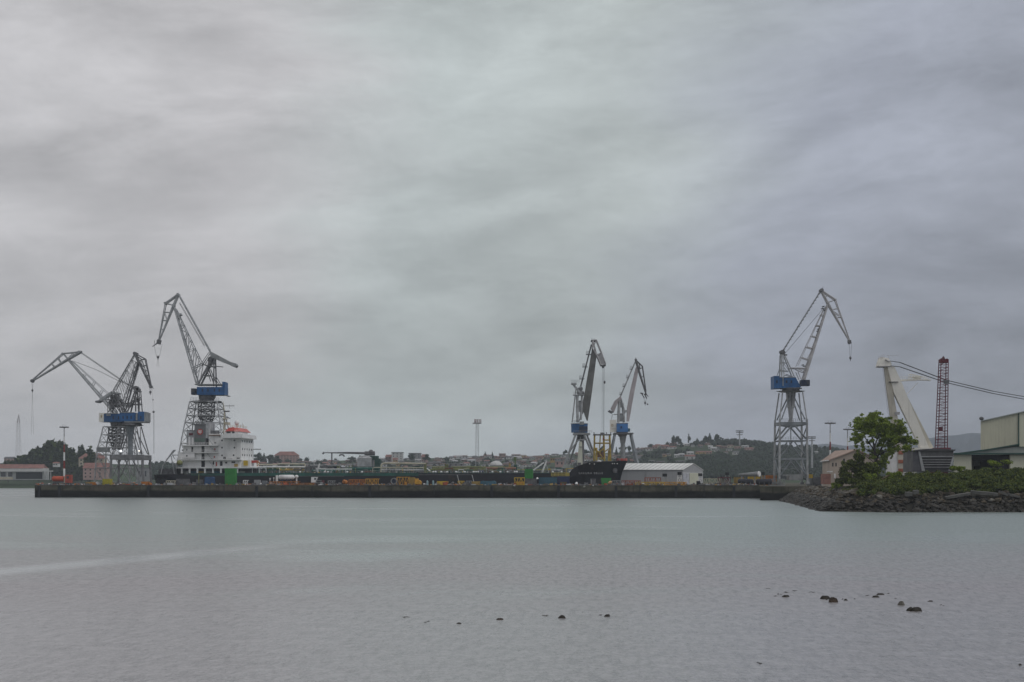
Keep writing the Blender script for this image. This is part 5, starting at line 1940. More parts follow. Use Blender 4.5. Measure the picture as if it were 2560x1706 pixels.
# ---------- crane D : wide plated boom
def crane_d():
    D = 607
    P = lambda x, y, dy=0: W(x, y, D, dy)
    root = thing('luffing_crane', 'dark luffing crane with wide plated boom standing behind the ship foremast', 'crane', (P(1450, 1212).x, D, QZ))
    mb = MB()
    mb.prism([P(1447, 1057, -1.2), P(1459, 1030, -1.2), P(1467, 1052, -1.2), P(1469.5, 1052, -1.2), P(1480, 978, -1.2), P(1490.5, 895, -1.2), P(1489, 876, -1.2), P(1480, 872, -1.2), P(1473, 915, -1.2), P(1463, 975, -1.2), P(1452, 1030, -1.2)], (0, 2.4, 0))
    mb.build('jib', mat('dark_olive_plate', (.135, .135, .125), .6, 0, .2, .3, .4), root)
    mb = MB()
    for s_ in (-1, 1):
        a = [P(1482, 852, 1.6 * s_ - .2), P(1490.5, 851, 1.6 * s_ - .2), P(1503, 882, 1.6 * s_ - .2), P(1513.5, 911, 1.6 * s_ - .2), P(1502, 914, 1.6 * s_ - .2), P(1492, 890, 1.6 * s_ - .2), P(1481, 872, 1.6 * s_ - .2)]
        for q in range(len(a)):
            mb.tube(a[q], a[(q + 1) % len(a)], .28)
        mb.tube(a[1], a[6], .2)
        mb.tube(a[2], a[5], .2)
        mb.tube(a[0], a[5], .2)
    mb.prism([P(1491, 886, -1.5), P(1501, 884, -1.5), P(1512.5, 911, -1.5), P(1502.5, 913, -1.5)], (0, 3.0, 0))
    mb.build('fly_jib', STEELL, root)
    mb = MB()
    mb.box(P(1501.5, 916, -1.7), P(1514, 912, 1.7))
    mb.tube(P(1507.5, 918, -.8), P(1507.5, 918, .8), .5, n=8)
    mb.box(P(1477.5, 855, -1.8), P(1490, 851, 1.8))
    for px in (1480, 1485):
        mb.tube(P(px, 852), P(px, 846), .09)
    mb.build('jib_tip', STEELD, root)
    mb = MB()
    for dx in (-1.6, 1.6, 3.4):
        mb.tube(P(1507.5 + dx, 917), P(1506.5 + dx, 1081), .05, n=4)
    mb.build('hoist_rope', ROPE, root)
    MB().ball(P(1511.5, 956), .45, .7, n=8, m_=6).build('hook', STEELD, root)
    mb = MB()
    for s_ in (-1, 1):
        mb.tube(P(1478.5, 862, .9 * s_), P(1452, 966, 1.2 * s_), .3)
    mb.build('tie_bar', STEELD, root)
    for (px, py) in ((1472, 886.5), (1463, 917.5), (1455, 947.5)):
        mb = MB()
        mb.box(P(px - 7, py + .8, -1.5), P(px + 6, py, 1.5))
        platform_rail(mb, P(px - 7, py, -1.5), P(px - 1, py, -1.5), 1.2, 3)
        mb.build('landing', STEELD, root)
    mb = MB()
    for s_ in (-1, 1):
        mb.tube(P(1440, 972, 1.5 * s_), P(1430.5, 1056, 2.2 * s_), .22)
        mb.tube(P(1443, 988, 1.5 * s_), P(1444, 1056, 2.2 * s_), .48)
        mb.beam(P(1432, 960, 1.4 * s_), P(1456, 990, 1.4 * s_), .5, .7)
        mb.tube(P(1439, 975, 1.5 * s_), P(1452, 968, 1.4 * s_), .3)
        mb.tube(P(1446, 990, 1.5 * s_), P(1458, 978, 1.4 * s_), .24)
        mb.tube(P(1455, 990, 1.5 * s_), P(1452, 1050, 2 * s_), .4)
    for q in ((1435, 962), (1440, 974), (1450, 985), (1444, 1020)):
        mb.tube(P(*q, -1.9), P(*q, 1.9), .25)
    mb.box(P(1433, 989, -2.4), P(1460, 987.6, 2.4))
    mb.box(P(1428, 962, -2), P(1441, 958, 2))
    platform_rail(mb, P(1428, 958, -2), P(1448, 958, -2), 1.1, 5)
    platform_rail(mb, P(1433, 988, -2.4), P(1460, 988, -2.4), 1.1, 5)
    mb.build('mast', STEEL, root)
    mb = MB()
    for (x, y, r_) in ((1451, 973, 1.0), (1447, 982, .9), (1455, 984, .9), (1449, 1008, 1.0)):
        mb.tube(P(x, y, -1.6), P(x, y, 1.6), r_, n=12)
    mb.build('rope_sheaves', STEELD, root)
    mb = MB()
    mb.box(P(1440, 1030, -1.8), P(1452, 1006, 1.0))
    mb.build('winch_house', GREYB, root)
    # rounded machinery house
    mb = MB()
    nn = 20
    ring = [(math.cos(2 * math.pi * k / nn), math.sin(2 * math.pi * k / nn)) for k in range(nn)]
    c = P(1448.5, 1081)
    rx = 21 / FP * D
    mb.hexa([(c.x + a * rx * .97, c.y + b_ * 3.4, zat(1082, D)) for a, b_ in ring], [(c.x + a * rx, c.y + b_ * 3.6, zat(1061, D)) for a, b_ in ring])
    mh = mb.build('machinery_house', BLUE, root)
    mb = MB()
    mb.hexa([(c.x + a * rx * 1.03, c.y + b_ * 3.8, zat(1061, D)) for a, b_ in ring], [(c.x + a * rx * 1.03, c.y + b_ * 3.8, zat(1059.5, D)) for a, b_ in ring])
    platform_rail(mb, P(1429, 1059, -1), P(1445, 1059, -3.7), 1.1, 5)
    mb.build('roof_frame', NAVY, mh)
    mb = MB(); mb.box(P(1448, 1063, -3.9), P(1459, 1055, -2.5)); mb.build('front_box', GREYB, mh)
    mb = MB(); mb.box(P(1447, 1080, -3.85), P(1468, 1067, -3.2)); mb.build('cab', NAVY, mh)
    mb = MB()
    mb.box(P(1433, 1088, -4.6), P(1474, 1083.5, 4.6))
    mb.tube(P(1450, 1083.4), P(1450, 1081), 2.6, n=14)
    platform_rail(mb, P(1433, 1083.5, -4.6), P(1478, 1083.5, -4.6), 1.0, 8, .04)
    mb.build('deck', GREYB, root)
    mb = MB()
    for k, y in enumerate((1088, 1091, 1094, 1097)):
        mb.tube(P(1452, y + 2.4), P(1452, y), 1.9 + .1 * k, 1.6, n=14)
    mb.tube(P(1455, 1098), P(1455, 1165), .9, 1.0, n=12)
    mb.build('column', STEELD, root)
    for (xt, xb, dy0, dy1, yt) in ((1437.5, 1409, -4, -7, 1088), (1447, 1420, 4, 7, 1092), (1459, 1492, -4, -7, 1088), (1469, 1500, 4, 7, 1088)):
        mb = MB()
        mb.tube(P(xt, yt, dy0), P(xb + (xb - xt) * .5, 1206, dy1), .42, .55)
        mb.box(P(xb + (xb - xt) * .5 - 4, 1211, dy1 - .6), P(xb + (xb - xt) * .5 + 4, 1206, dy1 + .6))
        mb.build('leg', GREYB, root)
    mb = MB()
    mb.tube(P(1444, 1102, -5), P(1424, 1128, -5.6), .3)
    mb.tube(P(1444, 1102, -5), P(1461, 1100, -4.6), .3)
    mb.tube(P(1398, 1180, -6.4), P(1506, 1180, -6.4), .3)
    mb.tube(P(1398, 1180, 6.4), P(1512, 1180, 6.4), .3)
    mb.build('bracing', GREYB, root)


def crane_e():
    D = 622
    P = lambda x, y, dy=0: W(x, y, D, dy)
    root = thing('luffing_crane', 'pale-armed luffing crane with bright blue house and cream sign board behind the bow', 'crane', (P(1563, 1212).x, D, QZ))
    mb = MB()
    mb.prism([P(1566.5, 1054, -1), P(1572.5, 1054, -1), P(1580, 1010, -1), P(1596.5, 922, -1), P(1593.5, 910, -1), P(1588.5, 922, -1), P(1574, 984, -1), P(1567.5, 1020, -1)], (0, 2, 0))
    mb.build('jib', mat('pale_mauve_paint', (.42, .38, .385), .55, 0, .12, .3, .35), root)
    mb = MB()
    for s_ in (-1, 1):
        mb.tube(P(1589, 900, .9 * s_), P(1606, 916.4, .9 * s_), .2)
        mb.tube(P(1606, 916.4, .9 * s_), P(1615, 980, .5 * s_), .22)
        mb.tube(P(1589, 898, .9 * s_), P(1597, 927, .9 * s_), .48)
        mb.tube(P(1597, 927, .9 * s_), P(1616, 988, .5 * s_), .44, .28)
        mb.tube(P(1597, 924, .9 * s_), P(1605, 920, .9 * s_), .16)
        mb.tube(P(1603, 944, .8 * s_), P(1609, 941, .8 * s_), .14)
        mb.tube(P(1598, 909, .8 * s_), P(1600, 922, .8 * s_), .14)
    mb.tube(P(1589, 899), P(1589, 894), .18, .08)
    mb.build('fly_jib', STEELD, root)
    mb = MB()
    mb.tube(P(1613, 983), P(1621, 992), .35, .15)
    mb.beam(P(1601, 983), P(1608, 985), 1, .5)
    mb.beam(P(1604, 984), P(1611, 996), .6, .4)
    mb.beam(P(1611, 985), P(1617, 997), .6, .5)
    mb.build('jib_tip', STEELD, root)
    hook(root, P(1613, 996), 2.0, .6, .6, 1.0)
    MB().ball(P(1619, 1011), .35, .4, n=8, m_=6).build('rope_weight', STEELD, root)
    mb = MB()
    for s_ in (-1, 1):
        mb.tube(P(1588, 905, .8 * s_), P(1551, 992, 1.2 * s_), .25)
    mb.build('tie_bar', STEEL, root)
    for (px, py) in ((1579, 923), (1570, 944.5), (1561, 966), (1553, 987)):
        mb = MB(); mb.box(P(px - 4.5, py + .8, -1.4), P(px + 2, py, 1.4)); platform_rail(mb, P(px - 4.5, py, -1.4), P(px + 1, py, -1.4), 1.0, 2); mb.build('landing', STEELD, root)
    mb = MB()
    for s_ in (-1, 1):
        mb.prism([P(1551, 991, 1.6 * s_ - .3), P(1537, 1002, 1.6 * s_ - .3), P(1527, 1022, 1.6 * s_ - .3), P(1534, 1032, 1.6 * s_ - .3), P(1545, 1005, 1.6 * s_ - .3), P(1554, 999, 1.6 * s_ - .3)], (0, .6, 0))
    mb.build('counterweight_lever', mat('pale_mauve_paint', (0, 0, 0)), root)
    mb = MB()
    mb.prism([P(1519.5, 1029, -2), P(1523, 1026, -2), P(1534, 1031, -2), P(1529, 1034.5, -2)], (0, 4, 0))
    mb.build('counterweight', STEELD, root)
    mb = MB()
    for s_ in (-1, 1):
        mb.tube(P(1548, 1000, 1.5 * s_), P(1546, 1056, 2 * s_), .5)
        mb.tube(P(1552, 996, 1.5 * s_), P(1562, 1034, 2 * s_), .3)
        mb.tube(P(1557, 1014, 1.5 * s_), P(1560, 1056, 2 * s_), .45)
        mb.tube(P(1545, 1036, 1.8 * s_), P(1560, 1034, 1.8 * s_), .25)
        mb.tube(P(1534, 1037, 1.8 * s_), P(1545, 1036, 1.8 * s_), .12)
    mb.tube(P(1531.5, 1035), P(1528, 1051), .1)
    mb.box(P(1549, 1054, -1.5), P(1560, 1035, 1.5))
    mb.box(P(1561, 1031, -1.2), P(1568, 1026, 1.2))
    mb.tube(P(1552, 1012, -1), P(1552, 1012, 1), 1.3, n=12)
    mb.build('mast', STEEL, root)
    mb = MB()
    mb.box(P(1540.7, 1081, -3.4), P(1568.4, 1060, 3.4))
    mh = mb.build('machinery_house', BLUEL, root)
    mb = MB(); mb.box(P(1540.4, 1060, -3.5), P(1569, 1058.4, 3.5)); mb.build('roof_frame', GREYB, mh)
    mb = MB(); mb.box(P(1568.5, 1080, -3), P(1574, 1072, 1)); mb.build('side_box', TEAL, mh)
    MB().box(P(1550, 1072, -3.5), P(1553.5, 1067, -3.35)).build('vent', NAVY, mh)
    mb = MB(); mb.box(P(1523.5, 1082, -2.8), P(1540, 1050.5, -2.2)); bd = mb.build('sign_panel', CREAMC, root)
    mb = MB()
    for k in range(14):
        a0, a1 = 2 * math.pi * k / 14, 2 * math.pi * (k + 1) / 14
        c = P(1529.5, 1064.5, -2.86)
        mb.tube(c + Vector((.42 * math.cos(a0), 0, .5 * math.sin(a0))), c + Vector((.42 * math.cos(a1), 0, .5 * math.sin(a1))), .09, n=4)
    mb.box(P(1526, 1073.6, -2.85), P(1538, 1072.8, -2.8))
    mb.build('emblem', OCHRE, bd)
    mb = MB()
    mb.box(P(1533.6, 1086.5, -4.4), P(1581.8, 1083, 4.4))
    mb.tube(P(1555, 1083), P(1555, 1081), 2.6, n=14)
    mb.tube(P(1556, 1092), P(1556, 1087), 1.6, 2.2, n=14)
    mb.build('deck', STEELD, root)
    mb = MB()
    mb.tube(P(1557, 1087), P(1557, 1212), .95, .95, n=14)
    mb.tube(P(1557, 1087), P(1557, 1108), 1.7, 1.1, n=14)
    mb.build('column', GREYB, root)
    for sx in (-1, 1):
        for sy in (-1, 1):
            mb = MB()
            mb.tube(P(1557 + sx * 20, 1087, 3.6 * sy), P(1557 + sx * 40, 1182, 7 * sy), .42, .52, square=True)
            mb.tube(P(1557 + sx * 40, 1182, 7 * sy), P(1557 + sx * 45, 1210, 7.6 * sy), .52, .6, square=True)
            mb.build('leg', STEELB, root)
    mb = MB()
    for sy in (-1, 1):
        mb.tube(P(1517, 1182, 7 * sy), P(1597, 1182, 7 * sy), .35)
    mb.build('bracing', STEELB, root)


crane_d()
crane_e()


# ---------- cream sheer-leg crane and its stay cables
def crane_g():
    D = 430
    P = lambda x, y, dy=0: W(x, y, D, dy)
    root = thing('sheer_leg_crane', 'tall cream plated sheer-leg crane rising behind the leafy tree', 'crane', (P(2250, 1212).x, D, QZ))
    # vertical leg
    mb = MB()
    mb.prism([P(2211, 918, -1.2), P(2222, 918, -1.2), P(2230, 980, -1.2), P(2245, 1062, -1.2), P(2256, 1120, -1.2), P(2240, 1120, -1.2), P(2228, 1045, -1.2), P(2219, 985, -1.2)], (0, 2.4, 0))
    mb.prism([P(2240, 1120, -1.2), P(2256, 1120, -1.2), P(2256, 1185, -1.2), P(2243, 1185, -1.2)], (0, 2.4, 0))
    vl = mb.build('front_leg', CREAMD, root)
    for (y0, y1) in ((1128, 1140), (1150, 1162), (1172, 1184)):
        MB().box(P(2243, y1 - 3, -1.32), P(2255, y0, 1.3)).build('red_band', mat('faded_rust_red', (.34, .12, .07), .7, 0, .3, .6, .3), vl)
    mb = MB()
    mb.tube(P(2205, 920, -2), P(2222, 1060, -2), .05, n=4)
    mb.tube(P(2202, 920, -2), P(2219, 1060, -2), .035, n=4)
    mb.build('fall_rope', ROPE, root)
    # raking leg, two parallel box members with a web
    mb = MB()
    mb.prism([P(2215, 918, -1.8), P(2232, 918, -1.8), P(2247, 950, -1.8), P(2281, 1032, -1.8), P(2319, 1121, -1.8), P(2297, 1121, -1.8), P(2256, 1035, -1.8), P(2232, 985, -1.8)], (0, 1.6, 0))
    mb.build('raking_leg', CREAMC, root)
    mb = MB()
    mb.prism([P(2228, 918, .6), P(2246, 945, .6), P(2258, 968, .6), P(2336, 1121, .6), P(2318, 1121, .6), P(2246, 966, .6)], (0, 1.6, 0))
    mb.build('raking_leg', CREAMD, root)
    mb = MB()
    for q in np.linspace(.1, .95, 9):
        a = P(2240, 945, -1).lerp(P(2316, 1121, -1), q)
        mb.tube(a, a + Vector((.9, 2.4, .15)), .14)
    mb.build('leg_ties', CREAMD, root)
    # head
    mb = MB()
    mb.prism([P(2193, 916, -1.8), P(2226, 918, -1.8), P(2224, 908, -1.8), P(2217, 897, -1.8), P(2200, 894, -1.8), P(2196, 905, -1.8)], (0, 3.6, 0))
    mb.build('head', CREAMC, root)
    mb = MB()
    mb.box(P(2194, 918.5, -2.2), P(2222, 916.5, 2.2))
    platform_rail(mb, P(2192, 903, -2), P(2206, 896, -2), 1.1, 3, .04)
    mb.tube(P(2222, 906, -.5), P(2222, 889), .07)
    mb.tube(P(2216, 889.3), P(2247, 888.3), .05)
    mb.tube(P(2209, 901, -2), P(2220, 906, -2), .25)
    mb.build('head_platform', STEELL, root)
    # side platform with its cage
    mb = MB()
    mb.beam(P(2244, 952), P(2292, 950), 1.6, .5)
    mb.beam(P(2292, 950), P(2326, 951), 1.6, .3)
    mb.tube(P(2266, 986, -.5), P(2294, 957, -.5), .07)
    platform_rail(mb, P(2246, 951, -.8), P(2322, 950, -.8), 1.0, 14, .035)
    sp_ = mb.build('side_platform', CREAMC, root)
    mb = MB()
    for (a, b_) in (((2274, 950), (2274, 936)), ((2274, 936), (2292, 939)), ((2292, 939), (2310, 944)), ((2310, 944), (2318, 950)), ((2283, 950), (2283, 937)), ((2292, 950), (2292, 939)), ((2301, 950), (2301, 941)), ((2274, 943), (2302, 945))):
        for dy in (-.8, .8):
            mb.tube(P(*a, dy), P(*b_, dy), .09)
    mb.box(P(2284, 949, -.5), P(2300, 941, .5))
    mb.build('cage', CREAMC, sp_)
    mb = MB()
    mb.box(P(2219, 957.4, -2.3), P(2241, 955.6, 0))
    mb.build('landing', STEELD, root)
    mb = MB(); mb.box(P(2234, 1038, -1.5), P(2246, 1031, -1.25)); mb.box(P(2232, 993, -1.5), P(2237, 990, -1.3)); mb.build('junction_box', STEELL, vl)
    mb = MB(); mb.box(P(2226, 1190, -1), P(2290, 1127, 5)); mb.build('base_block', WHITE, root)
    mb = MB(); mb.box(P(2282, 1128, -2.4), P(2340, 1120, 3)); mb.build('foot_beam', CREAMC, root)
    # cables
    for k, (pts) in enumerate((((2209, 901), (2240, 909), (2345, 955.5), (2450, 985), (2560, 1008), (2760, 1040)), ((2215, 914), (2240, 920), (2345, 961.5), (2450, 990.5), (2560, 1014.5), (2760, 1050)))):
        mb = MB()
        pp = [P(px, py, -i * 4) for i, (px, py) in enumerate(pts)]
        fine_ = []
        for a, b_ in zip(pp[:-1], pp[1:]):
            for i in range(6):
                fine_.append(a.lerp(b_, i / 6))
        fine_.append(pp[-1])
        for dy in (-.6, .6):
            mb.path([p + Vector((0, dy, dy * .12)) for p in fine_], .11, 5)
        mb.build('stay_cable', ROPE, root)
    return root


crane_g()

# ---------- dark red lattice boom
D = 400
P = lambda x, y, dy=0: W(x, y, D, dy)
root = thing('crawler_crane', 'upright dark red lattice boom of a mobile crane behind the grey barge-shaped block', 'crane', (P(2352, 1200).x, D, QZ))
mb = MB()
mb.truss(P(2341, 1121), P(2350, 905), P(2365, 1121), P(2368, 905), 30, 2.6, 2.0, .14, .045, True)
mb.build('boom', DKRED, root)
mb = MB()
mb.box(P(2349, 908, -1.1), P(2369, 899, 1.1))
mb.prism([P(2350, 899, -.8), P(2353, 896, -.8), P(2356, 899, -.8), P(2358, 892, -.8), P(2361, 899, -.8), P(2366, 897, -.8), P(2368, 899, -.8)], (0, 1.6, 0))
mb.tube(P(2358, 897), P(2358, 891), .1)
mb.build('boom_head', mat('very_dark_red_paint', (.10, .012, .02), .6), root)
mb = MB(); mb.box(P(2355, 961, -1.6), P(2369, 951, -1.32)); mb.build('cable_clamp', STEELD, root)
mb = MB(); mb.box(P(2343, 1078, -1.5), P(2353, 1068, -1.36)); mb.build('hoist_box', DKRED, root)
mb = MB()
mb.box(P(2336, 1128, -2), P(2372, 1120, 2))
mb.build('boom_foot', DKRED, root)
mb = MB(); mb.box(P(2334, 1196, 3), P(2378, 1150, 9)); mb.build('body', DKRED, root)
for sx in (2336, 2376):
    mb = MB(); mb.box(P(sx - 5, 1207, 2), P(sx + 5, 1196, 10)); mb.build('track', DARK, root)

# =================================================================== SHIP
SF = Frame(543.3 + 23.5)           # near side of the ship
BEAM = 28.0
ship = thing('tanker_ship', 'black-hulled tanker with green deck edge and white bridge, berthed along the quay', 'ship', SF.pt(960, 1200, 14, 0))


def S(px, py, off=0.0):
    return SF.pt(px, py, off)


def bend(s):
    """half breadth factor along the deck: s in px of the photo on the near side"""
    return s


# hull stations: px(deck), py(deck edge), half breadth at deck, px(bottom), half breadth at bottom
ST = [(384, 1187, 9.0, 392, 4.0), (392, 1187, 11.5, 398, 8.5), (410, 1186.5, 13.3, 412, 12.5), (450, 1186, 14, 450, 14), (700, 1184.5, 14, 700, 14), (1000, 1183.5, 14, 1000, 14),
      (1300, 1183, 14, 1300, 14), (1412, 1184, 14, 1412, 13.6), (1422, 1184, 14, 1420, 13.3), (1432, 1172, 14, 1428, 13), (1442, 1166.5, 13.9, 1436, 12.5),
      (1458, 1160.5, 13.6, 1450, 11.6), (1470, 1156.5, 13.2, 1460, 10.8), (1500, 1155.5, 11.4, 1485, 8.0), (1530, 1154, 8.3, 1512, 4.6), (1550, 1152.8, 5.0, 1530, 2.0), (1562, 1152, 2.2, 1539, .6), (1569, 1151.6, .35, 1544, .2)]
mb = MB()
for (px, py, hb, pxb, hbb) in ST:
    z = SF.pt(px, py, 14 - hb).z
    for (sg, h_, zz, q) in ((-1, hb, z, px), (-1, (hb + hbb) / 2 if hb < 13.9 else hb, z * .62 + 1.2, (px + pxb) / 2), (-1, hbb, 2.8, pxb), (-1, hbb * .9, -1.5, pxb),
                            (1, hbb * .9, -1.5, pxb), (1, hbb, 2.8, pxb), (1, (hb + hbb) / 2 if hb < 13.9 else hb, z * .62 + 1.2, (px + pxb) / 2), (1, hb, z, px)):
        p = SF.pt(q, 1200, 14 + sg * h_)
        # keep symmetric about the centreline: take the station from the near side and cross the beam square
        pn = SF.pt(q, 1200, 14 - h_)
        p = pn if sg < 0 else pn + SF.vv * (2 * h_)
        mb.v.append((p.x, p.y, zz))
n = len(ST)
for i in range(n - 1):
    for j in range(8):
        mb.f.append((i * 8 + j, i * 8 + (j + 1) % 8, (i + 1) * 8 + (j + 1) % 8, (i + 1) * 8 + j))
mb.f.append(tuple(range(8)))
mb.f.append(tuple(reversed(range((n - 1) * 8, n * 8))))
hull = mb.build('hull', BLACKH, ship)


def sbox(x0, y0, x1, y1, off0, dep, name, m_, parent=None, mb=None):
    b_ = MB() if mb is None else mb
    SF.box(b_, x0, y0, x1, y1, off0, dep)
    return b_.build(name, m_, parent or ship) if name else b_


def spost(x, y0, y1, off, r=.1, mb=None):
    mb.tube(S(x, y0, off), S(x, y1, off), r, n=5)


# green deck edge strake and deck
mb = MB(); SF.box(mb, 585, 1183.2, 1046, 1190.2, -.14, .13); SF.box(mb, 478, 1185, 566, 1189.5, -.14, .13)
mb.build('green_sheer_strake', GREENH, ship)
mb = MB(); SF.box(mb, 470, 1183.0, 1420, 1183.9, .3, 27)
mb.build('deck', GREENH, ship)
# long pale rub streaks on the hull
for (x0, x1, y) in ((720, 860, 1190.6), (1020, 1180, 1187)):
    sbox(x0, y, x1, y + .7, -.10, .08, 'rubbing_strip', GREYB)
# hull lettering
fc = bpy.data.curves.new('ship_name', 'FONT')
fc.body = 'SAKURA BELLE'
fc.size = 1.0
fc.extrude = .02
fc.space_character = 1.25
fc.materials.append(mat('name_white_paint', (.42, .42, .42), .6))
fo = bpy.data.objects.new('name_lettering', fc)
COL.objects.link(fo)
a, b_ = S(1446, 1185.6, .35), S(1506.5, 1185.6, 1.55)
dirv = (b_ - a)
fo.rotation_euler = (R(90), 0, math.atan2(dirv.y, dirv.x))
bpy.context.view_layer.update()
wfo = fo.dimensions.x if fo.dimensions.x > 0 else 8
sc_ = math.hypot(dirv.x, dirv.y) / wfo
fo.scale = (sc_, 1.05, 1)
fo.parent = ship
nrm = Vector((dirv.y, -dirv.x, 0)).normalized()
fo.location = Vector((a.x, a.y, a.z)) + nrm * .9 - ship.location
bpy.context.view_layer.update()
tme = bpy.data.meshes.new_from_object(fo.evaluated_get(bpy.context.evaluated_depsgraph_get()))
to = bpy.data.objects.new('hull_lettering', tme)
COL.objects.link(to)
to.parent = ship
to.location, to.rotation_euler, to.scale = fo.location, fo.rotation_euler, fo.scale
bpy.data.objects.remove(fo)
# draft marks and anchor recess
for (x, y) in ((1531, 1159.5), (1536, 1159.5), (1543, 1159.8), (1474, 1160), (1486, 1160.5)):
    off = float(np.interp(x, [q[0] for q in ST], [14 - q[2] for q in ST]))
    mb = MB(); mb.ball(S(x, y, off + .3), .24, .2, n=8, m_=6); mb.build('fairlead', WHITE, ship)
off = float(np.interp(1536, [q[0] for q in ST], [14 - (q[2] + q[4]) / 2 for q in ST]))
mb = MB(); p = S(1538, 1176, off - .5); mb.tube(p, p + Vector((0, 1.2, 0)), .95, n=10); mb.tube(p + Vector((0, -.3, .8)), p + Vector((0, -.3, -1.2)), .16); mb.tube(p + Vector((-.8, -.3, -.9)), p + Vector((.8, -.3, -.9)), .16)
mb.build('anchor', STEELD, ship)

# ---- accommodation block
A0 = 4.6
# arcade level
mb = MB()
SF.box(mb, 440, 1168.3, 640, 1171.2, A0 - .6, 18)
for x in (454, 473.5, 493, 512, 532, 552, 593):
    SF.box(mb, x - 1.7, 1171.2, x + 1.7, 1184, A0 - .4, .9)
    SF.box(mb, x - 3.1, 1171.2, x + 3.1, 1172.6, A0 - .35, .8)
mb.build('arcade', WHITE, ship)
mb = MB(); SF.box(mb, 448, 1171.4, 640, 1184, A0 + 2.6, 13); mb.build('lower_deckhouse', mat('painted_shade_grey', (.10, .10, .11), .7), ship)  # wall behind the arcade coloured dark to stand for its shade
for k, (x0, x1) in enumerate(((457, 471), (477, 490), (496, 509), (515, 529), (535, 549), (556, 588), (597, 612))):
    sbox(x0, 1178.5, x1, 1183.6, A0 + 1.6, .6, 'deck_locker', [GREYB, TEAL, OCHRE, GREYB, TEAL, NAVY, SHEDGR][k])
# decks
for (x0, x1, y0, y1, dep, offp) in ((439, 602, 1149.2, 1151.2, 20, A0 - 1.0), (444, 546, 1131, 1132.8, 18, A0 - .8), (455, 546, 1112.8, 1115.2, 16, A0 - .8)):
    dk = sbox(x0, y0, x1, y1, offp, dep, 'deck_slab', WHITE)
    mb = MB()
    for rr_ in (3.2, 6.0):
        mb.tube(S(x0 + 1, y0 - rr_, offp + .2), S(x1 - 1, y0 - rr_, offp + .2), .035, n=4)
    for i in range(int((x1 - x0) / 6)):
        spost(x0 + 1 + i * 6, y0, y0 - 6, offp + .2, .035, mb)
    mb.build('railing', WHITE, dk)
# walls of the tiers
t1 = sbox(456, 1151.2, 602, 1168.3, A0 + .4, 14, 'deckhouse', WHITE)
t2 = sbox(456, 1132.8, 546, 1149.2, A0 + .8, 13, 'deckhouse', WHITE)
t3 = sbox(457, 1115.2, 546, 1131, A0 + 1.0, 12, 'deckhouse', WHITE)
mb = MB(); SF.box(mb, 444, 1133.6, 486, 1147.5, A0 - .7, .2); mb.build('side_bulwark', WHITE2, ship)
for (x, y) in ((467, 1140), (467, 1125), (456.8, 1126)):
    mb = MB(); p = S(x, y, A0 - .76 if y == 1140 else A0 + .94); mb.tube(p, p + SF.vv * .15, .35, n=10); mb.build('porthole', GLASS, t2)
for (x0, y0, x1, y1, par) in ((478.5, 1118, 482.5, 1130, t3), (504, 1116, 511, 1130.6, t3), (504, 1134, 511, 1149, t2), (503.5, 1152, 512, 1168, t1), (550, 1154, 556, 1165, t1), (532, 1154, 535, 1162, t1), (563, 1155, 568, 1159, t1), (579, 1154, 588, 1158, t1)):
    mb = MB(); SF.box(mb, x0, y0, x1, y1, (A0 + 1.0 if par is t3 else A0 + .8 if par is t2 else A0 + .4) - .06, .3); mb.build('doorway', DARK, par)
for (x, y, par, o_) in ((537, 1124, t3, 1.0), (536, 1143, t2, .8), (541, 1158, t1, .4), (541, 1163, t1, .4)):
    mb = MB(); SF.box(mb, x - 1.6, y - 2.4, x + 1.6, y + 2.4, A0 + o_ - .12, .1); mb.build('red_fire_box', REDROOF, par)
# stairs
for (xa, ya, xb, yb) in ((521, 1096, 532, 1112), (524, 1117, 541, 1130), (518, 1135, 531, 1149), (522, 1153, 533, 1167)):
    mb = MB()
    for dd in (0, .9):
        mb.tube(S(xa, ya, A0 - .4 + dd), S(xb, yb, A0 - .4 + dd), .13)
    for i in range(8):
        q = (i + .5) / 8
        mb.tube(S(xa + (xb - xa) * q, ya + (yb - ya) * q, A0 - .4), S(xa + (xb - xa) * q, ya + (yb - ya) * q, A0 + .5), .08)
    mb.build('stairway', STEEL, ship)
# funnel and its casing
fn = sbox(486, 1062, 514, 1112.8, A0 + 2.5, 8.5, 'funnel', mat('funnel_grey_paint', (.15, .15, .155), .5, 0, .12, .3, .3))
mb = MB(); SF.box(mb, 514.3, 1056.5, 522, 1096, A0 + 2.5, 8.5); mb.build('funnel_side_casing', STEEL, fn)
mb = MB(); SF.box(mb, 486, 1096, 512, 1105, A0 + 2.42, .1); mb.build('green_stain_band', mat('green_grey_paint', (.09, .13, .11), .6), fn)
mb = MB(); SF.box(mb, 485, 1060.8, 515, 1062.6, A0 + 2.3, 9); mb.build('funnel_rim', STEELD, fn)
mb = MB()
for x in (492, 498, 505, 510):
    mb.path([S(x, 1062, A0 + 5), S(x, 1057, A0 + 5), S(x - 3, 1053, A0 + 5)], .4, 8)
mb.build('exhaust_pipe', GREYB, fn)
# round red emblem with a white cross-barred lantern
c = S(500.2, 1080.2, A0 + 2.36)
mb = MB()
for (rad, m2, nm, dd) in ((1.15, REDROOF, 'red_emblem', 0),):
    ring = []
    for k in range(8):
        a = math.pi / 8 + math.pi / 4 * k
        ring.append(c + SF.u * (rad * 1.08 * math.cos(a)) + Vector((0, 0, rad * 1.12 * math.sin(a))))
    mb.prism(ring, SF.vv * .12)
    em = mb.build(nm, m2, fn)
mb = MB()
cc = c - SF.vv * .05


def eb(x0, z0, x1, z1):
    a = cc + SF.u * x0 + Vector((0, 0, z0))
    b2 = cc + SF.u * x1 + Vector((0, 0, z0))
    mb.prism([a, b2, b2 + Vector((0, 0, z1 - z0)), a + Vector((0, 0, z1 - z0))], SF.vv * .045)


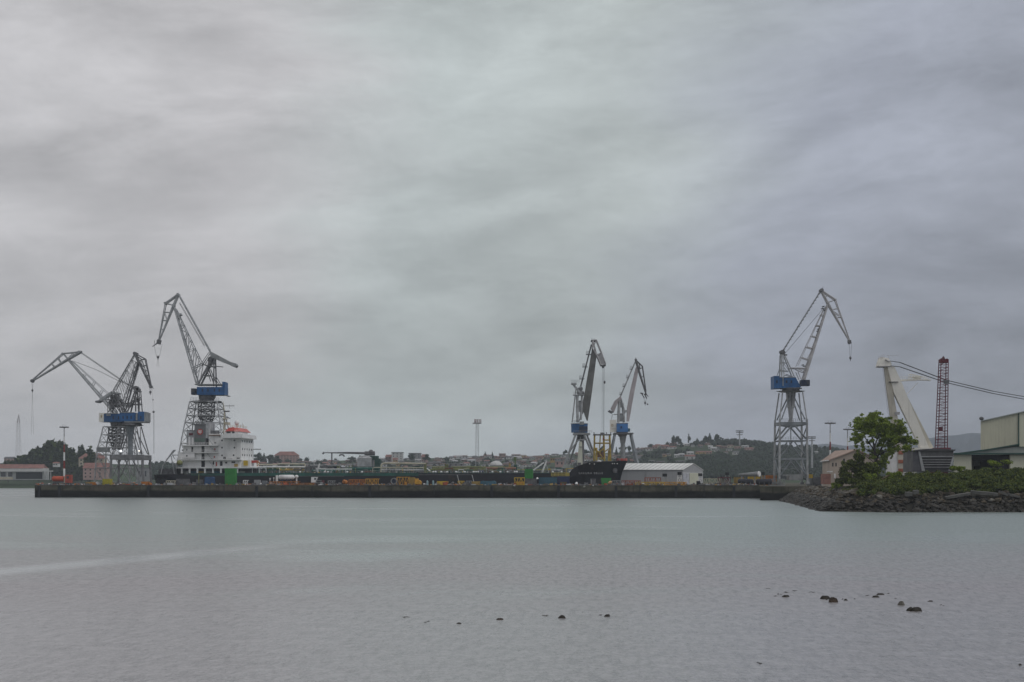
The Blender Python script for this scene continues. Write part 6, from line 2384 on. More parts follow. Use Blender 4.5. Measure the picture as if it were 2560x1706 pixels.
for x in (-.70, -.24, .24):
    eb(x, .42, x + .38, .68); eb(x, .02, x + .38, .32); eb(x, -.36, x + .38, -.08)
eb(-.10, -.85, .12, -.36)
mb.build('white_emblem_bars', WHITE2, em)
# aft machinery casing
mb = MB(); SF.box(mb, 466.5, 1078, 486, 1112.8, A0 + 4, 6); mb.build('aft_casing', STEEL, ship)
mb = MB(); SF.box(mb, 471, 1093, 476, 1112, A0 + 3.9, .3); SF.box(mb, 479, 1094, 484, 1112, A0 + 3.9, .3); mb.build('white_vent_trunk', WHITE2, ship)
mb = MB(); SF.box(mb, 472.5, 1083, 482.5, 1089, A0 + 3.9, .3); mb.build('red_brown_hatch', mat('maroon_paint', (.12, .03, .04), .6), ship)
mb = MB(); SF.box(mb, 468, 1072.5, 469, 1078, A0 + 4, .2); SF.box(mb, 466, 1076, 486, 1077.2, A0 + 4, 6); mb.build('casing_rail', STEELD, ship)
# middle casing, behind the stairs, up to the bridge
sbox(522, 1085, 546, 1112.8, A0 + 2.2, 12, 'upper_deckhouse', WHITE)
mb = MB(); SF.box(mb, 524, 1077, 541, 1086, A0 + 5, 4); mb.build('upper_winch', STEELD, ship)
mb = MB(); SF.box(mb, 522, 1087.6, 548, 1090, A0 + 1.4, 6); mb.build('brown_walkway', mat('wood_brown_deck', (.16, .10, .07), .8), ship)
MB().tube(S(537.5, 1108.5, A0 + 2.1), S(537.5, 1106, A0 + 2.1), .4).build('porthole', GLASS, ship)
# bridge block: main tower, narrow fore face looking along the ship
bt = sbox(546, 1094.5, 602, 1149.2, A0 + 0, 19.5, 'bridge_tower', WHITE)
pa = S(602, 1100, A0)
# portholes on its side
for (x, y) in ((555, 1101.5), (586, 1101.5), (555, 1119.5), (586, 1119.5), (555, 1139), (584, 1138.5)):
    mb = MB(); p = S(x, y, A0 - .05); mb.tube(p, p + SF.vv * .2, .38, n=10); mb.build('porthole', GLASS, bt)
for (x0, y0, x1, y1) in ((558, 1142.5, 564.5, 1147.5), (592, 1144.5, 599, 1147.6)):
    mb = MB(); SF.box(mb, x0, y0, x1, y1, A0 - .08, .3); mb.build('window', DARK, bt)
mb = MB(); SF.box(mb, 575, 1144, 581, 1146, A0 - .5, .5); mb.build('liferaft', WHITE2, bt)
# windows of the fore face
for k, y in enumerate((1105, 1125, 1140)):
    for j in range(5):
        z = S(602, y, A0).z
        q = S(602, y, A0 + .02)
        p = q + SF.vv * (2 + j * 3.4) + SF.u * .02
        mb = MB(); mb.prism([p, p + SF.vv * .9, p + SF.vv * .9 + Vector((0, 0, .8)), p + Vector((0, 0, .8))], SF.u * .05)
        mb.build('window', GLASS, bt)
# bridge wing deck, bulwark and wheelhouse
mb = MB(); SF.box(mb, 552, 1093, 606, 1095.4, A0 - 3.4, 22); SF.box(mb, 553, 1086.2, 604, 1093, A0 - 3.4, .3); mb.build('bridge_wing', WHITE, ship)
q0 = S(604, 1093, A0 - 3.4)
mb = MB(); mb.prism([q0, q0 + SF.vv * 21.5, q0 + SF.vv * 21.5 + Vector((0, 0, 1.25)), q0 + Vector((0, 0, 1.25))], SF.u * .25); mb.build('wing_bulwark', WHITE2, ship)
q0 = S(604, 1093, A0 + 15.5) + SF.u * .3
mb = MB(); mb.prism([q0, q0 + SF.u * 2.0, q0 + SF.u * 2.0 + Vector((0, 0, .8)), q0 + Vector((0, 0, .8))], SF.vv * 2.5); mb.build('wing_end', SHEDGR, ship)
wh = sbox(560, 1076, 596, 1086.4, A0 + 1.5, 14, 'wheelhouse', WHITE)
mb = MB(); SF.box(mb, 566, 1079.5, 576.5, 1083.5, A0 + 1.38, .3); SF.box(mb, 580, 1079.5, 586, 1083.5, A0 + 1.38, .3); mb.build('window', GLASS, wh)
qq = S(596, 1083.6, A0 + 2.2)
for j in range(9):
    p = qq + SF.vv * (j * 1.4) + SF.u * .04
    mb = MB(); mb.prism([p, p + SF.vv * 1.05, p + SF.vv * 1.05 + Vector((0, 0, .85)), p + Vector((0, 0, .85))], SF.u * .06); mb.build('window', GLASS, wh)
# red roof, chamfered
lo = [S(562.5, 1077.5, A0 + 1.0), S(597.5, 1077.5, A0 + 1.0)]
lo = lo + [lo[1] + SF.vv * 18, lo[0] + SF.vv * 18]
for v_ in lo:
    v_.z = zat(1077.3, 575)
hi = [S(572, 1067.5, A0 + 3.0), S(594, 1067.5, A0 + 3.0)]
hi = hi + [hi[1] + SF.vv * 14, hi[0] + SF.vv * 14]
for v_ in hi:
    v_.z = zat(1067.5, 575)
mb = MB(); mb.hexa(lo, hi); mb.build('red_roof', REDPALE, wh)
mb = MB()
mb.prism([lo[0] - SF.vv * .05, S(585, 1077.4, A0 + .95), S(586, 1067.8, A0 + 2.9), hi[0] - SF.vv * .05], -SF.vv * .1); mb.build('red_roof_side', REDROOF, wh)
mb = MB()
for x, h_ in ((596, 4), (602, 3), (608, 5), (612, 4)):
    p = S(594, 1067.5, A0 + 3) + SF.vv * (x - 594) * .5
    mb.tube(p, p + Vector((0, 0, h_ * .35)), .07)
platform_rail(mb, hi[0], hi[1], 1.0, 5, .04)
platform_rail(mb, hi[1], hi[2], 1.0, 6, .04)
mb.build('roof_railing', OCHRE, wh)
# radome, radar mast
p = S(592, 1057.5, A0 + 9)
mb = MB(); mb.ball(p, 1.0, 1.1, n=14, m_=10); rd = mb.build('radome', WHITE2, ship, smooth=True)
mb = MB(); mb.tube(p, p + Vector((0, 0, -2.4)), .35, .5); mb.build('radome_stand', WHITE, rd)
mb = MB()
b0 = S(561, 1086, A0 + 8)
b1 = S(561, 1028, A0 + 8)
mb.tube(b0, b1, .55, .3, n=8)
mb.tube(b1, S(557.5, 1003.5, A0 + 8), .25, .08, n=6)
mb.build('radar_mast', CREAMP, ship)
mb = MB()
mb.tube(S(560.5, 1015.3, A0 + 8), S(586, 1015, A0 + 8), .12)
mb.tube(S(559, 1029, A0 + 7), S(574, 1028.6, A0 + 7), .3)
mb.tube(S(566, 1044, A0 + 7), S(576, 1046.5, A0 + 7), .18)
mb.tube(S(566, 1040.5, A0 + 7), S(571, 1044, A0 + 7), .12)
mb.tube(S(562, 1026, A0 + 8), S(562, 1046, A0 + 8), .16)
mb.tube(S(574, 1012, A0 + 8), S(574, 1022, A0 + 8), .06)
mb.build('radar_scanner', STEELD, ship)
mb = MB(); SF.box(mb, 556, 1046, 564, 1048, A0 + 6, 4); SF.box(mb, 563, 1056, 571, 1062, A0 + 7, 3); mb.build('mast_platform', CREAMP, ship)
for j, x in enumerate((548, 552)):
    mb = MB(); mb.tube(S(x, 1094, A0 + 3), S(x + 8 * (1 - j), 1076, A0 + 3), .14); mb.build('support_strut', WHITE, ship)
mb = MB()
mb.tube(S(458.5, 1112, A0), S(458.5, 1084, A0), .07)
mb.build('flagstaff', WHITE, ship)
# yellow and red items at the foot of the bridge
sbox(608.5, 1152, 618.5, 1164.5, A0 + 1, .6, 'yellow_notice_panel', YELLOW)
sbox(585.5, 1160, 594, 1167, A0 - .1, .3, 'ochre_locker', OCHRE)
mb = MB(); SF.box(mb, 602.2, 1150.5, 625, 1168.3, A0 + 1.8, 15); mb.build('fore_deckhouse', WHITE, ship)
sbox(626.5, 1151.5, 641, 1157.5, A0 + 4, 3.5, 'red_foam_station', REDROOF)
mb = MB()
mb.tube(S(643, 1167, A0 + 4), S(643, 1154, A0 + 4), .25); mb.tube(S(643, 1154, A0 + 4), S(648, 1156, A0 + 4), .2); mb.tube(S(648, 1156, A0 + 4), S(648, 1167, A0 + 4), .2)
mb.build('orange_davit', ORANGE, ship)
mb = MB(); mb.tube(S(614.5, 1123.8, A0 + 18), S(652.5, 1123.5, A0 + 18), .22); mb.build('bridge_front_boom', STEEL, ship)
# stern: free-fall boat ramp, mooring gear
mb = MB()
for dd in (3, 6):
    mb.tube(S(416, 1150, dd), S(438, 1126, dd), .26); mb.tube(S(407, 1165, dd), S(433, 1127, dd), .26)
    mb.tube(S(433, 1127, dd), S(439, 1126, dd), .3); mb.tube(S(431, 1137, dd), S(437, 1148, dd), .2); mb.tube(S(431, 1138, dd), S(446, 1138, dd), .2)
    mb.tube(S(407, 1162, dd), S(402, 1186, dd), .2); mb.tube(S(428, 1140, dd), S(436, 1185, dd), .2)
    for q in (.2, .5, .8):
        mb.tube(S(416 + 22 * q, 1150 - 24 * q, dd), S(407 + 26 * q, 1165 - 38 * q, dd), .12)
mb.build('boat_ramp', STEEL, ship)
mb = MB(); SF.box(mb, 396, 1172, 442, 1186, 6, 10); mb.build('mooring_winch_deck', STEELD, ship)
mb = MB(); mb.ball(S(449, 1157, 2), 1.3, 1.1); mb.build('yellow_green_boat_cover', YGREEN, ship)
mb = MB(); SF.box(mb, 437, 1158, 447, 1164, 2, 2); mb.build('mooring_drum', GREYB, ship)

# ---- cargo deck pipes and fittings
mb = MB()
mb.path([S(642, 1162, 7), S(690, 1162.2, 7), S(700, 1160.3, 7), S(762, 1160.5, 7), S(763, 1166, 7)], .28, 6)
mb.build('deck_pipe', CREAMP, ship)
for k, (x0, x1, y, off, r_, m2) in enumerate(((625, 762, 1168, 6, .3, WHITE), (665, 720, 1172, 9, .5, YGREEN), (690, 830, 1169, 10, .45, GREYB), (700, 760, 1175, 5, .5, OCHRE),
                                              (775, 850, 1164.5, 9, .4, GREYB), (790, 880, 1173.5, 5, .22, WHITE), (780, 1060, 1177.5, 8, .5, GREENH), (870, 950, 1172, 6, .5, GREENH),
                                              (1080, 1290, 1168, 10, .25, YGREEN), (1080, 1200, 1172, 7, .3, YGREEN), (1215, 1290, 1171, 7, .35, mat('salmon_pipe', (.30, .17, .12), .6)),
                                              (1060, 1420, 1175.5, 9, .35, YGREEN), (1220, 1425, 1178, 6, .3, STEELD), (950, 1060, 1170, 8, .22, CREAMP), (950, 1060, 1176, 6, .5, STEEL))):
    mb = MB()
    mb.tube(S(x0, y, off), S(x1, y, off), r_, n=8)
    i = x0 + 6
    while i < x1:
        mb.tube(S(i, y, off), S(i, 1183.5, off), .16, n=5)
        i += 17
    mb.build('deck_pipe', m2, ship)
# railing along the deck edge
mb = MB()
for y in (1180.6, 1177.6):
    mb.tube(S(650, y, .3), S(1424, y, .3), .04, n=4)
for x in range(650, 1424, 9):
    mb.tube(S(x, 1183.6, .3), S(x, 1177.2, .3), .045, n=4)
mb.build('deck_railing', GREYB, ship)
# arched cream pipes
mb = MB()
mb.path([S(952, 1181, 4), S(953, 1163, 4), S(957, 1159.5, 4), S(963, 1158.4, 4), S(1064, 1159.8, 4)], .33, 8); mb.build('arched_pipe', CREAMP, ship)
mb = MB()
mb.path([S(931, 1180, 3), S(932, 1171, 3), S(937, 1169.2, 3), S(1034, 1169.2, 3)], .18, 6)
for x in (960, 975, 990, 1005, 1020, 1034):
    spost(x, 1169, 1183, 3, .13, mb)
mb.build('arched_pipe', CREAMP, ship)
mb = MB()
for (x0, x1) in ((1060, 1066),):
    SF.box(mb, x0, 1159.5, x1, 1182.5, 5, .4); SF.box(mb, x0 - 1, 1158.5, x1 + 1, 1161, 4.9, .6)
spost(1114, 1160, 1183, 6, .3, mb); spost(1119, 1160, 1183, 6, .3, mb)
mb.tube(S(1114, 1164, 6), S(1119, 1164, 6), .2); mb.tube(S(1103, 1181, 6), S(1114, 1171, 6), .2)
mb.build('yellow_post_frame', YGREEN, ship)
mb = MB()
for (x0, x1) in ((842, 847), (873, 879)):
    SF.box(mb, x0, 1164, x0 + 1.4, 1183, 6, .3); SF.box(mb, x1, 1163, x1 + 1.4, 1183, 6, .3); SF.box(mb, x0, 1168, x1, 1170, 6.1, .3); SF.box(mb, x0, 1176, x1, 1178, 6.1, .3)
mb.build('yellow_ladder_frame', YGREEN, ship)
mb = MB()
mb.tube(S(1067, 1171, 4), S(1078, 1181, 4), .25); mb.tube(S(1334, 1176, 5), S(1360, 1157, 5), .3); mb.tube(S(1356, 1181, 5), S(1366, 1153, 5), .34); mb.tube(S(793, 1180, 3), S(799, 1160, 3), .34)
mb.build('inclined_strut', WHITE, ship)
mb = MB(); mb.tube(S(1361, 1153, 5.3), S(1374, 1183, 5.3), .18); mb.tube(S(1361, 1153, 5), S(1368, 1152, 5), .35); mb.build('stay_post', STEEL, ship)
# vent heads
for x in (1083, 1089, 1103, 1118, 1140, 1162, 1184, 1190, 1196, 1204, 1231, 1251, 1269, 1287, 1292, 1382, 1404, 1425, 750, 812, 820, 868, 905):
    mb = MB(); p = S(x, 1180.3, 1.2); mb.ball(p, .48, .4, n=8, m_=6); mb.tube(p, p + Vector((0, 0, -.6)), .25); mb.build('vent_head', WHITE2, ship)
for x in (1200, 1206):
    mb = MB(); p = S(x, 1179, 1.0); mb.ball(p, .4, .5, n=8, m_=6); mb.build('blue_vent_head', NAVYC, ship)
# tank domes and deck boxes
for (x0, x1, y0, off, m2) in ((765, 775, 1166, 8, STEELD), (777, 792, 1170, 9, STEELD), (806, 818, 1163, 8, STEELD), (835, 842, 1167, 9, NAVY), (885, 892, 1167, 10, NAVY),
                              (655, 668, 1171, 8, SHEDG), (672, 690, 1171, 8, SHEDG), (690, 700, 1166, 11, STEELD), (1285, 1292, 1162, 8, SHEDG), (1300, 1308, 1166, 9, STEEL),
                              (1030, 1050, 1166, 9, SHEDG), (1120, 1127, 1164, 9, STEELD), (1215, 1222, 1167, 9, STEELD), (1272, 1276, 1159, 9, OCHRE), (1380, 1410, 1172, 8, STEEL), (1410, 1425, 1162, 10, SHEDGR)):
    sbox(x0, y0, x1, 1183.4, off, 2.5, 'deck_box', m2)
mb = MB(); spost(1288, 1143, 1183, 9, .3, mb); SF.box(mb, 1284, 1143, 1291, 1152, 8.9, .6); mb.build('green_vent_post', mat('moss_green_paint', (.12, .17, .07), .6), ship)
# the crowd of small valves, stands and pipe ends on the cargo deck
dr = random.Random(44)
for k, (m2, n_) in enumerate(((STEELD, 150), (GREENH, 130), (STEEL, 110), (YGREEN, 60), (mat('rust_red_fittings', (.16, .06, .035), .7), 60), (WHITE, 30), (YELLOW, 22))):
    mb = MB()
    for _ in range(n_):
        x = dr.uniform(645, 1424)
        off_ = dr.uniform(1.5, 12)
        h_ = dr.uniform(1.5, 6.5) * (1.9 if dr.random() < .12 else 1)
        if dr.random() < .5:
            SF.box(mb, x, 1183.6 - h_, x + dr.uniform(.8, 3.5), 1183.6, off_, dr.uniform(.3, 1.2))
        elif dr.random() < .5:
            mb.tube(S(x, 1183.6, off_), S(x, 1183.6 - h_ * 1.3, off_), .14, n=5)
        else:
            y_ = 1183.6 - dr.uniform(2, 13)
            L_ = dr.uniform(4, 22)
            mb.tube(S(x, y_, off_), S(x + L_, y_, off_), dr.uniform(.1, .22), n=5)
            mb.tube(S(x + 1, y_, off_), S(x + 1, 1183.6, off_), .1, n=4)
            mb.tube(S(x + L_ - 1, y_, off_), S(x + L_ - 1, 1183.6, off_), .1, n=4)
    struct(mb.build('deck_fittings', m2, ship), 'stuff')
# hose handling crane amidships
mb = MB(); SF.box(mb, 893, 1146, 928, 1166.5, 10, 6)
mb.prism([S(892, 1146.2, 9.9), S(929, 1146.2, 9.9), S(922, 1140, 11.5), S(911, 1138.5, 11.5), S(900, 1141, 11.5)], SF.vv * 5)
mb.build('crane_pedestal_house', STEEL, ship)
mb = MB(); SF.box(mb, 916, 1140, 944, 1150, 12, 3); SF.box(mb, 936, 1148, 950, 1180, 12, 2.5); mb.build('crane_pedestal', SHEDG, ship)
mb = MB()
mb.prism([S(810, 1131.4, 12), S(880, 1130.2, 12), S(926, 1131, 12), S(926, 1137, 12), S(880, 1135.4, 12), S(812, 1133.2, 12)], SF.vv * 1.4)
mb.tube(S(810, 1131.5, 12.7), S(806.5, 1135.5, 12.7), .4, .3)
bm_ = mb.build('hose_crane_boom', STEELD, ship)
mb = MB(); mb.ball(S(927.5, 1131, 12.6), 1.1, 1.1); mb.tube(S(927.5, 1131, 12.6), S(929, 1127, 12.6), .3, .1); mb.tube(S(937, 1134, 12.6), S(912, 1134, 12.6), .9, .9); mb.build('slewing_head', STEELD, bm_)
mb = MB(); spost(829.5, 1133, 1160, 12.6, .28, mb); SF.box(mb, 826, 1158, 833, 1183, 12, 1.2); mb.build('boom_rest', STEELD, bm_)
mb = MB(); mb.path([S(848, 1140, 12), S(852, 1137, 12), S(858, 1137.5, 12), S(861, 1142, 12)], .3, 6); mb.build('hook', STEELD, bm_)

# ---- forecastle
mb = MB(); SF.box(mb, 1470, 1153.5, 1558, 1155.2, 12, 4); mb.build('forecastle_deck', STEELD, ship)
mb = MB()
mb.tube(S(1450, 1163, 12), S(1451.3, 1104, 12), 1.15, .62, n=12); fm = mb.build('foremast', mat('foremast_cream', (.60, .61, .50), .5, 0, .06, .3, .2), ship)
mb = MB()
SF.box(mb, 1444, 1100, 1458, 1101.6, 11, 2); SF.box(mb, 1448, 1117, 1455, 1119, 11, 2)
mb.build('crosstree', GREYB, fm)
mb = MB(); mb.tube(S(1451, 1100, 12), S(1451, 1093, 12), .1); mb.build('mast_pole', STEEL, fm)
mb = MB()
mb.tube(S(1436, 1166, 3), S(1448, 1172, 3), .3)
SF.box(mb, 1444, 1157, 1452, 1164, 6, 2); SF.box(mb, 1458, 1158, 1468, 1162, 4, 2)
mb.build('windlass', STEELD, ship)
mb = MB(); mb.ball(S(1498, 1153.6, 3.5), .9, .35); mb.build('white_hatch', WHITE2, ship)
for (x0, x1, y0, m2) in ((1552, 1559, 1146.5, REDROOF), (1560, 1568, 1147, REDPALE), (1540, 1548, 1146.5, mat('maroon_paint', (0, 0, 0))), (1524, 1530, 1147, GREYB), (1533, 1539, 1148, STEELD)):
    sbox(x0, y0, x1, 1152.6, 12.5, 2, 'bow_fitting', m2)
mb = MB()
for y in (1147, 1149.5):
    mb.tube(S(1544, y, 9), S(1568, y, 13.5), .06, n=4)
for x in range(1544, 1570, 4):
    q = (x - 1544) / 24
    mb.tube(S(x, 1152.3, 9 + 4.5 * q), S(x, 1146.8, 9 + 4.5 * q), .06, n=4)
mb.build('bow_railing', REDPALE, ship)
for (x0, x1, y0) in ((1415, 1422, 1178), (1426, 1432, 1170)):
    sbox(x0, y0, x1, 1183.5, 8, 2, 'deck_box', STEEL)

# yellow access tower slung at the bow
D = 576
P = lambda x, y, dy=0: W(x, y, D, dy)
root = thing('access_tower', 'tall yellow steel access tower with dark top beam on the tanker forecastle', 'steel tower', (P(1506, 1155).x, D, P(1506, 1156).z))
mb = MB()
for (xt, xb) in ((1486.5, 1485), (1524, 1526.5)):
    for dy in (-2, 2):
        mb.tube(P(xt, 1086, dy), P(xb, 1153, dy), .28, square=True)
    for y in range(1092, 1152, 8):
        mb.tube(P(xt, y, -2), P(xt, y + 8, 2), .1)
for dy in (-2, 2):
    mb.tube(P(1486, 1108.5, dy), P(1525, 1108.5, dy), .25)
    mb.tube(P(1510, 1100.5, dy), P(1524, 1100.5, dy), .2)
    mb.tube(P(1509, 1087, dy), P(1511, 1153, dy), .3, square=True)
    mb.tube(P(1501, 1087, dy), P(1499, 1120, dy), .12)
    mb.tube(P(1487, 1120, dy), P(1510, 1150, dy), .2); mb.tube(P(1488, 1125, dy), P(1500, 1133, dy), .3)
    mb.tube(P(1496, 1133, dy), P(1510, 1121, dy), .25); mb.tube(P(1526, 1120, dy), P(1511, 1130, dy), .2)
mb.box(P(1488, 1152, -2), P(1493, 1120, -1.6)); mb.box(P(1519, 1153, -2), P(1526, 1126, -1.5)); mb.box(P(1498, 1149, -2), P(1512, 1146, 2))
mb.build('frame', mat('worn_yellow_paint', (.40, .285, .05), .6, 0, .3, .6, .6), root)
mb = MB()
mb.box(P(1483, 1089, -2.4), P(1528, 1086, 2.4))
for x in (1485, 1516, 1527):
    mb.tube(P(x, 1086), P(x, 1081), .2)
mb.box(P(1501, 1086, -1), P(1511, 1082, 1))
mb.build('top_beam', STEELD, root)
mb = MB(); mb.box(P(1493, 1144, -1.4), P(1510, 1131, -1.0)); mb.build('mesh_panel', mat('salmon_mesh', (.25, .14, .10), .8), root)
mb = MB(); mb.box(P(1506, 1101, -2.3), P(1510, 1096, -1.5)); mb.build('motor', MASTR, root)


# =================================================================== THINGS ON THE QUAY
def qthing(name, label, cat, px, off, group=None):
    return thing(name, label, cat, QF.pt(px, 1213, off, QZ), group)


def qbox(mb, x0, y0, x1, y1, off, dep):
    QF.box(mb, x0, y0, x1, y1, off, dep)
    return mb


def base_y(off, px=1280):
    d = QF.pt(px, 1213, off).y
    return HZ + (EYE - QZ) * FP / d


def container(x0, x1, y0, off, dep, m_, label, cat='container', y1=None, ribs=True, name='container'):
    yb = base_y(off, (x0 + x1) / 2) if y1 is None else y1
    root = qthing(name, label, cat, (x0 + x1) / 2, off)
    mb = MB(); qbox(mb, x0 + .5, y0 + .5, x1 - .5, yb, off + .06, dep - .12)
    if ribs:
        n_ = max(3, int((x1 - x0) / 2.5))
        for i in range(n_):
            xc = x0 + 1 + (x1 - x0 - 2) * (i + .5) / n_
            qbox(mb, xc - .35, y0 + 1.2, xc + .35, yb - .6, off + .01, .05)
    mb.build('body', m_, root)
    mb = MB()
    for xa in (x0, x1 - .9):
        qbox(mb, xa, y0, xa + .9, yb, off, .2)
    for ya in (y0, yb - .9):
        qbox(mb, x0 + .9, ya, x1 - .9, ya + .9, off, .2)
    mb.build('corner_frame', m_, root)
    return root


container(562, 588.5, 1171, 3.0, 2.6, GREEN, 'tall bright green container standing on end before the ship arcade', name='container')
container(1311.5, 1332, 1173, 4.0, 3, GREEN, 'green box container stacked on a dark louvred unit', y1=1196.5)
container(1311, 1341, 1196.8, 4.0, 3, STEELD, 'dark louvred power unit under the green box', 'power unit', name='power_unit')
container(1347, 1392.5, 1194, 6, 2.6, TEAL, 'long teal-blue container on the quay below the foredeck')
container(1393.5, 1423.5, 1191, 8, 2.6, NAVYC, 'navy blue container behind the long teal-blue one')
container(1915, 1942, 1188.5, 30, 3, ORANGE, 'orange container close to the lone tower crane leg')
container(2034, 2053.5, 1193, 24, 3, STEELD, 'dark grey container between the tower crane and the pink building')
container(2017, 2032, 1196, 26, 3, GREYB, 'pale grey cabin with yellow box on top', 'cabin', name='cabin')
container(2018, 2032, 1186.5, 26, 3, YELLOW, 'yellow box sitting on the pale grey cabin', 'box', y1=1195.6, name='box')
container(256, 276.5, 1197.5, 2.5, 2.4, mat('lime_yellow_paint', (.42, .38, .02), .5, 0, .2, .4, .4), 'small lime-yellow container under the first crane tower')

# open skips
for (x0, x1, y0, m_, lb) in ((213, 240, 1205.5, OCHRE, 'low ochre skip near the red tank lorry'), (352, 371, 1204.5, ORANGE, 'orange skip at the foot of the second crane leg'),
                             (1092, 1120, 1203.5, YELLOW, 'bright yellow skip before the black hull amidships'), (1502, 1528, 1195.5, GREEN, 'bright green skip under the bow lettering'),
                             (1178, 1200, 1204, OCHRE, 'worn ochre skip beside the teal tarpaulin'), (225, 241, 1206.5, ORANGE, 'small orange skip end against the ochre skip')):
    off = 3.2 if m_ is not ORANGE else 2.4
    root = qthing('skip', lb, 'skip', (x0 + x1) / 2, off)
    yb = base_y(off, x0) - .6
    k_ = QF.pt(x0, yb, off); k2 = QF.pt(x1, yb, off)
    L_ = (k2 - k_).length
    z0, z1 = QZ + .15, QF.pt(x0, y0, off).z
    mb = MB()
    cc = (k_ + k2) / 2

    def qp(a, b2, z):
        v_ = cc + SF.u * a + SF.vv * b2
        return Vector((v_.x, v_.y, z))
    h_ = L_ / 2
    for (a0, a1, b0, b1) in ((-h_, h_, 0, .12), (-h_, h_, 1.9, 2.02)):
        mb.hexa([qp(a0 * .8, b0, z0), qp(a1 * .8, b0, z0), qp(a1 * .8, b1, z0), qp(a0 * .8, b1, z0)], [qp(a0, b0, z1), qp(a1, b0, z1), qp(a1, b1, z1), qp(a0, b1, z1)])
    for sg in (-1, 1):
        mb.hexa([qp(sg * h_ * .8, .12, z0), qp(sg * (h_ * .8 - .12), .12, z0), qp(sg * (h_ * .8 - .12), 1.9, z0), qp(sg * h_ * .8, 1.9, z0)],
                [qp(sg * h_, .12, z1), qp(sg * (h_ - .12), .12, z1), qp(sg * (h_ - .12), 1.9, z1), qp(sg * h_, 1.9, z1)])
    mb.build('shell', m_, root)
    mb = MB()
    mb.hexa([qp(-h_ * .8, .13, z0), qp(h_ * .8, .13, z0), qp(h_ * .8, 1.88, z0), qp(-h_ * .8, 1.88, z0)], [qp(-h_ * .9, .13, z1 - .3), qp(h_ * .9, .13, z1 - .3), qp(h_ * .9, 1.88, z1 - .25), qp(-h_ * .9, 1.88, z1 - .35)])
    mb.build('scrap_load', STEELD, root)


def wheels(root, xs, off, dep, r_=.5, tyre=DARK):
    for x in xs:
        for o_ in (off, off + dep):
            c = QF.pt(x, 1213, o_)
            c.z = QZ + r_
            mb = MB(); mb.tube(c, c + SF.vv * .3, r_, n=14); w_ = mb.build('wheel', tyre, root)
            mb = MB(); mb.tube(c - SF.vv * .02, c + SF.vv * .1, r_ * .5, n=10); mb.build('rim', GREYB, w_)


# red tank lorry
off = 2.6
root = qthing('tank_lorry', 'red-orange tank lorry parked at the end of the quay', 'lorry', 155, off)
mb = MB()
a, b_ = QF.pt(134, 1197.5, off + 1.2), QF.pt(160.5, 1197.5, off + 1.2)
b_.z = a.z
mb.tube(a, b_, 1.05, n=16); mb.tube(a - SF.u * .5, a, .6, 1.05, n=16)
mb.build('tank', REDOR, root, smooth=False)
mb = MB(); qbox(mb, 162.5, 1187.5, 176, 1207.5, off, 2.3); cb = mb.build('cab', mat('dull_red_paint', (.36, .075, .05), .5, 0, .15, .5, .3), root)
mb = MB(); qbox(mb, 166, 1191, 172, 1197, off - .05, .2); mb.build('window', GLASS, cb)
mb = MB(); qbox(mb, 160, 1193, 162.6, 1208, off + .2, 1.8); mb.build('ladder_rack', CREAMP, root)
mb = MB(); qbox(mb, 132, 1204.2, 176, 1207.2, off + .3, 1.6); mb.build('chassis', STEELD, root)
wheels(root, (137, 143, 168, 174), off, 2.0, .55)

# white box-bodied lift truck
off = 2.4
root = qthing('loader_truck', 'small white cab truck with empty low bed, amidships on the quay', 'truck', 790, off)
mb = MB()
mb.prism([QF.pt(777.5, 1206.5, off), QF.pt(789, 1206.5, off), QF.pt(789, 1201, off), QF.pt(792.5, 1193, off), QF.pt(778, 1193, off)], SF.vv * 2.1); cb = mb.build('cab', WHITE2, root)
mb = MB(); qbox(mb, 785.5, 1195, 790, 1200, off - .05, .1); mb.build('window', GLASS, cb)
mb = MB(); qbox(mb, 789.3, 1201.3, 804, 1202.8, off, 2.1); qbox(mb, 779, 1206.6, 804, 1208.5, off + .2, 1.8); mb.build('bed', GREYB, root)
mb = MB(); qbox(mb, 804.2, 1201, 808.5, 1208, off + .2, 1.7); mb.build('tail_unit', mat('maroon_paint', (0, 0, 0)), root)
wheels(root, (781, 801), off, 1.9, .45)

# white tank on blue stand
off = 7
root = qthing('storage_tank', 'horizontal white tank on a dark stand among orange frames', 'tank', 717, off)
a, b_ = QF.pt(701, 1193.5, off + 1), QF.pt(731, 1193.5, off + 1)
b_.z = a.z
mb = MB(); mb.tube(a, b_, .95, n=16); mb.ball(a, .93, .93, n=12, m_=8); mb.ball(b_, .93, .93, n=12, m_=8); mb.build('vessel', WHITE2, root, smooth=True)
mb = MB()
for x in (705, 716, 727):
    qbox(mb, x - .8, 1198, x + .8, base_y(off, x), off + .3, 1.4)
mb.build('stand', NAVYC, root)
off = 6
o = MB(); p = QF.pt(741.5, 1192, off); o.ball(p, .75, .68, n=12, m_=8); o.tube(p, Vector((p.x, p.y, QZ)), .25, .3)
tag(o.build('vent_cowl', WHITE2, at=(p.x, p.y, QZ)), 'round white vent cowl on a short post beside the white tank', 'vent cowl')
o = MB(); qbox(o, 689.3, 1188.5, 693.8, 1203.5, 6, .8); qbox(o, 690.5, 1203.5, 692.5, base_y(6, 690), 6.2, .3)
tag(o.build('upright_locker', WHITE, at=QF.pt(691, 1213, 6, QZ)), 'narrow upright pale locker left of the white tank', 'locker')
for (x, y, w_, lb) in ((675, 1197.5, 2.6, 'white funnel-shaped lamp on a post over the orange frames'), (684.5, 1196, 1.8, 'small white round lamp between the funnel lamp and the locker')):
    p = QF.pt(x, y, 4)
    r_ = w_ / FP * 545
    o = MB(); o.tube(p + Vector((0, 0, .3)), p - Vector((0, 0, .45)), r_, r_ * .4, n=10); o.tube(p, Vector((p.x, p.y, QZ)), .09)
    tag(o.build('work_lamp', WHITE2, at=(p.x, p.y, QZ)), lb, 'lamp')


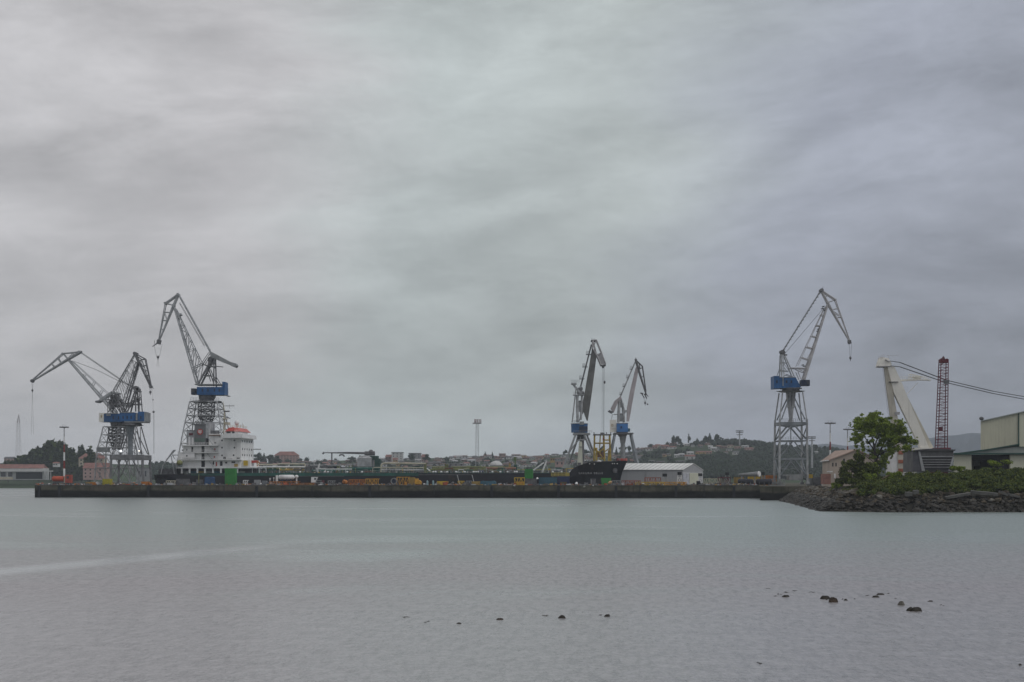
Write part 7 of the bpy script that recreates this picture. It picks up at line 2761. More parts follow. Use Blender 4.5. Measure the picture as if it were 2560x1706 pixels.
# lattice frames lying on the quay
def skid(x0, x1, y0, off, dep, m_, label, n=8, group=None, name='lattice_skid', cat='lattice skid', extra=()):
    yb = base_y(off, (x0 + x1) / 2) - .4
    root = qthing(name, label, cat, (x0 + x1) / 2, off, group)
    mb = MB()
    for o_ in (off, off + dep):
        a, b2 = QF.pt(x0, yb, o_), QF.pt(x1, yb, o_)
        z1 = QF.pt(x0, y0, off).z
        a.z = b2.z = QZ + .2
        c_, d_ = a.copy(), b2.copy()
        c_.z = d_.z = z1
        mb.tube(a, b2, .2, square=True); mb.tube(c_, d_, .16, square=True)
        for i in range(n + 1):
            p, q = a.lerp(b2, i / n), c_.lerp(d_, i / n)
            mb.tube(p, q, .1)
            if i < n:
                q2 = c_.lerp(d_, (i + 1) / n) if i % 2 else None
                if q2 is not None:
                    mb.tube(p, q2, .09)
                else:
                    mb.tube(q, a.lerp(b2, (i + 1) / n), .09)
    for i in range(n + 1):
        p = QF.pt(x0 + (x1 - x0) * i / n, yb, off)
        p.z = QF.pt(x0, y0, off).z
        mb.tube(p, p + SF.vv * dep, .1)
        p2 = p.copy(); p2.z = QZ + .2
        mb.tube(p2, p2 + SF.vv * dep, .12)
    mb.build('frame', m_, root)
    return root


skid(674, 715, 1205, 1.6, 2.4, ORANGE, 'rusty orange lattice frame lying left of the white tank', 7)
skid(716, 747, 1204, 1.5, 2.6, mat('rust_orange_paint', (.36, .14, .035), .7, 0, .3, .5, .4), 'rust-orange lattice frame right under the white tank', 6)
skid(750, 786, 1208.5, 1.4, 2.0, mat('rust_orange_paint', (0, 0, 0)), 'low rusty frame reaching to the white cab truck', 6)
skid(872, 912, 1200, 2.4, 3, ORANGE, 'golden-orange lattice frame below the hose crane', 9)
skid(914, 946, 1198, 2.6, 3, mat('amber_paint', (.62, .32, .025), .5, 0, .25, .5, .4), 'amber lattice frame next to the cable reel', 6)
skid(992, 1022, 1193.5, 2.6, 3.4, mat('amber_paint', (0, 0, 0)), 'tall amber cage frame with pale top rail', 4)
skid(1553, 1602, 1202.5, 2.4, 3, mat('red_lead_paint', (.33, .075, .03), .7, 0, .3, .5, .3), 'red-lead lattice frame just past the bow', 9)
skid(1604, 1660, 1206, 2.0, 3.2, YELLOW, 'long yellow-orange platform frame, first half before the warehouse', 9)
skid(1661, 1716, 1206, 2.0, 3.2, mat('amber_paint', (0, 0, 0)), 'long amber platform frame, second half before the warehouse', 9)
skid(1612, 1652, 1195, 7.0, 3.2, mat('red_lead_paint', (0, 0, 0)), 'red-lead scaffold frame behind the yellow platform', 6)
skid(1795, 1826, 1194, 6, 3, mat('maroon_paint', (0, 0, 0)), 'dark maroon lattice frame between stands and black tanks', 5)
skid(608, 619, 1201.5, 3, 1.6, WHITE, 'small white open crate frame right of the green container', 2)
skid(415, 438, 1202.5, 3, 1.8, CREAMP, 'cream open work frame with dark panels near the stern', 4)
skid(820, 837, 1202.5, 3, 1.6, GREYB, 'grey open crate frame right of the white cab truck', 3)
skid(1530, 1553, 1202.5, 2.2, 2, GREYB, 'galvanised grey crate frame beside the green skip', 4)
skid(1286, 1311, 1195, 2.6, 2.4, YELLOW, 'bright yellow steel cage beside the green box container', 3)
skid(1760, 1800, 1197.5, 20, 3, CREAMP, 'pale cream timber-coloured frame stack beyond the warehouse end', 6)
skid(1925, 1962, 1198, 12, 3, GREYB, 'pale grey rack between the black tanks and the tower crane', 6)
skid(1145, 1160, 1203.5, 3, 1.6, YELLOW, 'small yellow frame right of the bright yellow skip', 3)
skid(1165, 1178, 1203, 3, 1.6, STEELB, 'small dark blue-grey frame beside the worn ochre skip', 3)

for (x0, x1, y0, off, dep, m_, lb, cat, nm) in (
        (1287, 1311, 1204.5, 3.0, 1.6, mat('amber_paint', (0, 0, 0)), 'amber generator inside the bright yellow cage', 'generator', 'generator'),
        (1741, 1750.5, 1203, 2.5, 2, DARK, 'black block bin at the foot of the last cradle stand', 'bin', 'waste_bin'),
        (490, 505, 1199, 4.4, 2, STEELD, 'dark equipment crate with a yellow post beside it', 'crate', 'crate'),
        (392, 412, 1197, 6, 3, DARK, 'black machinery crate under the ship stern', 'crate', 'crate'),
        (440, 471, 1197.5, 4, 2.4, STEELD, 'long dark grey pallet box near the stern', 'crate', 'crate'),
        (1835, 1860, 1193, 26, 3, OCHRE, 'ochre skid box behind the black tanks', 'crate', 'crate'),
        (1870, 1900, 1192, 28, 3, YELLOW, 'yellow skid box behind the gap between the black tanks', 'crate', 'crate'),
        (1880, 1912, 1189, 34, 3, OCHRE, 'tall ochre skid box near the far dark stand', 'crate', 'crate'),
        (1022, 1036, 1193.5, 3, 2.6, OCHRE, 'ochre machine cabin on the side of the tall amber cage', 'cabin', 'cabin'),
        (2055, 2062, 1190, 22, 2, WHITE, 'narrow white cabin in front of the pink building', 'cabin', 'cabin'),
        (1400, 1417, 1205, 4, 1.6, mat('khaki_canvas', (.12, .10, .05), .9), 'low khaki crate below the navy container', 'crate', 'crate'),
        (635, 650, 1200, 5, 2, STEEL, 'grey crate in the scrap heap before the hull', 'crate', 'crate'),
        (655, 666, 1202, 5, 2, STEELB, 'blue-grey crate in the scrap heap before the hull', 'crate', 'crate'),
        (1476, 1490, 1197, 4, 2, STEELD, 'dark upright crate under the middle of the bow lettering', 'crate', 'crate')):
    container(x0, x1, y0, off, dep, m_, lb, cat, name=nm)

# cable reel
root = qthing('cable_reel', 'large cable reel with pale rim standing left of the tall amber cage', 'cable reel', 984.5, 2)
c = QF.pt(984.5, 1203.5, 2)
for o_ in (0, 1.2):
    mb = MB()
    nn = 20
    for k in range(nn):
        a0, a1 = 2 * math.pi * k / nn, 2 * math.pi * (k + 1) / nn
        mb.tube(c + SF.vv * o_ + SF.u * 1.15 * math.cos(a0) + Vector((0, 0, 1.15 * math.sin(a0))), c + SF.vv * o_ + SF.u * 1.15 * math.cos(a1) + Vector((0, 0, 1.15 * math.sin(a1))), .16, n=5)
    mb.build('rim', GREYB, root)
mb = MB(); mb.tube(c, c + SF.vv * 1.2, .75, n=16); mb.build('cable_drum', NAVY, root)
mb = MB(); mb.tube(c + SF.u * -.9 + Vector((0, .0, -.9)), c + SF.u * -.9 + Vector((0, 0, QZ - c.z)), .15); mb.tube(c + SF.u * .9 + Vector((0, 0, -.9)), c + SF.u * .9 + Vector((0, 0, QZ - c.z)), .15); mb.build('stand', STEELD, root)
# pipe reel lump of orange hoses
for (x, y, r_, m_, lb, seed) in ((863, 1205, 1.15, ORANGE, 'golden heap of tarpaulined gear at the end of the lattice frame below the hose crane', 1), (1045, 1204, 1.2, mat('amber_paint', (0, 0, 0)), 'small amber excavator body without arm beside the ochre cabin', 2),
                                 (1441, 1209.5, .8, WHITE, 'small white upturned dinghy on the quay edge', 3), (1343, 1196.5, .55, WHITE, 'white sack on the dark power unit corner', 4),
                                 (1524.5, 1206.5, .85, mat('peach_tarp', (.52, .33, .16), .8), 'peach-coloured bulk bag beside the green skip', 5), (1131, 1208, .7, STEELD, 'dark tarpaulined heap right of the bright yellow skip', 6),
                                 (1460, 1216.5, .55, mat('pale_rope', (.28, .28, .24), .9), 'coil of pale rope hung over the quay edge', 7), (1483, 1214.5, .4, WHITE, 'white rag bundle on the quay edge', 8),
                                 (1607, 1209, .5, WHITE, 'white sack at the start of the yellow platform', 9), (1287, 1214, .45, WHITE, 'white bollard cap under the bright yellow cage', 10),
                                 (123, 1210, .38, WHITE, 'small white drum at the very end of the quay', 11), (1060, 1208.5, .38, WHITE, 'small white drum beside the amber excavator', 12),
                                 (1068.5, 1205, .45, mat('pale_blue_paint', (.28, .42, .45), .5), 'pale blue gas bottle, nearer of the pair to the excavator', 13), (1083, 1204.5, .45, mat('pale_blue_paint', (0, 0, 0)), 'pale blue gas bottle, nearer of the pair to the yellow skip', 14)):
    p = QF.pt(x, y, 2.2 if y < 1213 else .3)
    p.z = max(p.z, QZ + r_ * .4) if y < 1213 else p.z
    mb = MB()
    if 'bottle' in lb:
        mb.tube(Vector((p.x, p.y, QZ)), Vector((p.x, p.y, QZ + 1.7)), r_ * .8, n=10); mb.ball((p.x, p.y, QZ + 1.7), r_ * .78, r_ * .7)
        nm, ct = 'gas_bottle', 'gas bottle'
    elif 'drum' in lb:
        mb.tube(Vector((p.x, p.y, QZ)), Vector((p.x, p.y, QZ + .95)), r_, n=12)
        nm, ct = 'drum', 'drum'
    elif 'excavator' in lb:
        mb.prism([QF.pt(1036, 1211, 2), QF.pt(1052, 1211, 2), QF.pt(1053, 1206, 2), QF.pt(1049, 1201, 2), QF.pt(1045, 1200.5, 2), QF.pt(1044, 1196.5, 2), QF.pt(1037, 1196.5, 2)], SF.vv * 2.2)
        nm, ct = 'excavator', 'excavator'
    else:
        rock_mesh(mb, (p.x, p.y, p.z), r_ * 1.5, r_, r_ * .8, seed)
        nm = 'dinghy' if 'dinghy' in lb else 'tarpaulin_heap' if 'heap' in lb else 'rope_coil' if 'rope' in lb else 'sack'
        ct = nm.replace('_', ' ')
    tag(mb.build(nm, m_, at=(p.x, p.y, QZ)), lb, ct)

# blue tarpaulins
for (x0, x1, y0, m_, lb) in ((1200, 1240, 1202.5, TEAL, 'long teal tarpaulin over a low stack amidships'), (511, 534, 1192.5, mat('blue_tarpaulin', (.02, .07, .17), .6), 'dark blue tarpaulin draped over cargo left of the green container')):
    a, b_ = QF.pt(x0, 1211, 3), QF.pt(x1, 1211, 3)
    z1 = QF.pt(x0, y0, 3).z
    mb = MB()
    prof = [(0, QZ), (.03, z1 - .3), (.15, z1), (.5, z1 - .12), (.85, z1 + .02), (.97, z1 - .35), (1, QZ)]
    mb.prism([Vector((a.x + (b_.x - a.x) * q, a.y + (b_.y - a.y) * q, z)) for q, z in prof], SF.vv * 2.5)
    tag(mb.build('tarpaulin', m_, at=(a.x, a.y, QZ)), lb, 'tarpaulin')

# yellow gangway railing
root = qthing('gangway', 'yellow railed gangway above the teal and navy containers', 'gangway', 1400, 12)
mb = MB()
for y in (1183, 1186.5, 1190):
    mb.tube(QF.pt(1378, y, 12), QF.pt(1423, y, 12), .14, square=True)
for x in range(1378, 1424, 9):
    mb.tube(QF.pt(x, 1190, 12), QF.pt(x, 1183, 12), .1)
qbox(mb, 1415, 1183, 1423, 1191, 12, .3)
mb.build('railing', mat('pale_yellow_paint', (.52, .42, .09), .5, 0, .15, .4, .3), root)
mb = MB(); qbox(mb, 1378, 1190, 1423, 1191, 12, 1.6)
for x in (1382, 1419):
    qbox(mb, x - .8, 1191, x + .8, base_y(12, x), 12.4, .4)
mb.build('walkway', STEELD, root)

# dark topped cradle stands
for k, (x0, x1, y0, off, lb) in enumerate(((1654, 1670, 1184.5, 4, 'black-topped trestle stand in front of the white warehouse wall'), (1692, 1706, 1180.5, 5, 'tallest black-topped trestle stand at the warehouse corner'),
                                           (1744, 1757.5, 1183.5, 6, 'white-legged trestle stand by the warehouse door'), (1811.5, 1825, 1181.5, 8, 'black box stand on dark legs past the warehouse'), (1902, 1914, 1180.5, 20, 'small black box stand behind the second black tank'))):
    root = qthing('trestle', lb, 'trestle', (x0 + x1) / 2, off)
    cx = (x0 + x1) / 2
    hw = (x1 - x0) / 2
    mb = MB(); qbox(mb, cx - hw * .72, y0, cx + hw * .72, y0 + 7.5, off, 2); mb.build('top_box', DARK, root)
    mb = MB()
    yb = base_y(off, cx)
    for o_ in (off, off + 2):
        for sg in (-1, 1):
            mb.tube(QF.pt(cx + sg * hw * .6, y0 + 7.5, o_), QF.pt(cx + sg * hw, yb, o_), .14)
        mb.tube(QF.pt(cx - hw * .7, y0 + 12, o_), QF.pt(cx + hw * .85, yb - 4, o_), .1)
        mb.tube(QF.pt(cx + hw * .7, y0 + 12, o_), QF.pt(cx - hw * .85, yb - 4, o_), .1)
        mb.tube(QF.pt(cx - hw * .75, y0 + 13, o_), QF.pt(cx + hw * .75, y0 + 13, o_), .1)
    mb.build('legs_frame', WHITE if k in (1, 2) else STEEL, root)

# black horizontal tanks, grey pipe section
for (x0, x1, lb) in ((1844.5, 1884, 'black horizontal tank nearer the warehouse of the pair'), (1889.5, 1930, 'black horizontal tank nearer the tower crane of the pair')):
    off = 5
    root = qthing('black_tank', lb, 'tank', (x0 + x1) / 2, off)
    a, b_ = QF.pt(x0 + 3, 1204, off + 1.2), QF.pt(x1 - 3, 1204, off + 1.2)
    b_.z = a.z = QZ + 1.5
    mb = MB(); mb.tube(a, b_, 1.12, n=18); mb.tube(a - SF.u * .45, a, .7, 1.12, n=18); mb.tube(b_, b_ + SF.u * .45, 1.12, .7, n=18)
    mb.build('vessel', mat('black_tank_paint', (.012, .013, .022), .4, 0, .3, .5, .3), root)
    mb = MB()
    for q in (.15, .5, .85):
        p = a.lerp(b_, q)
        mb.tube(Vector((p.x, p.y, QZ)) - SF.vv * 1.1, Vector((p.x, p.y, QZ + 1.5)) - SF.vv * 1.1, .12)
        mb.tube(Vector((p.x, p.y, QZ)) + SF.vv * 1.1, Vector((p.x, p.y, QZ + 1.5)) + SF.vv * 1.1, .12)
        mb.tube(Vector((p.x, p.y, QZ + .3)) - SF.vv * 1.1, Vector((p.x, p.y, QZ + .3)) + SF.vv * 1.1, .2)
    mb.build('saddle', STEELD, root)
a, b_ = QF.pt(1847, 1187.5, 18), QF.pt(1897, 1185.5, 13)
a.z, b_.z = QF.pt(1847, 1187.4, 18).z, QF.pt(1897, 1185.5, 13).z
root = qthing('steel_tower_section', 'long tapered grey steel tube lying on supports above the black tanks', 'steel tube', 1872, 15)
mb = MB(); mb.tube(a, b_, .45, 1.05, n=16); mb.build('tube', GREYB, root, smooth=False)
mb = MB(); mb.tube(b_, b_ + (b_ - a).normalized() * .4, 1.12, 1.0, n=16); mb.build('end_cap', WHITE2, root)
mb = MB()
for q in (.15, .8):
    p = a.lerp(b_, q)
    mb.tube(Vector((p.x, p.y, QZ)), p, .3, square=True)
mb.build('support', STEEL, root)

# heap of small scrap all along the edge : gritty clutter nobody could count
mb = [MB() for _ in range(8)]
sr = random.Random(21)
for _ in range(1700):
    px = sr.uniform(90, 1895)
    off = sr.uniform(1.2, 9)
    w_, h_ = sr.uniform(.15, 1.1), sr.uniform(.12, .7) * (1.8 if sr.random() < .2 else 1)
    p = QF.pt(px, 1213, off, QZ)
    k = sr.choices(range(8), [5, 3, 2, 1.4, 1.4, 1.1, 1.1, .5])[0]
    a = sr.uniform(0, 3.14)
    d = Vector((math.cos(a), math.sin(a), 0)) * w_
    mb[k].beam(p - d + Vector((0, 0, h_ * .5)), p + d + Vector((0, 0, h_ * sr.uniform(.4, .9))), sr.uniform(.15, .6), h_)
for m2, m_ in zip(mb, (STEELD, STEEL, CONCL, mat('red_lead_paint', (0, 0, 0)), GREYB, OCHRE, ORANGE, WHITE)):
    struct(m2.build('scrap_litter', m_), 'stuff')
# bollards on the quay edge
for px in list(range(105, 1890, 62)):
    p = QF.pt(px, 1213, .5, QZ + .22)
    o = MB(); o.tube(p, p + Vector((0, 0, .45)), .22, .18, n=10); o.tube(p + Vector((0, 0, .45)), p + Vector((0, 0, .6)), .3, .26, n=10)
    tag(o.build('bollard', STEELD, at=p), 'short black mooring bollard on the quay coping', 'bollard', 'mooring bollards along the quay coping')
# dock rail posts / pallets behind the ship stern
for (x, y, lb) in ((497, 1186, 'thin yellow marker post beside the dark equipment crate'), (1478, 1199, 'thin pale marker post before the dark upright crate'), (1150, 1188, 'grey shoring prop leaning on the hull amidships'), (1187, 1188, 'second grey shoring prop leaning on the hull amidships')):
    p0 = QF.pt(x, 1213, 4, QZ)
    p1 = QF.pt(x, y, 4) if 'prop' not in lb else QF.pt(x - 7, y, 14)
    o = MB(); o.tube(p0 if 'prop' not in lb else QF.pt(x, 1213, 9, QZ), p1, .16, n=6)
    tag(o.build('marker_post' if 'post' in lb else 'shoring_prop', YGREEN if 'yellow' in lb else GREYB, at=p0), lb, 'post' if 'post' in lb else 'prop')

# =================================================================== MASTS
def ring_mast(px, ytop, D, label, bands, wpx, ybase, group=None, small=False):
    P = lambda x, y, dy=0: W(x, y, D, dy)
    root = thing('lighting_mast', label, 'lighting mast', (P(px, 1200).x, D, QZ), group)
    mb = MB()
    mb.tube(P(px, ytop + 3), Vector((P(px, 0).x, D, QZ)), .16 * D / 560, .42 * D / 560, n=10)
    pl = mb.build('pole', STEEL, root)
    n_ = len(bands)
    for (ya, yb, m_) in bands:
        q0 = (ya - ytop) / (ybase - ytop)
        q1 = (yb - ytop) / (ybase - ytop)
        mb = MB(); mb.tube(P(px, ya), P(px, yb), (.20 + .26 * q0) * D / 560, (.20 + .26 * q1) * D / 560, n=10)
        mb.build('red_band' if m_ is MASTR else 'white_band', m_, pl)
    mb = MB()
    r_ = wpx / 2 / FP * D
    c = P(px, ytop + 2)
    nn = 14
    for k in range(nn):
        a0, a1 = 2 * math.pi * k / nn, 2 * math.pi * (k + 1) / nn
        mb.tube(c + Vector((r_ * .8 * math.cos(a0), r_ * .8 * math.sin(a0), 0)), c + Vector((r_ * .8 * math.cos(a1), r_ * .8 * math.sin(a1), 0)), .1, n=4)
    for k in range(4):
        a0 = math.pi / 2 * k + .4
        mb.tube(P(px, ytop + 5), c + Vector((r_ * .8 * math.cos(a0), r_ * .8 * math.sin(a0), 0)), .09)
    hr_ = mb.build('head_ring', STEELD, root)
    for k in range(8):
        a0 = 2 * math.pi * k / 8
        p = c + Vector((r_ * math.cos(a0), r_ * math.sin(a0), -.1))
        mb = MB(); mb.box(p - Vector((.35, .3, .25)), p + Vector((.35, .3, .25))); mb.build('floodlight', STEELD, hr_)
    mb = MB()
    for k in range(5):
        a0 = 2 * math.pi * k / 5
        p = c + Vector((r_ * .5 * math.cos(a0), r_ * .5 * math.sin(a0), 0))
        mb.tube(p, p + Vector((0, 0, 1.2)), .04)
    mb.build('lightning_rod', STEEL, hr_)


ring_mast(160.5, 1066, 640, 'tall banded lighting mast behind the red tank lorry', [(1092, 1106, WHITE), (1112, 1131, MASTR), (1131, 1152, WHITE), (1152, 1172, MASTR), (1172, 1196, WHITE)], 19, 1210)
ring_mast(2075.5, 1056, 600, 'taller red and white ring lighting mast near the pink building', [(1083, 1105, WHITE), (1105, 1125.5, MASTR), (1125.5, 1147.5, WHITE), (1147.5, 1170, MASTR), (1170, 1190, WHITE)], 23, 1208)
ring_mast(2119, 1071.5, 660, 'shorter red and white lighting mast rising over the pink building roof', [(1096, 1116, WHITE), (1116, 1130, MASTR), (1130, 1150, WHITE)], 18, 1208)
ring_mast(2138, 1071.5, 680, 'lighting mast whose head peeps out of the leafy tree', [(1096, 1116, WHITE)], 14, 1208)
# faint floodlight masts inland
for (px, yt, yb, D, wp, lb) in ((2030, 1092, 1150, 1500, 18, 'faint flat-headed floodlight mast beyond the tower crane'), (1849, 1077, 1101, 1980, 19, 'floodlight mast with double lamp rows on the wooded skyline')):
    P = lambda x, y, dy=0: W(x, y, D, dy)
    root = thing('floodlight_mast', lb, 'floodlight mast', P(px, yb + 20))
    mb = MB(); mb.tube(P(px, yt), P(px, yb + 20), .7, 1.2, n=6); mb.build('pole', STEEL, root)
    mb = MB()
    for y, f in ((yt, 1), (yt + 4.5, .95), (yt + 10, .8)):
        mb.box(P(px - wp / 2 * f, y + 1, -.8), P(px + wp / 2 * f, y - .6, .8))
    for x in np.linspace(px - wp / 2 + 1, px + wp / 2 - 1, 6):
        mb.tube(P(x, yt), P(x, yt + 5), .35)
    mb.build('lamp_rack', STEELD, root)
# lattice mast with antennas above the town
D = 1290
P = lambda x, y, dy=0: W(x, y, D, dy)
root = thing('lattice_mast', 'slender grey lattice mast with aerials above the town roofs', 'radio mast', (P(1193, 1160).x, D, hill_z(1193, D)))
mb = MB()
for sx in (-1, 1):
    for sy in (-1, 1):
        mb.tube(P(1193 + sx * 2.6, 1058, sy), P(1193 + sx * 4.2, 1165, sy * 1.5), .17)
for k in range(16):
    y0, y1 = 1058 + k * 6.6, 1064.6 + k * 6.6
    w0 = 2.6 + k * .1
    for sy in (-1, 1):
        mb.tube(P(1193 - w0, y0, sy), P(1193 + w0, y1, sy), .07); mb.tube(P(1193 + w0, y0, sy), P(1193 - w0, y1, sy), .07)
mb.build('tower', STEEL, root)
mb = MB(); mb.box(P(1182, 1060, -4), P(1203, 1057.5, 4)); mb.build('platform', STEEL, root)
for x in (1187, 1190, 1194, 1198, 1202):
    mb = MB(); mb.tube(P(x, 1057.5), P(x, 1048), .5, .4); mb.build('aerial', mat('dull_rose_paint', (.24, .16, .16), .6), root)
# faint pylon at far left
D = 1700
root = thing('pylon', 'faint tall lattice pylon on the far shore behind the low trees', 'pylon', (P(46, 1200).x * D / 1290, D, hill_z(46, D)))
P = lambda x, y, dy=0: W(x, y, D, dy)
mb = MB()
for sx in (-1, 1):
    for sy in (-1, 1):
        mb.tube(P(47, 1036, 0), P(46 + sx * 3.2, 1058, sy), .3); mb.tube(P(46 + sx * 3.2, 1058, sy), P(46 + sx * 6.5, 1165, sy * 3), .13)
for k in range(9):
    y0, y1 = 1054 + k * 12.2, 1066.2 + k * 12.2
    w0 = 3.2 + k * .38
    for sy in (-1, 1):
        mb.tube(P(46 - w0, y0, sy), P(46 + w0, y1, sy), .06); mb.tube(P(46 + w0, y0, sy), P(46 - w0, y1, sy), .06); mb.tube(P(46 - w0, y0, sy), P(46 + w0, y0, sy), .07)
mb.build('tower', mat('pale_galvanised', (.42, .40, .40), .6), root)

# =================================================================== BUILDINGS NEAR BY
# white sheet warehouse past the bow
WF = Frame(590, .0)
root = thing('warehouse', 'long white gabled sheet warehouse on the quay past the bow', 'warehouse', (WF.pt(1650, 1200).x, 590, QZ))
gx0, gx1, gxr = 1706, 1757.5, 1727.5           # gable end in view
e0 = WF.pt(1545, 1176, 0); e1 = WF.pt(1706, 1176, 0)
ze, zr = zat(1175.5, 590), zat(1159.5, 602)
yb_ = 24.0
def wp(px, off, z):
    y = 590 + off
    return Vector(((px - 1280) / FP * y, y, z))
L0, L1 = wp(1500, 0, 0).x, wp(1706, 0, 0).x
R0x = wp(1757.5, yb_, 0).x
vd = Vector((R0x - L1, yb_, 0))               # direction of the gable end across the hall
mb = MB()
a, b_ = Vector((L0, 590, QZ)), Vector((L1, 590, QZ))
mb.hexa([a, b_, b_ + vd, a + vd], [p + Vector((0, 0, ze - QZ)) for p in (a, b_, b_ + vd, a + vd)])
up = Vector((0, 0, ze - QZ))
mid = b_ + vd / 2
mb.add([b_ + up, b_ + vd + up, Vector((mid.x, mid.y, zr - .05))], [(0, 1, 2)])
mb.build('wall', TARPW, root)
mb = MB()
dl = Vector((-.0, 0, 0))
e_a, e_b = a + up + Vector((0, -.4, .03)), b_ + up + Vector((.3, -.4, .03))
r_a, r_b = a + vd / 2, b_ + vd / 2 + Vector((.3, 0, 0))
r_a.z = r_b.z = zr
f_a, f_b = a + vd + up + Vector((0, .4, .03)), b_ + vd + up + Vector((.3, .4, .03))
tk = Vector((0, 0, .15))
mb.add([e_a, e_b, r_b, r_a, f_b, f_a] + [p + tk for p in (e_a, e_b, r_b, r_a, f_b, f_a)],
       [(0, 1, 2, 3), (3, 2, 4, 5), (6, 9, 8, 7), (9, 11, 10, 8), (0, 6, 7, 1), (1, 7, 8, 2), (2, 8, 10, 4), (5, 4, 10, 11), (0, 3, 9, 6), (3, 5, 11, 9)])
rf_ = mb.build('roof', TARP, root)
mb = MB()
for i in range(17):
    q = (i + .5) / 17
    p0, p1 = e_a.lerp(e_b, q) + tk * 1.1, r_a.lerp(r_b, q) + tk * 1.1
    mb.beam(p0, p1, .25, .12)
mb.build('roof_rib', TARPW, rf_)
mb = MB()
for q in (.25, .55, .8, .995):
    p = a.lerp(b_, q) + Vector((0, -.06, 0))
    mb.tube(p, p + up, .12, square=True)
mb.build('wall_post', GREYB, root)
sd_ = vd.normalized()
nrm = Vector((sd_.y, -sd_.x, 0))
mb = MB()
p = b_ + sd_ * 8.5 + nrm * .08
zdoor = zat(1183, 600)
mb.prism([p, p + sd_ * 12.5, p + sd_ * 12.5 + Vector((0, 0, zdoor - QZ)), p + Vector((0, 0, zdoor - QZ))], nrm * .12); mb.build('door', SHEDW2, root)
mb = MB(); p = b_ + sd_ * .3 + nrm * .05
mb.prism([p, p + sd_ * 8, p + sd_ * 8 + Vector((0, 0, zdoor - QZ)), p + Vector((0, 0, zdoor - QZ))], nrm * .08); mb.build('side_door', mat('pale_blue_grey_sheet', (.46, .47, .50), .6), root)
mb = MB(); p = b_ + nrm * .05 + Vector((0, 0, zdoor - QZ)); mb.tube(p, p + vd, .12, square=True); mb.build('gable_beam', WHITE, root)

# pink building behind the bush
D = 470
root = thing('gabled_building', 'pink-rendered gabled building behind the dark bush', 'building', (W(2110, 1200, D).x, D, QZ))
x0, x1, xr = W(2075, 0, D).x, W(2196, 0, D).x, W(2141, 0, D).x
ze, zr = zat(1152, D), zat(1127, D)
xl = W(2056, 0, D + 26).x
mb = MB()
mb.hexa([(x0, D, QZ - .5), (x1, D, QZ - .5), (x1, D + 26, QZ - .5), (xl, D + 26, QZ - .5)], [(x0, D, ze), (x1, D, ze), (x1, D + 26, ze), (xl, D + 26, ze)])
mb.add([(x0, D, ze), (x1, D, ze), (xr, D, zr)], [(0, 1, 2)])
mb.build('wall', PINK, root)
mb = MB()
mb.add([(x0 - .6, D - .5, ze - .1), (xr, D - .5, zr + .12), (xr - 1.2, D + 26, zr + .12), (xl - .6, D + 26, ze - .1), (x1 + .6, D - .5, ze - .1), (x1 + .6, D + 26, ze - .1),
        (x0 - .6, D - .5, ze + .25), (xr, D - .5, zr + .5), (xr - 1.2, D + 26, zr + .5), (xl - .6, D + 26, ze + .25), (x1 + .6, D - .5, ze + .25), (x1 + .6, D + 26, ze + .25)],
       [(0, 1, 2, 3), (1, 4, 5, 2), (6, 9, 8, 7), (7, 8, 11, 10), (0, 6, 7, 1), (1, 7, 10, 4), (3, 9, 6, 0), (4, 10, 11, 5), (2, 8, 9, 3), (5, 11, 8, 2)])
mb.build('roof', PINKR, root)
mb = MB(); mb.tube((x0 - .7, D - .6, ze + .05), (xl - .7, D + 26, ze + .05), .22); mb.build('gutter', WHITE, root)
for (px, py, w_, h_) in ((2082, 1162, 3, 9), (2090, 1162, 3, 9), (2087, 1190, 4, 11), (2110, 1150, 4, 6)):
    mb = MB(); mb.box(W(px - w_ / 2, py + h_ / 2, D, -.1), W(px + w_ / 2, py - h_ / 2, D, .1)); mb.build('window', GLASS if h_ < 10 else WHITE2, root)
mb = MB(); mb.box(W(2062, 1211, 450), W(2077, 1185, 450, 6)); 
tag(mb.build('brick_hut', BRICK, at=(W(2070, 1211, 450).x, 450, QZ)), 'small pink brick hut before the pink gabled building', 'hut')
mb = MB(); mb.box(W(2064, 1181, 470, -4), W(2075, 1178, 470, -2)); mb.tube(W(2070, 1181, 470, -3), W(2070, 1186, 470, -3), .1)
tag(mb.build('roof_unit', WHITE, at=W(2070, 1184, 470)), 'white air unit above the small brick hut roof', 'air unit')

# grey hull-block on the headland
D = 372
P = lambda x, y, dy=0: W(x, y, D, dy)
root = thing('ship_block', 'grey steel ship section with a dark barge-shaped front on the headland', 'ship section', (P(2332, 1180).x, D, head_z(P(2332, 0).x, D)))
mb = MB()
mb.prism([P(2281, 1180), P(2282, 1128), P(2299, 1127), P(2384, 1127.5), P(2381, 1180)], (0, 9, 0)); mb.build('shell', mat('primer_grey_steel', (.12, .12, .12), .7, 0, .2, .3, .6), root)
mb = MB(); mb.prism([P(2299.5, 1142, -.25), P(2380, 1142, -.25), P(2373, 1170, -.25), P(2368, 1176, -.25), P(2309, 1176, -.25), P(2304, 1168, -.25)], (0, .2, 0)); fr = mb.build('dark_front', mat('black_primer', (.03, .03, .032), .6, 0, .25, .4, .4), root)
mb = MB()
for y, xa, xb in ((1150, 2302, 2378), (1156, 2303, 2377), (1162, 2304, 2375), (1168.5, 2306, 2373)):
    mb.tube(P(xa, y, -.3), P(xb, y, -.3), .06, n=4)
mb.build('stiffener', STEEL, fr)
mb = MB(); mb.box(P(2299, 1143.2, -.4), P(2381, 1141.2, -.02)); mb.prism([P(2295, 1129, -.3), P(2299.5, 1129, -.3), P(2312, 1178, -.3), P(2304, 1178, -.3)], (0, .28, 0)); mb.prism([P(2381, 1142, -.3), P(2384, 1142, -.3), P(2378, 1178, -.3), P(2370, 1178, -.3)], (0, .28, 0)); mb.build('rim_plate', STEEL, root)
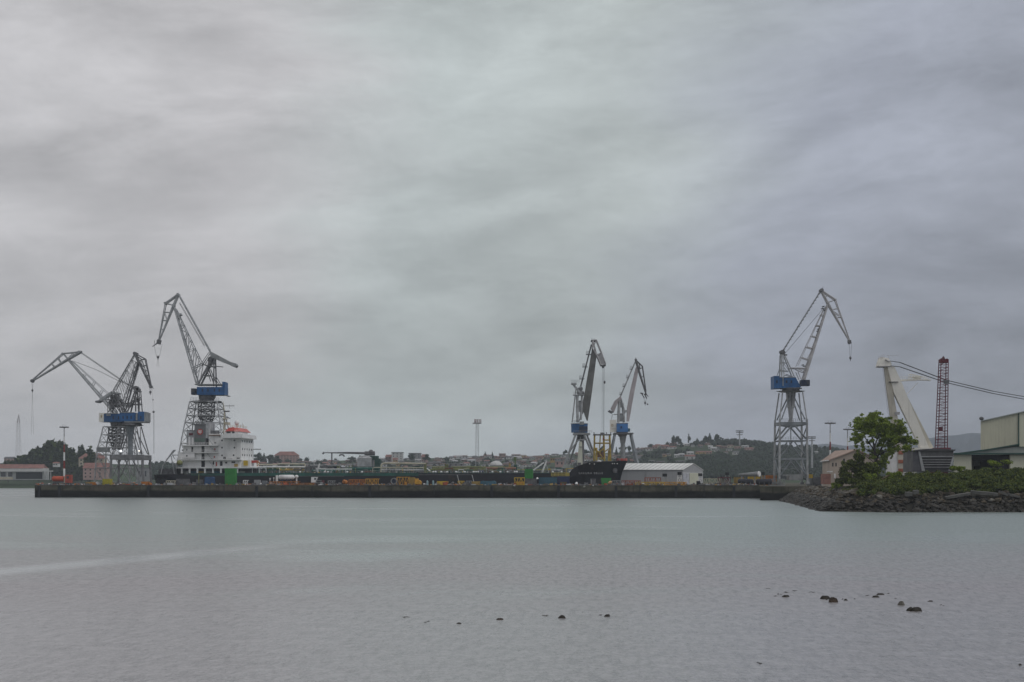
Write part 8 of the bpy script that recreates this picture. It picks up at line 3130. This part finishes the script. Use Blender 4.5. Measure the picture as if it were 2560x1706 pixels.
mb = MB(); mb.prism([P(2281.5, 1130, -.1), P(2294, 1129, -.1), P(2303, 1180, -.1), P(2282, 1180, -.1)], (0, .08, 0)); mb.build('side_plate', mat('painted_shade_grey', (0, 0, 0)), root)  # dark plate painted as the shaded left side of the block
mb = MB()
mb.prism([P(2279, 1127.6, -.6), P(2300, 1124, -.6), P(2335, 1121.5, -.6), P(2388, 1124.5, -.6), P(2386, 1127.4, -.6)], (0, 10, 0)); mb.build('top_plate', mat('dark_grey_steel', (.07, .07, .072), .7), root)

# cream sheds at the far side of the headland
D = 440
P = lambda x, y, dy=0: W(x, y, D, dy)
root = thing('factory_hall', 'tall cream clad factory hall with sloping roof edge', 'factory hall', (P(2540, 1200).x, D, QZ))
mb = MB()
mb.prism([P(2451.5, 1190), P(2451.5, 1054), P(2545.5, 1033), P(2546, 1190)], (16, 40, 0)); mb.build('wall', SHEDW, root)
mb = MB()
mb.prism([P(2546.3, 1190), P(2546.3, 1032), P(2700, 998), P(2700, 1190)], (16, 40, 0)); mb.build('front_wall', SHEDW2, root)
mb = MB()
mb.prism([P(2450.5, 1054.4, -.6), P(2450.5, 1052.4, -.6), P(2546, 1031, -.6), P(2702, 996, -.6), P(2702, 998.4, -.6), P(2546, 1033.4, -.6)], (16.4, 41, 0)); mb.build('roof_edge', SHEDGR, root)
mb = MB(); mb.box(P(2545, 1190, -.3), P(2547.4, 1033, -.02)); mb.build('downpipe', SHEDG, root)
mb = MB()
for x in range(2458, 2545, 7):
    mb.box(P(x, 1190, -.06), P(x + .5, 1054 - (x - 2452) * .22 + 2, -.01))
mb.build('cladding_rib', SHEDW2, root)
mb = MB(); mb.ball(P(2456.5, 1046.5, 1), .75, .6); mb.tube(P(2456.5, 1047, 1), P(2456.5, 1053, 1), .1); mb.build('roof_vent', STEELD, root)
D = 400
root = thing('open_shed', 'low cream shed with green gabled roof and wide dark opening', 'shed', (P(2480, 1200).x * D / 440, D, 5.5))
P = lambda x, y, dy=0: W(x, y, D, dy)
mb = MB(); mb.prism([P(2384, 1188), P(2428.5, 1188), P(2428.5, 1137), P(2384, 1137)], (9.4, 26, 0)); mb.build('wall', SHEDW2, root)
mb = MB(); mb.box(P(2526, 1188), P(2720, 1136, 26)); mb.build('wall', SHEDW2, root)
mb = MB()
mb.prism([P(2383, 1135.4, -.5), P(2470, 1126, -.5), P(2545, 1116.6, -.5), P(2620, 1120, -.5), P(2740, 1130, -.5), P(2740, 1132.6, -.5), P(2545, 1132.6, -.5)], (0, .4, 0)); mb.build('gable', SHEDGR, root)
mb = MB()
mb.prism([P(2379, 1136.8, -1), P(2379, 1134.6, -1), P(2470, 1122.5, -1), P(2546, 1109.6, -1), P(2546, 1112.4, -1), P(2470, 1126.2, -1)], (9.8, 28, 0))
mb.prism([P(2546.3, 1117.8, -.9), P(2530, 1116, -.9), P(2640, 1123, -.9), P(2740, 1130, -.9), P(2740, 1132, -.9)], (9.6, 27, 0))
mb.build('roof', SHEDG, root)
mb = MB(); mb.box(P(2383, 1136.9, -1.1), P(2740, 1132.8, -.3)); mb.build('fascia', SHEDG, root)
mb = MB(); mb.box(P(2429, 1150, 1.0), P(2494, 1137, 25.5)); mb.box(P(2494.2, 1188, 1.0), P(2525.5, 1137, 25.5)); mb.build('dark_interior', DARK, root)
for (x0, x1, y0, m_, lb) in ((2431, 2452, 1151.5, mat('pale_grey_sheet', (.40, .41, .42), .6), 'pale grey van seen through the open shed'), (2455, 2493, 1150.5, PINK, 'pink-brown low wall seen through the open shed')):
    mb = MB(); mb.box(W(x0, 1166, 432), W(x1, y0, 432, 3))
    if 'van' in lb:
        mb = MB(); mb.prism([W(x0, 1164, 415), W(x0, 1154, 415), W(x0 + 4, 1151.5, 415), W(x1, 1151.5, 415), W(x1, 1164, 415)], (0, 2, 0))
    tag(mb.build('van' if 'van' in lb else 'low_wall', m_, at=(W(x0, 0, 420).x, 420, 6)), lb, 'van' if 'van' in lb else 'wall')

# =================================================================== HAZE
mb = MB(); mb.box((-4350, -70, -4), (4350, 7600, 260))
hz = struct(mb.build('haze', MATS['rock']), 'stuff')
hm = bpy.data.materials.new('haze')
hm.use_nodes = True
t = NT(hm.node_tree)
t.n.clear()
ov = t.new('ShaderNodeOutputMaterial')
pv = t.new('ShaderNodeVolumePrincipled')
pv.inputs['Color'].default_value = (.80, .86, .93, 1)
pv.inputs['Density'].default_value = 0.00011
pv.inputs['Anisotropy'].default_value = 0.0
t.l.new(pv.outputs[0], ov.inputs['Volume'])
hz.data.materials.clear()
hz.data.materials.append(hm)
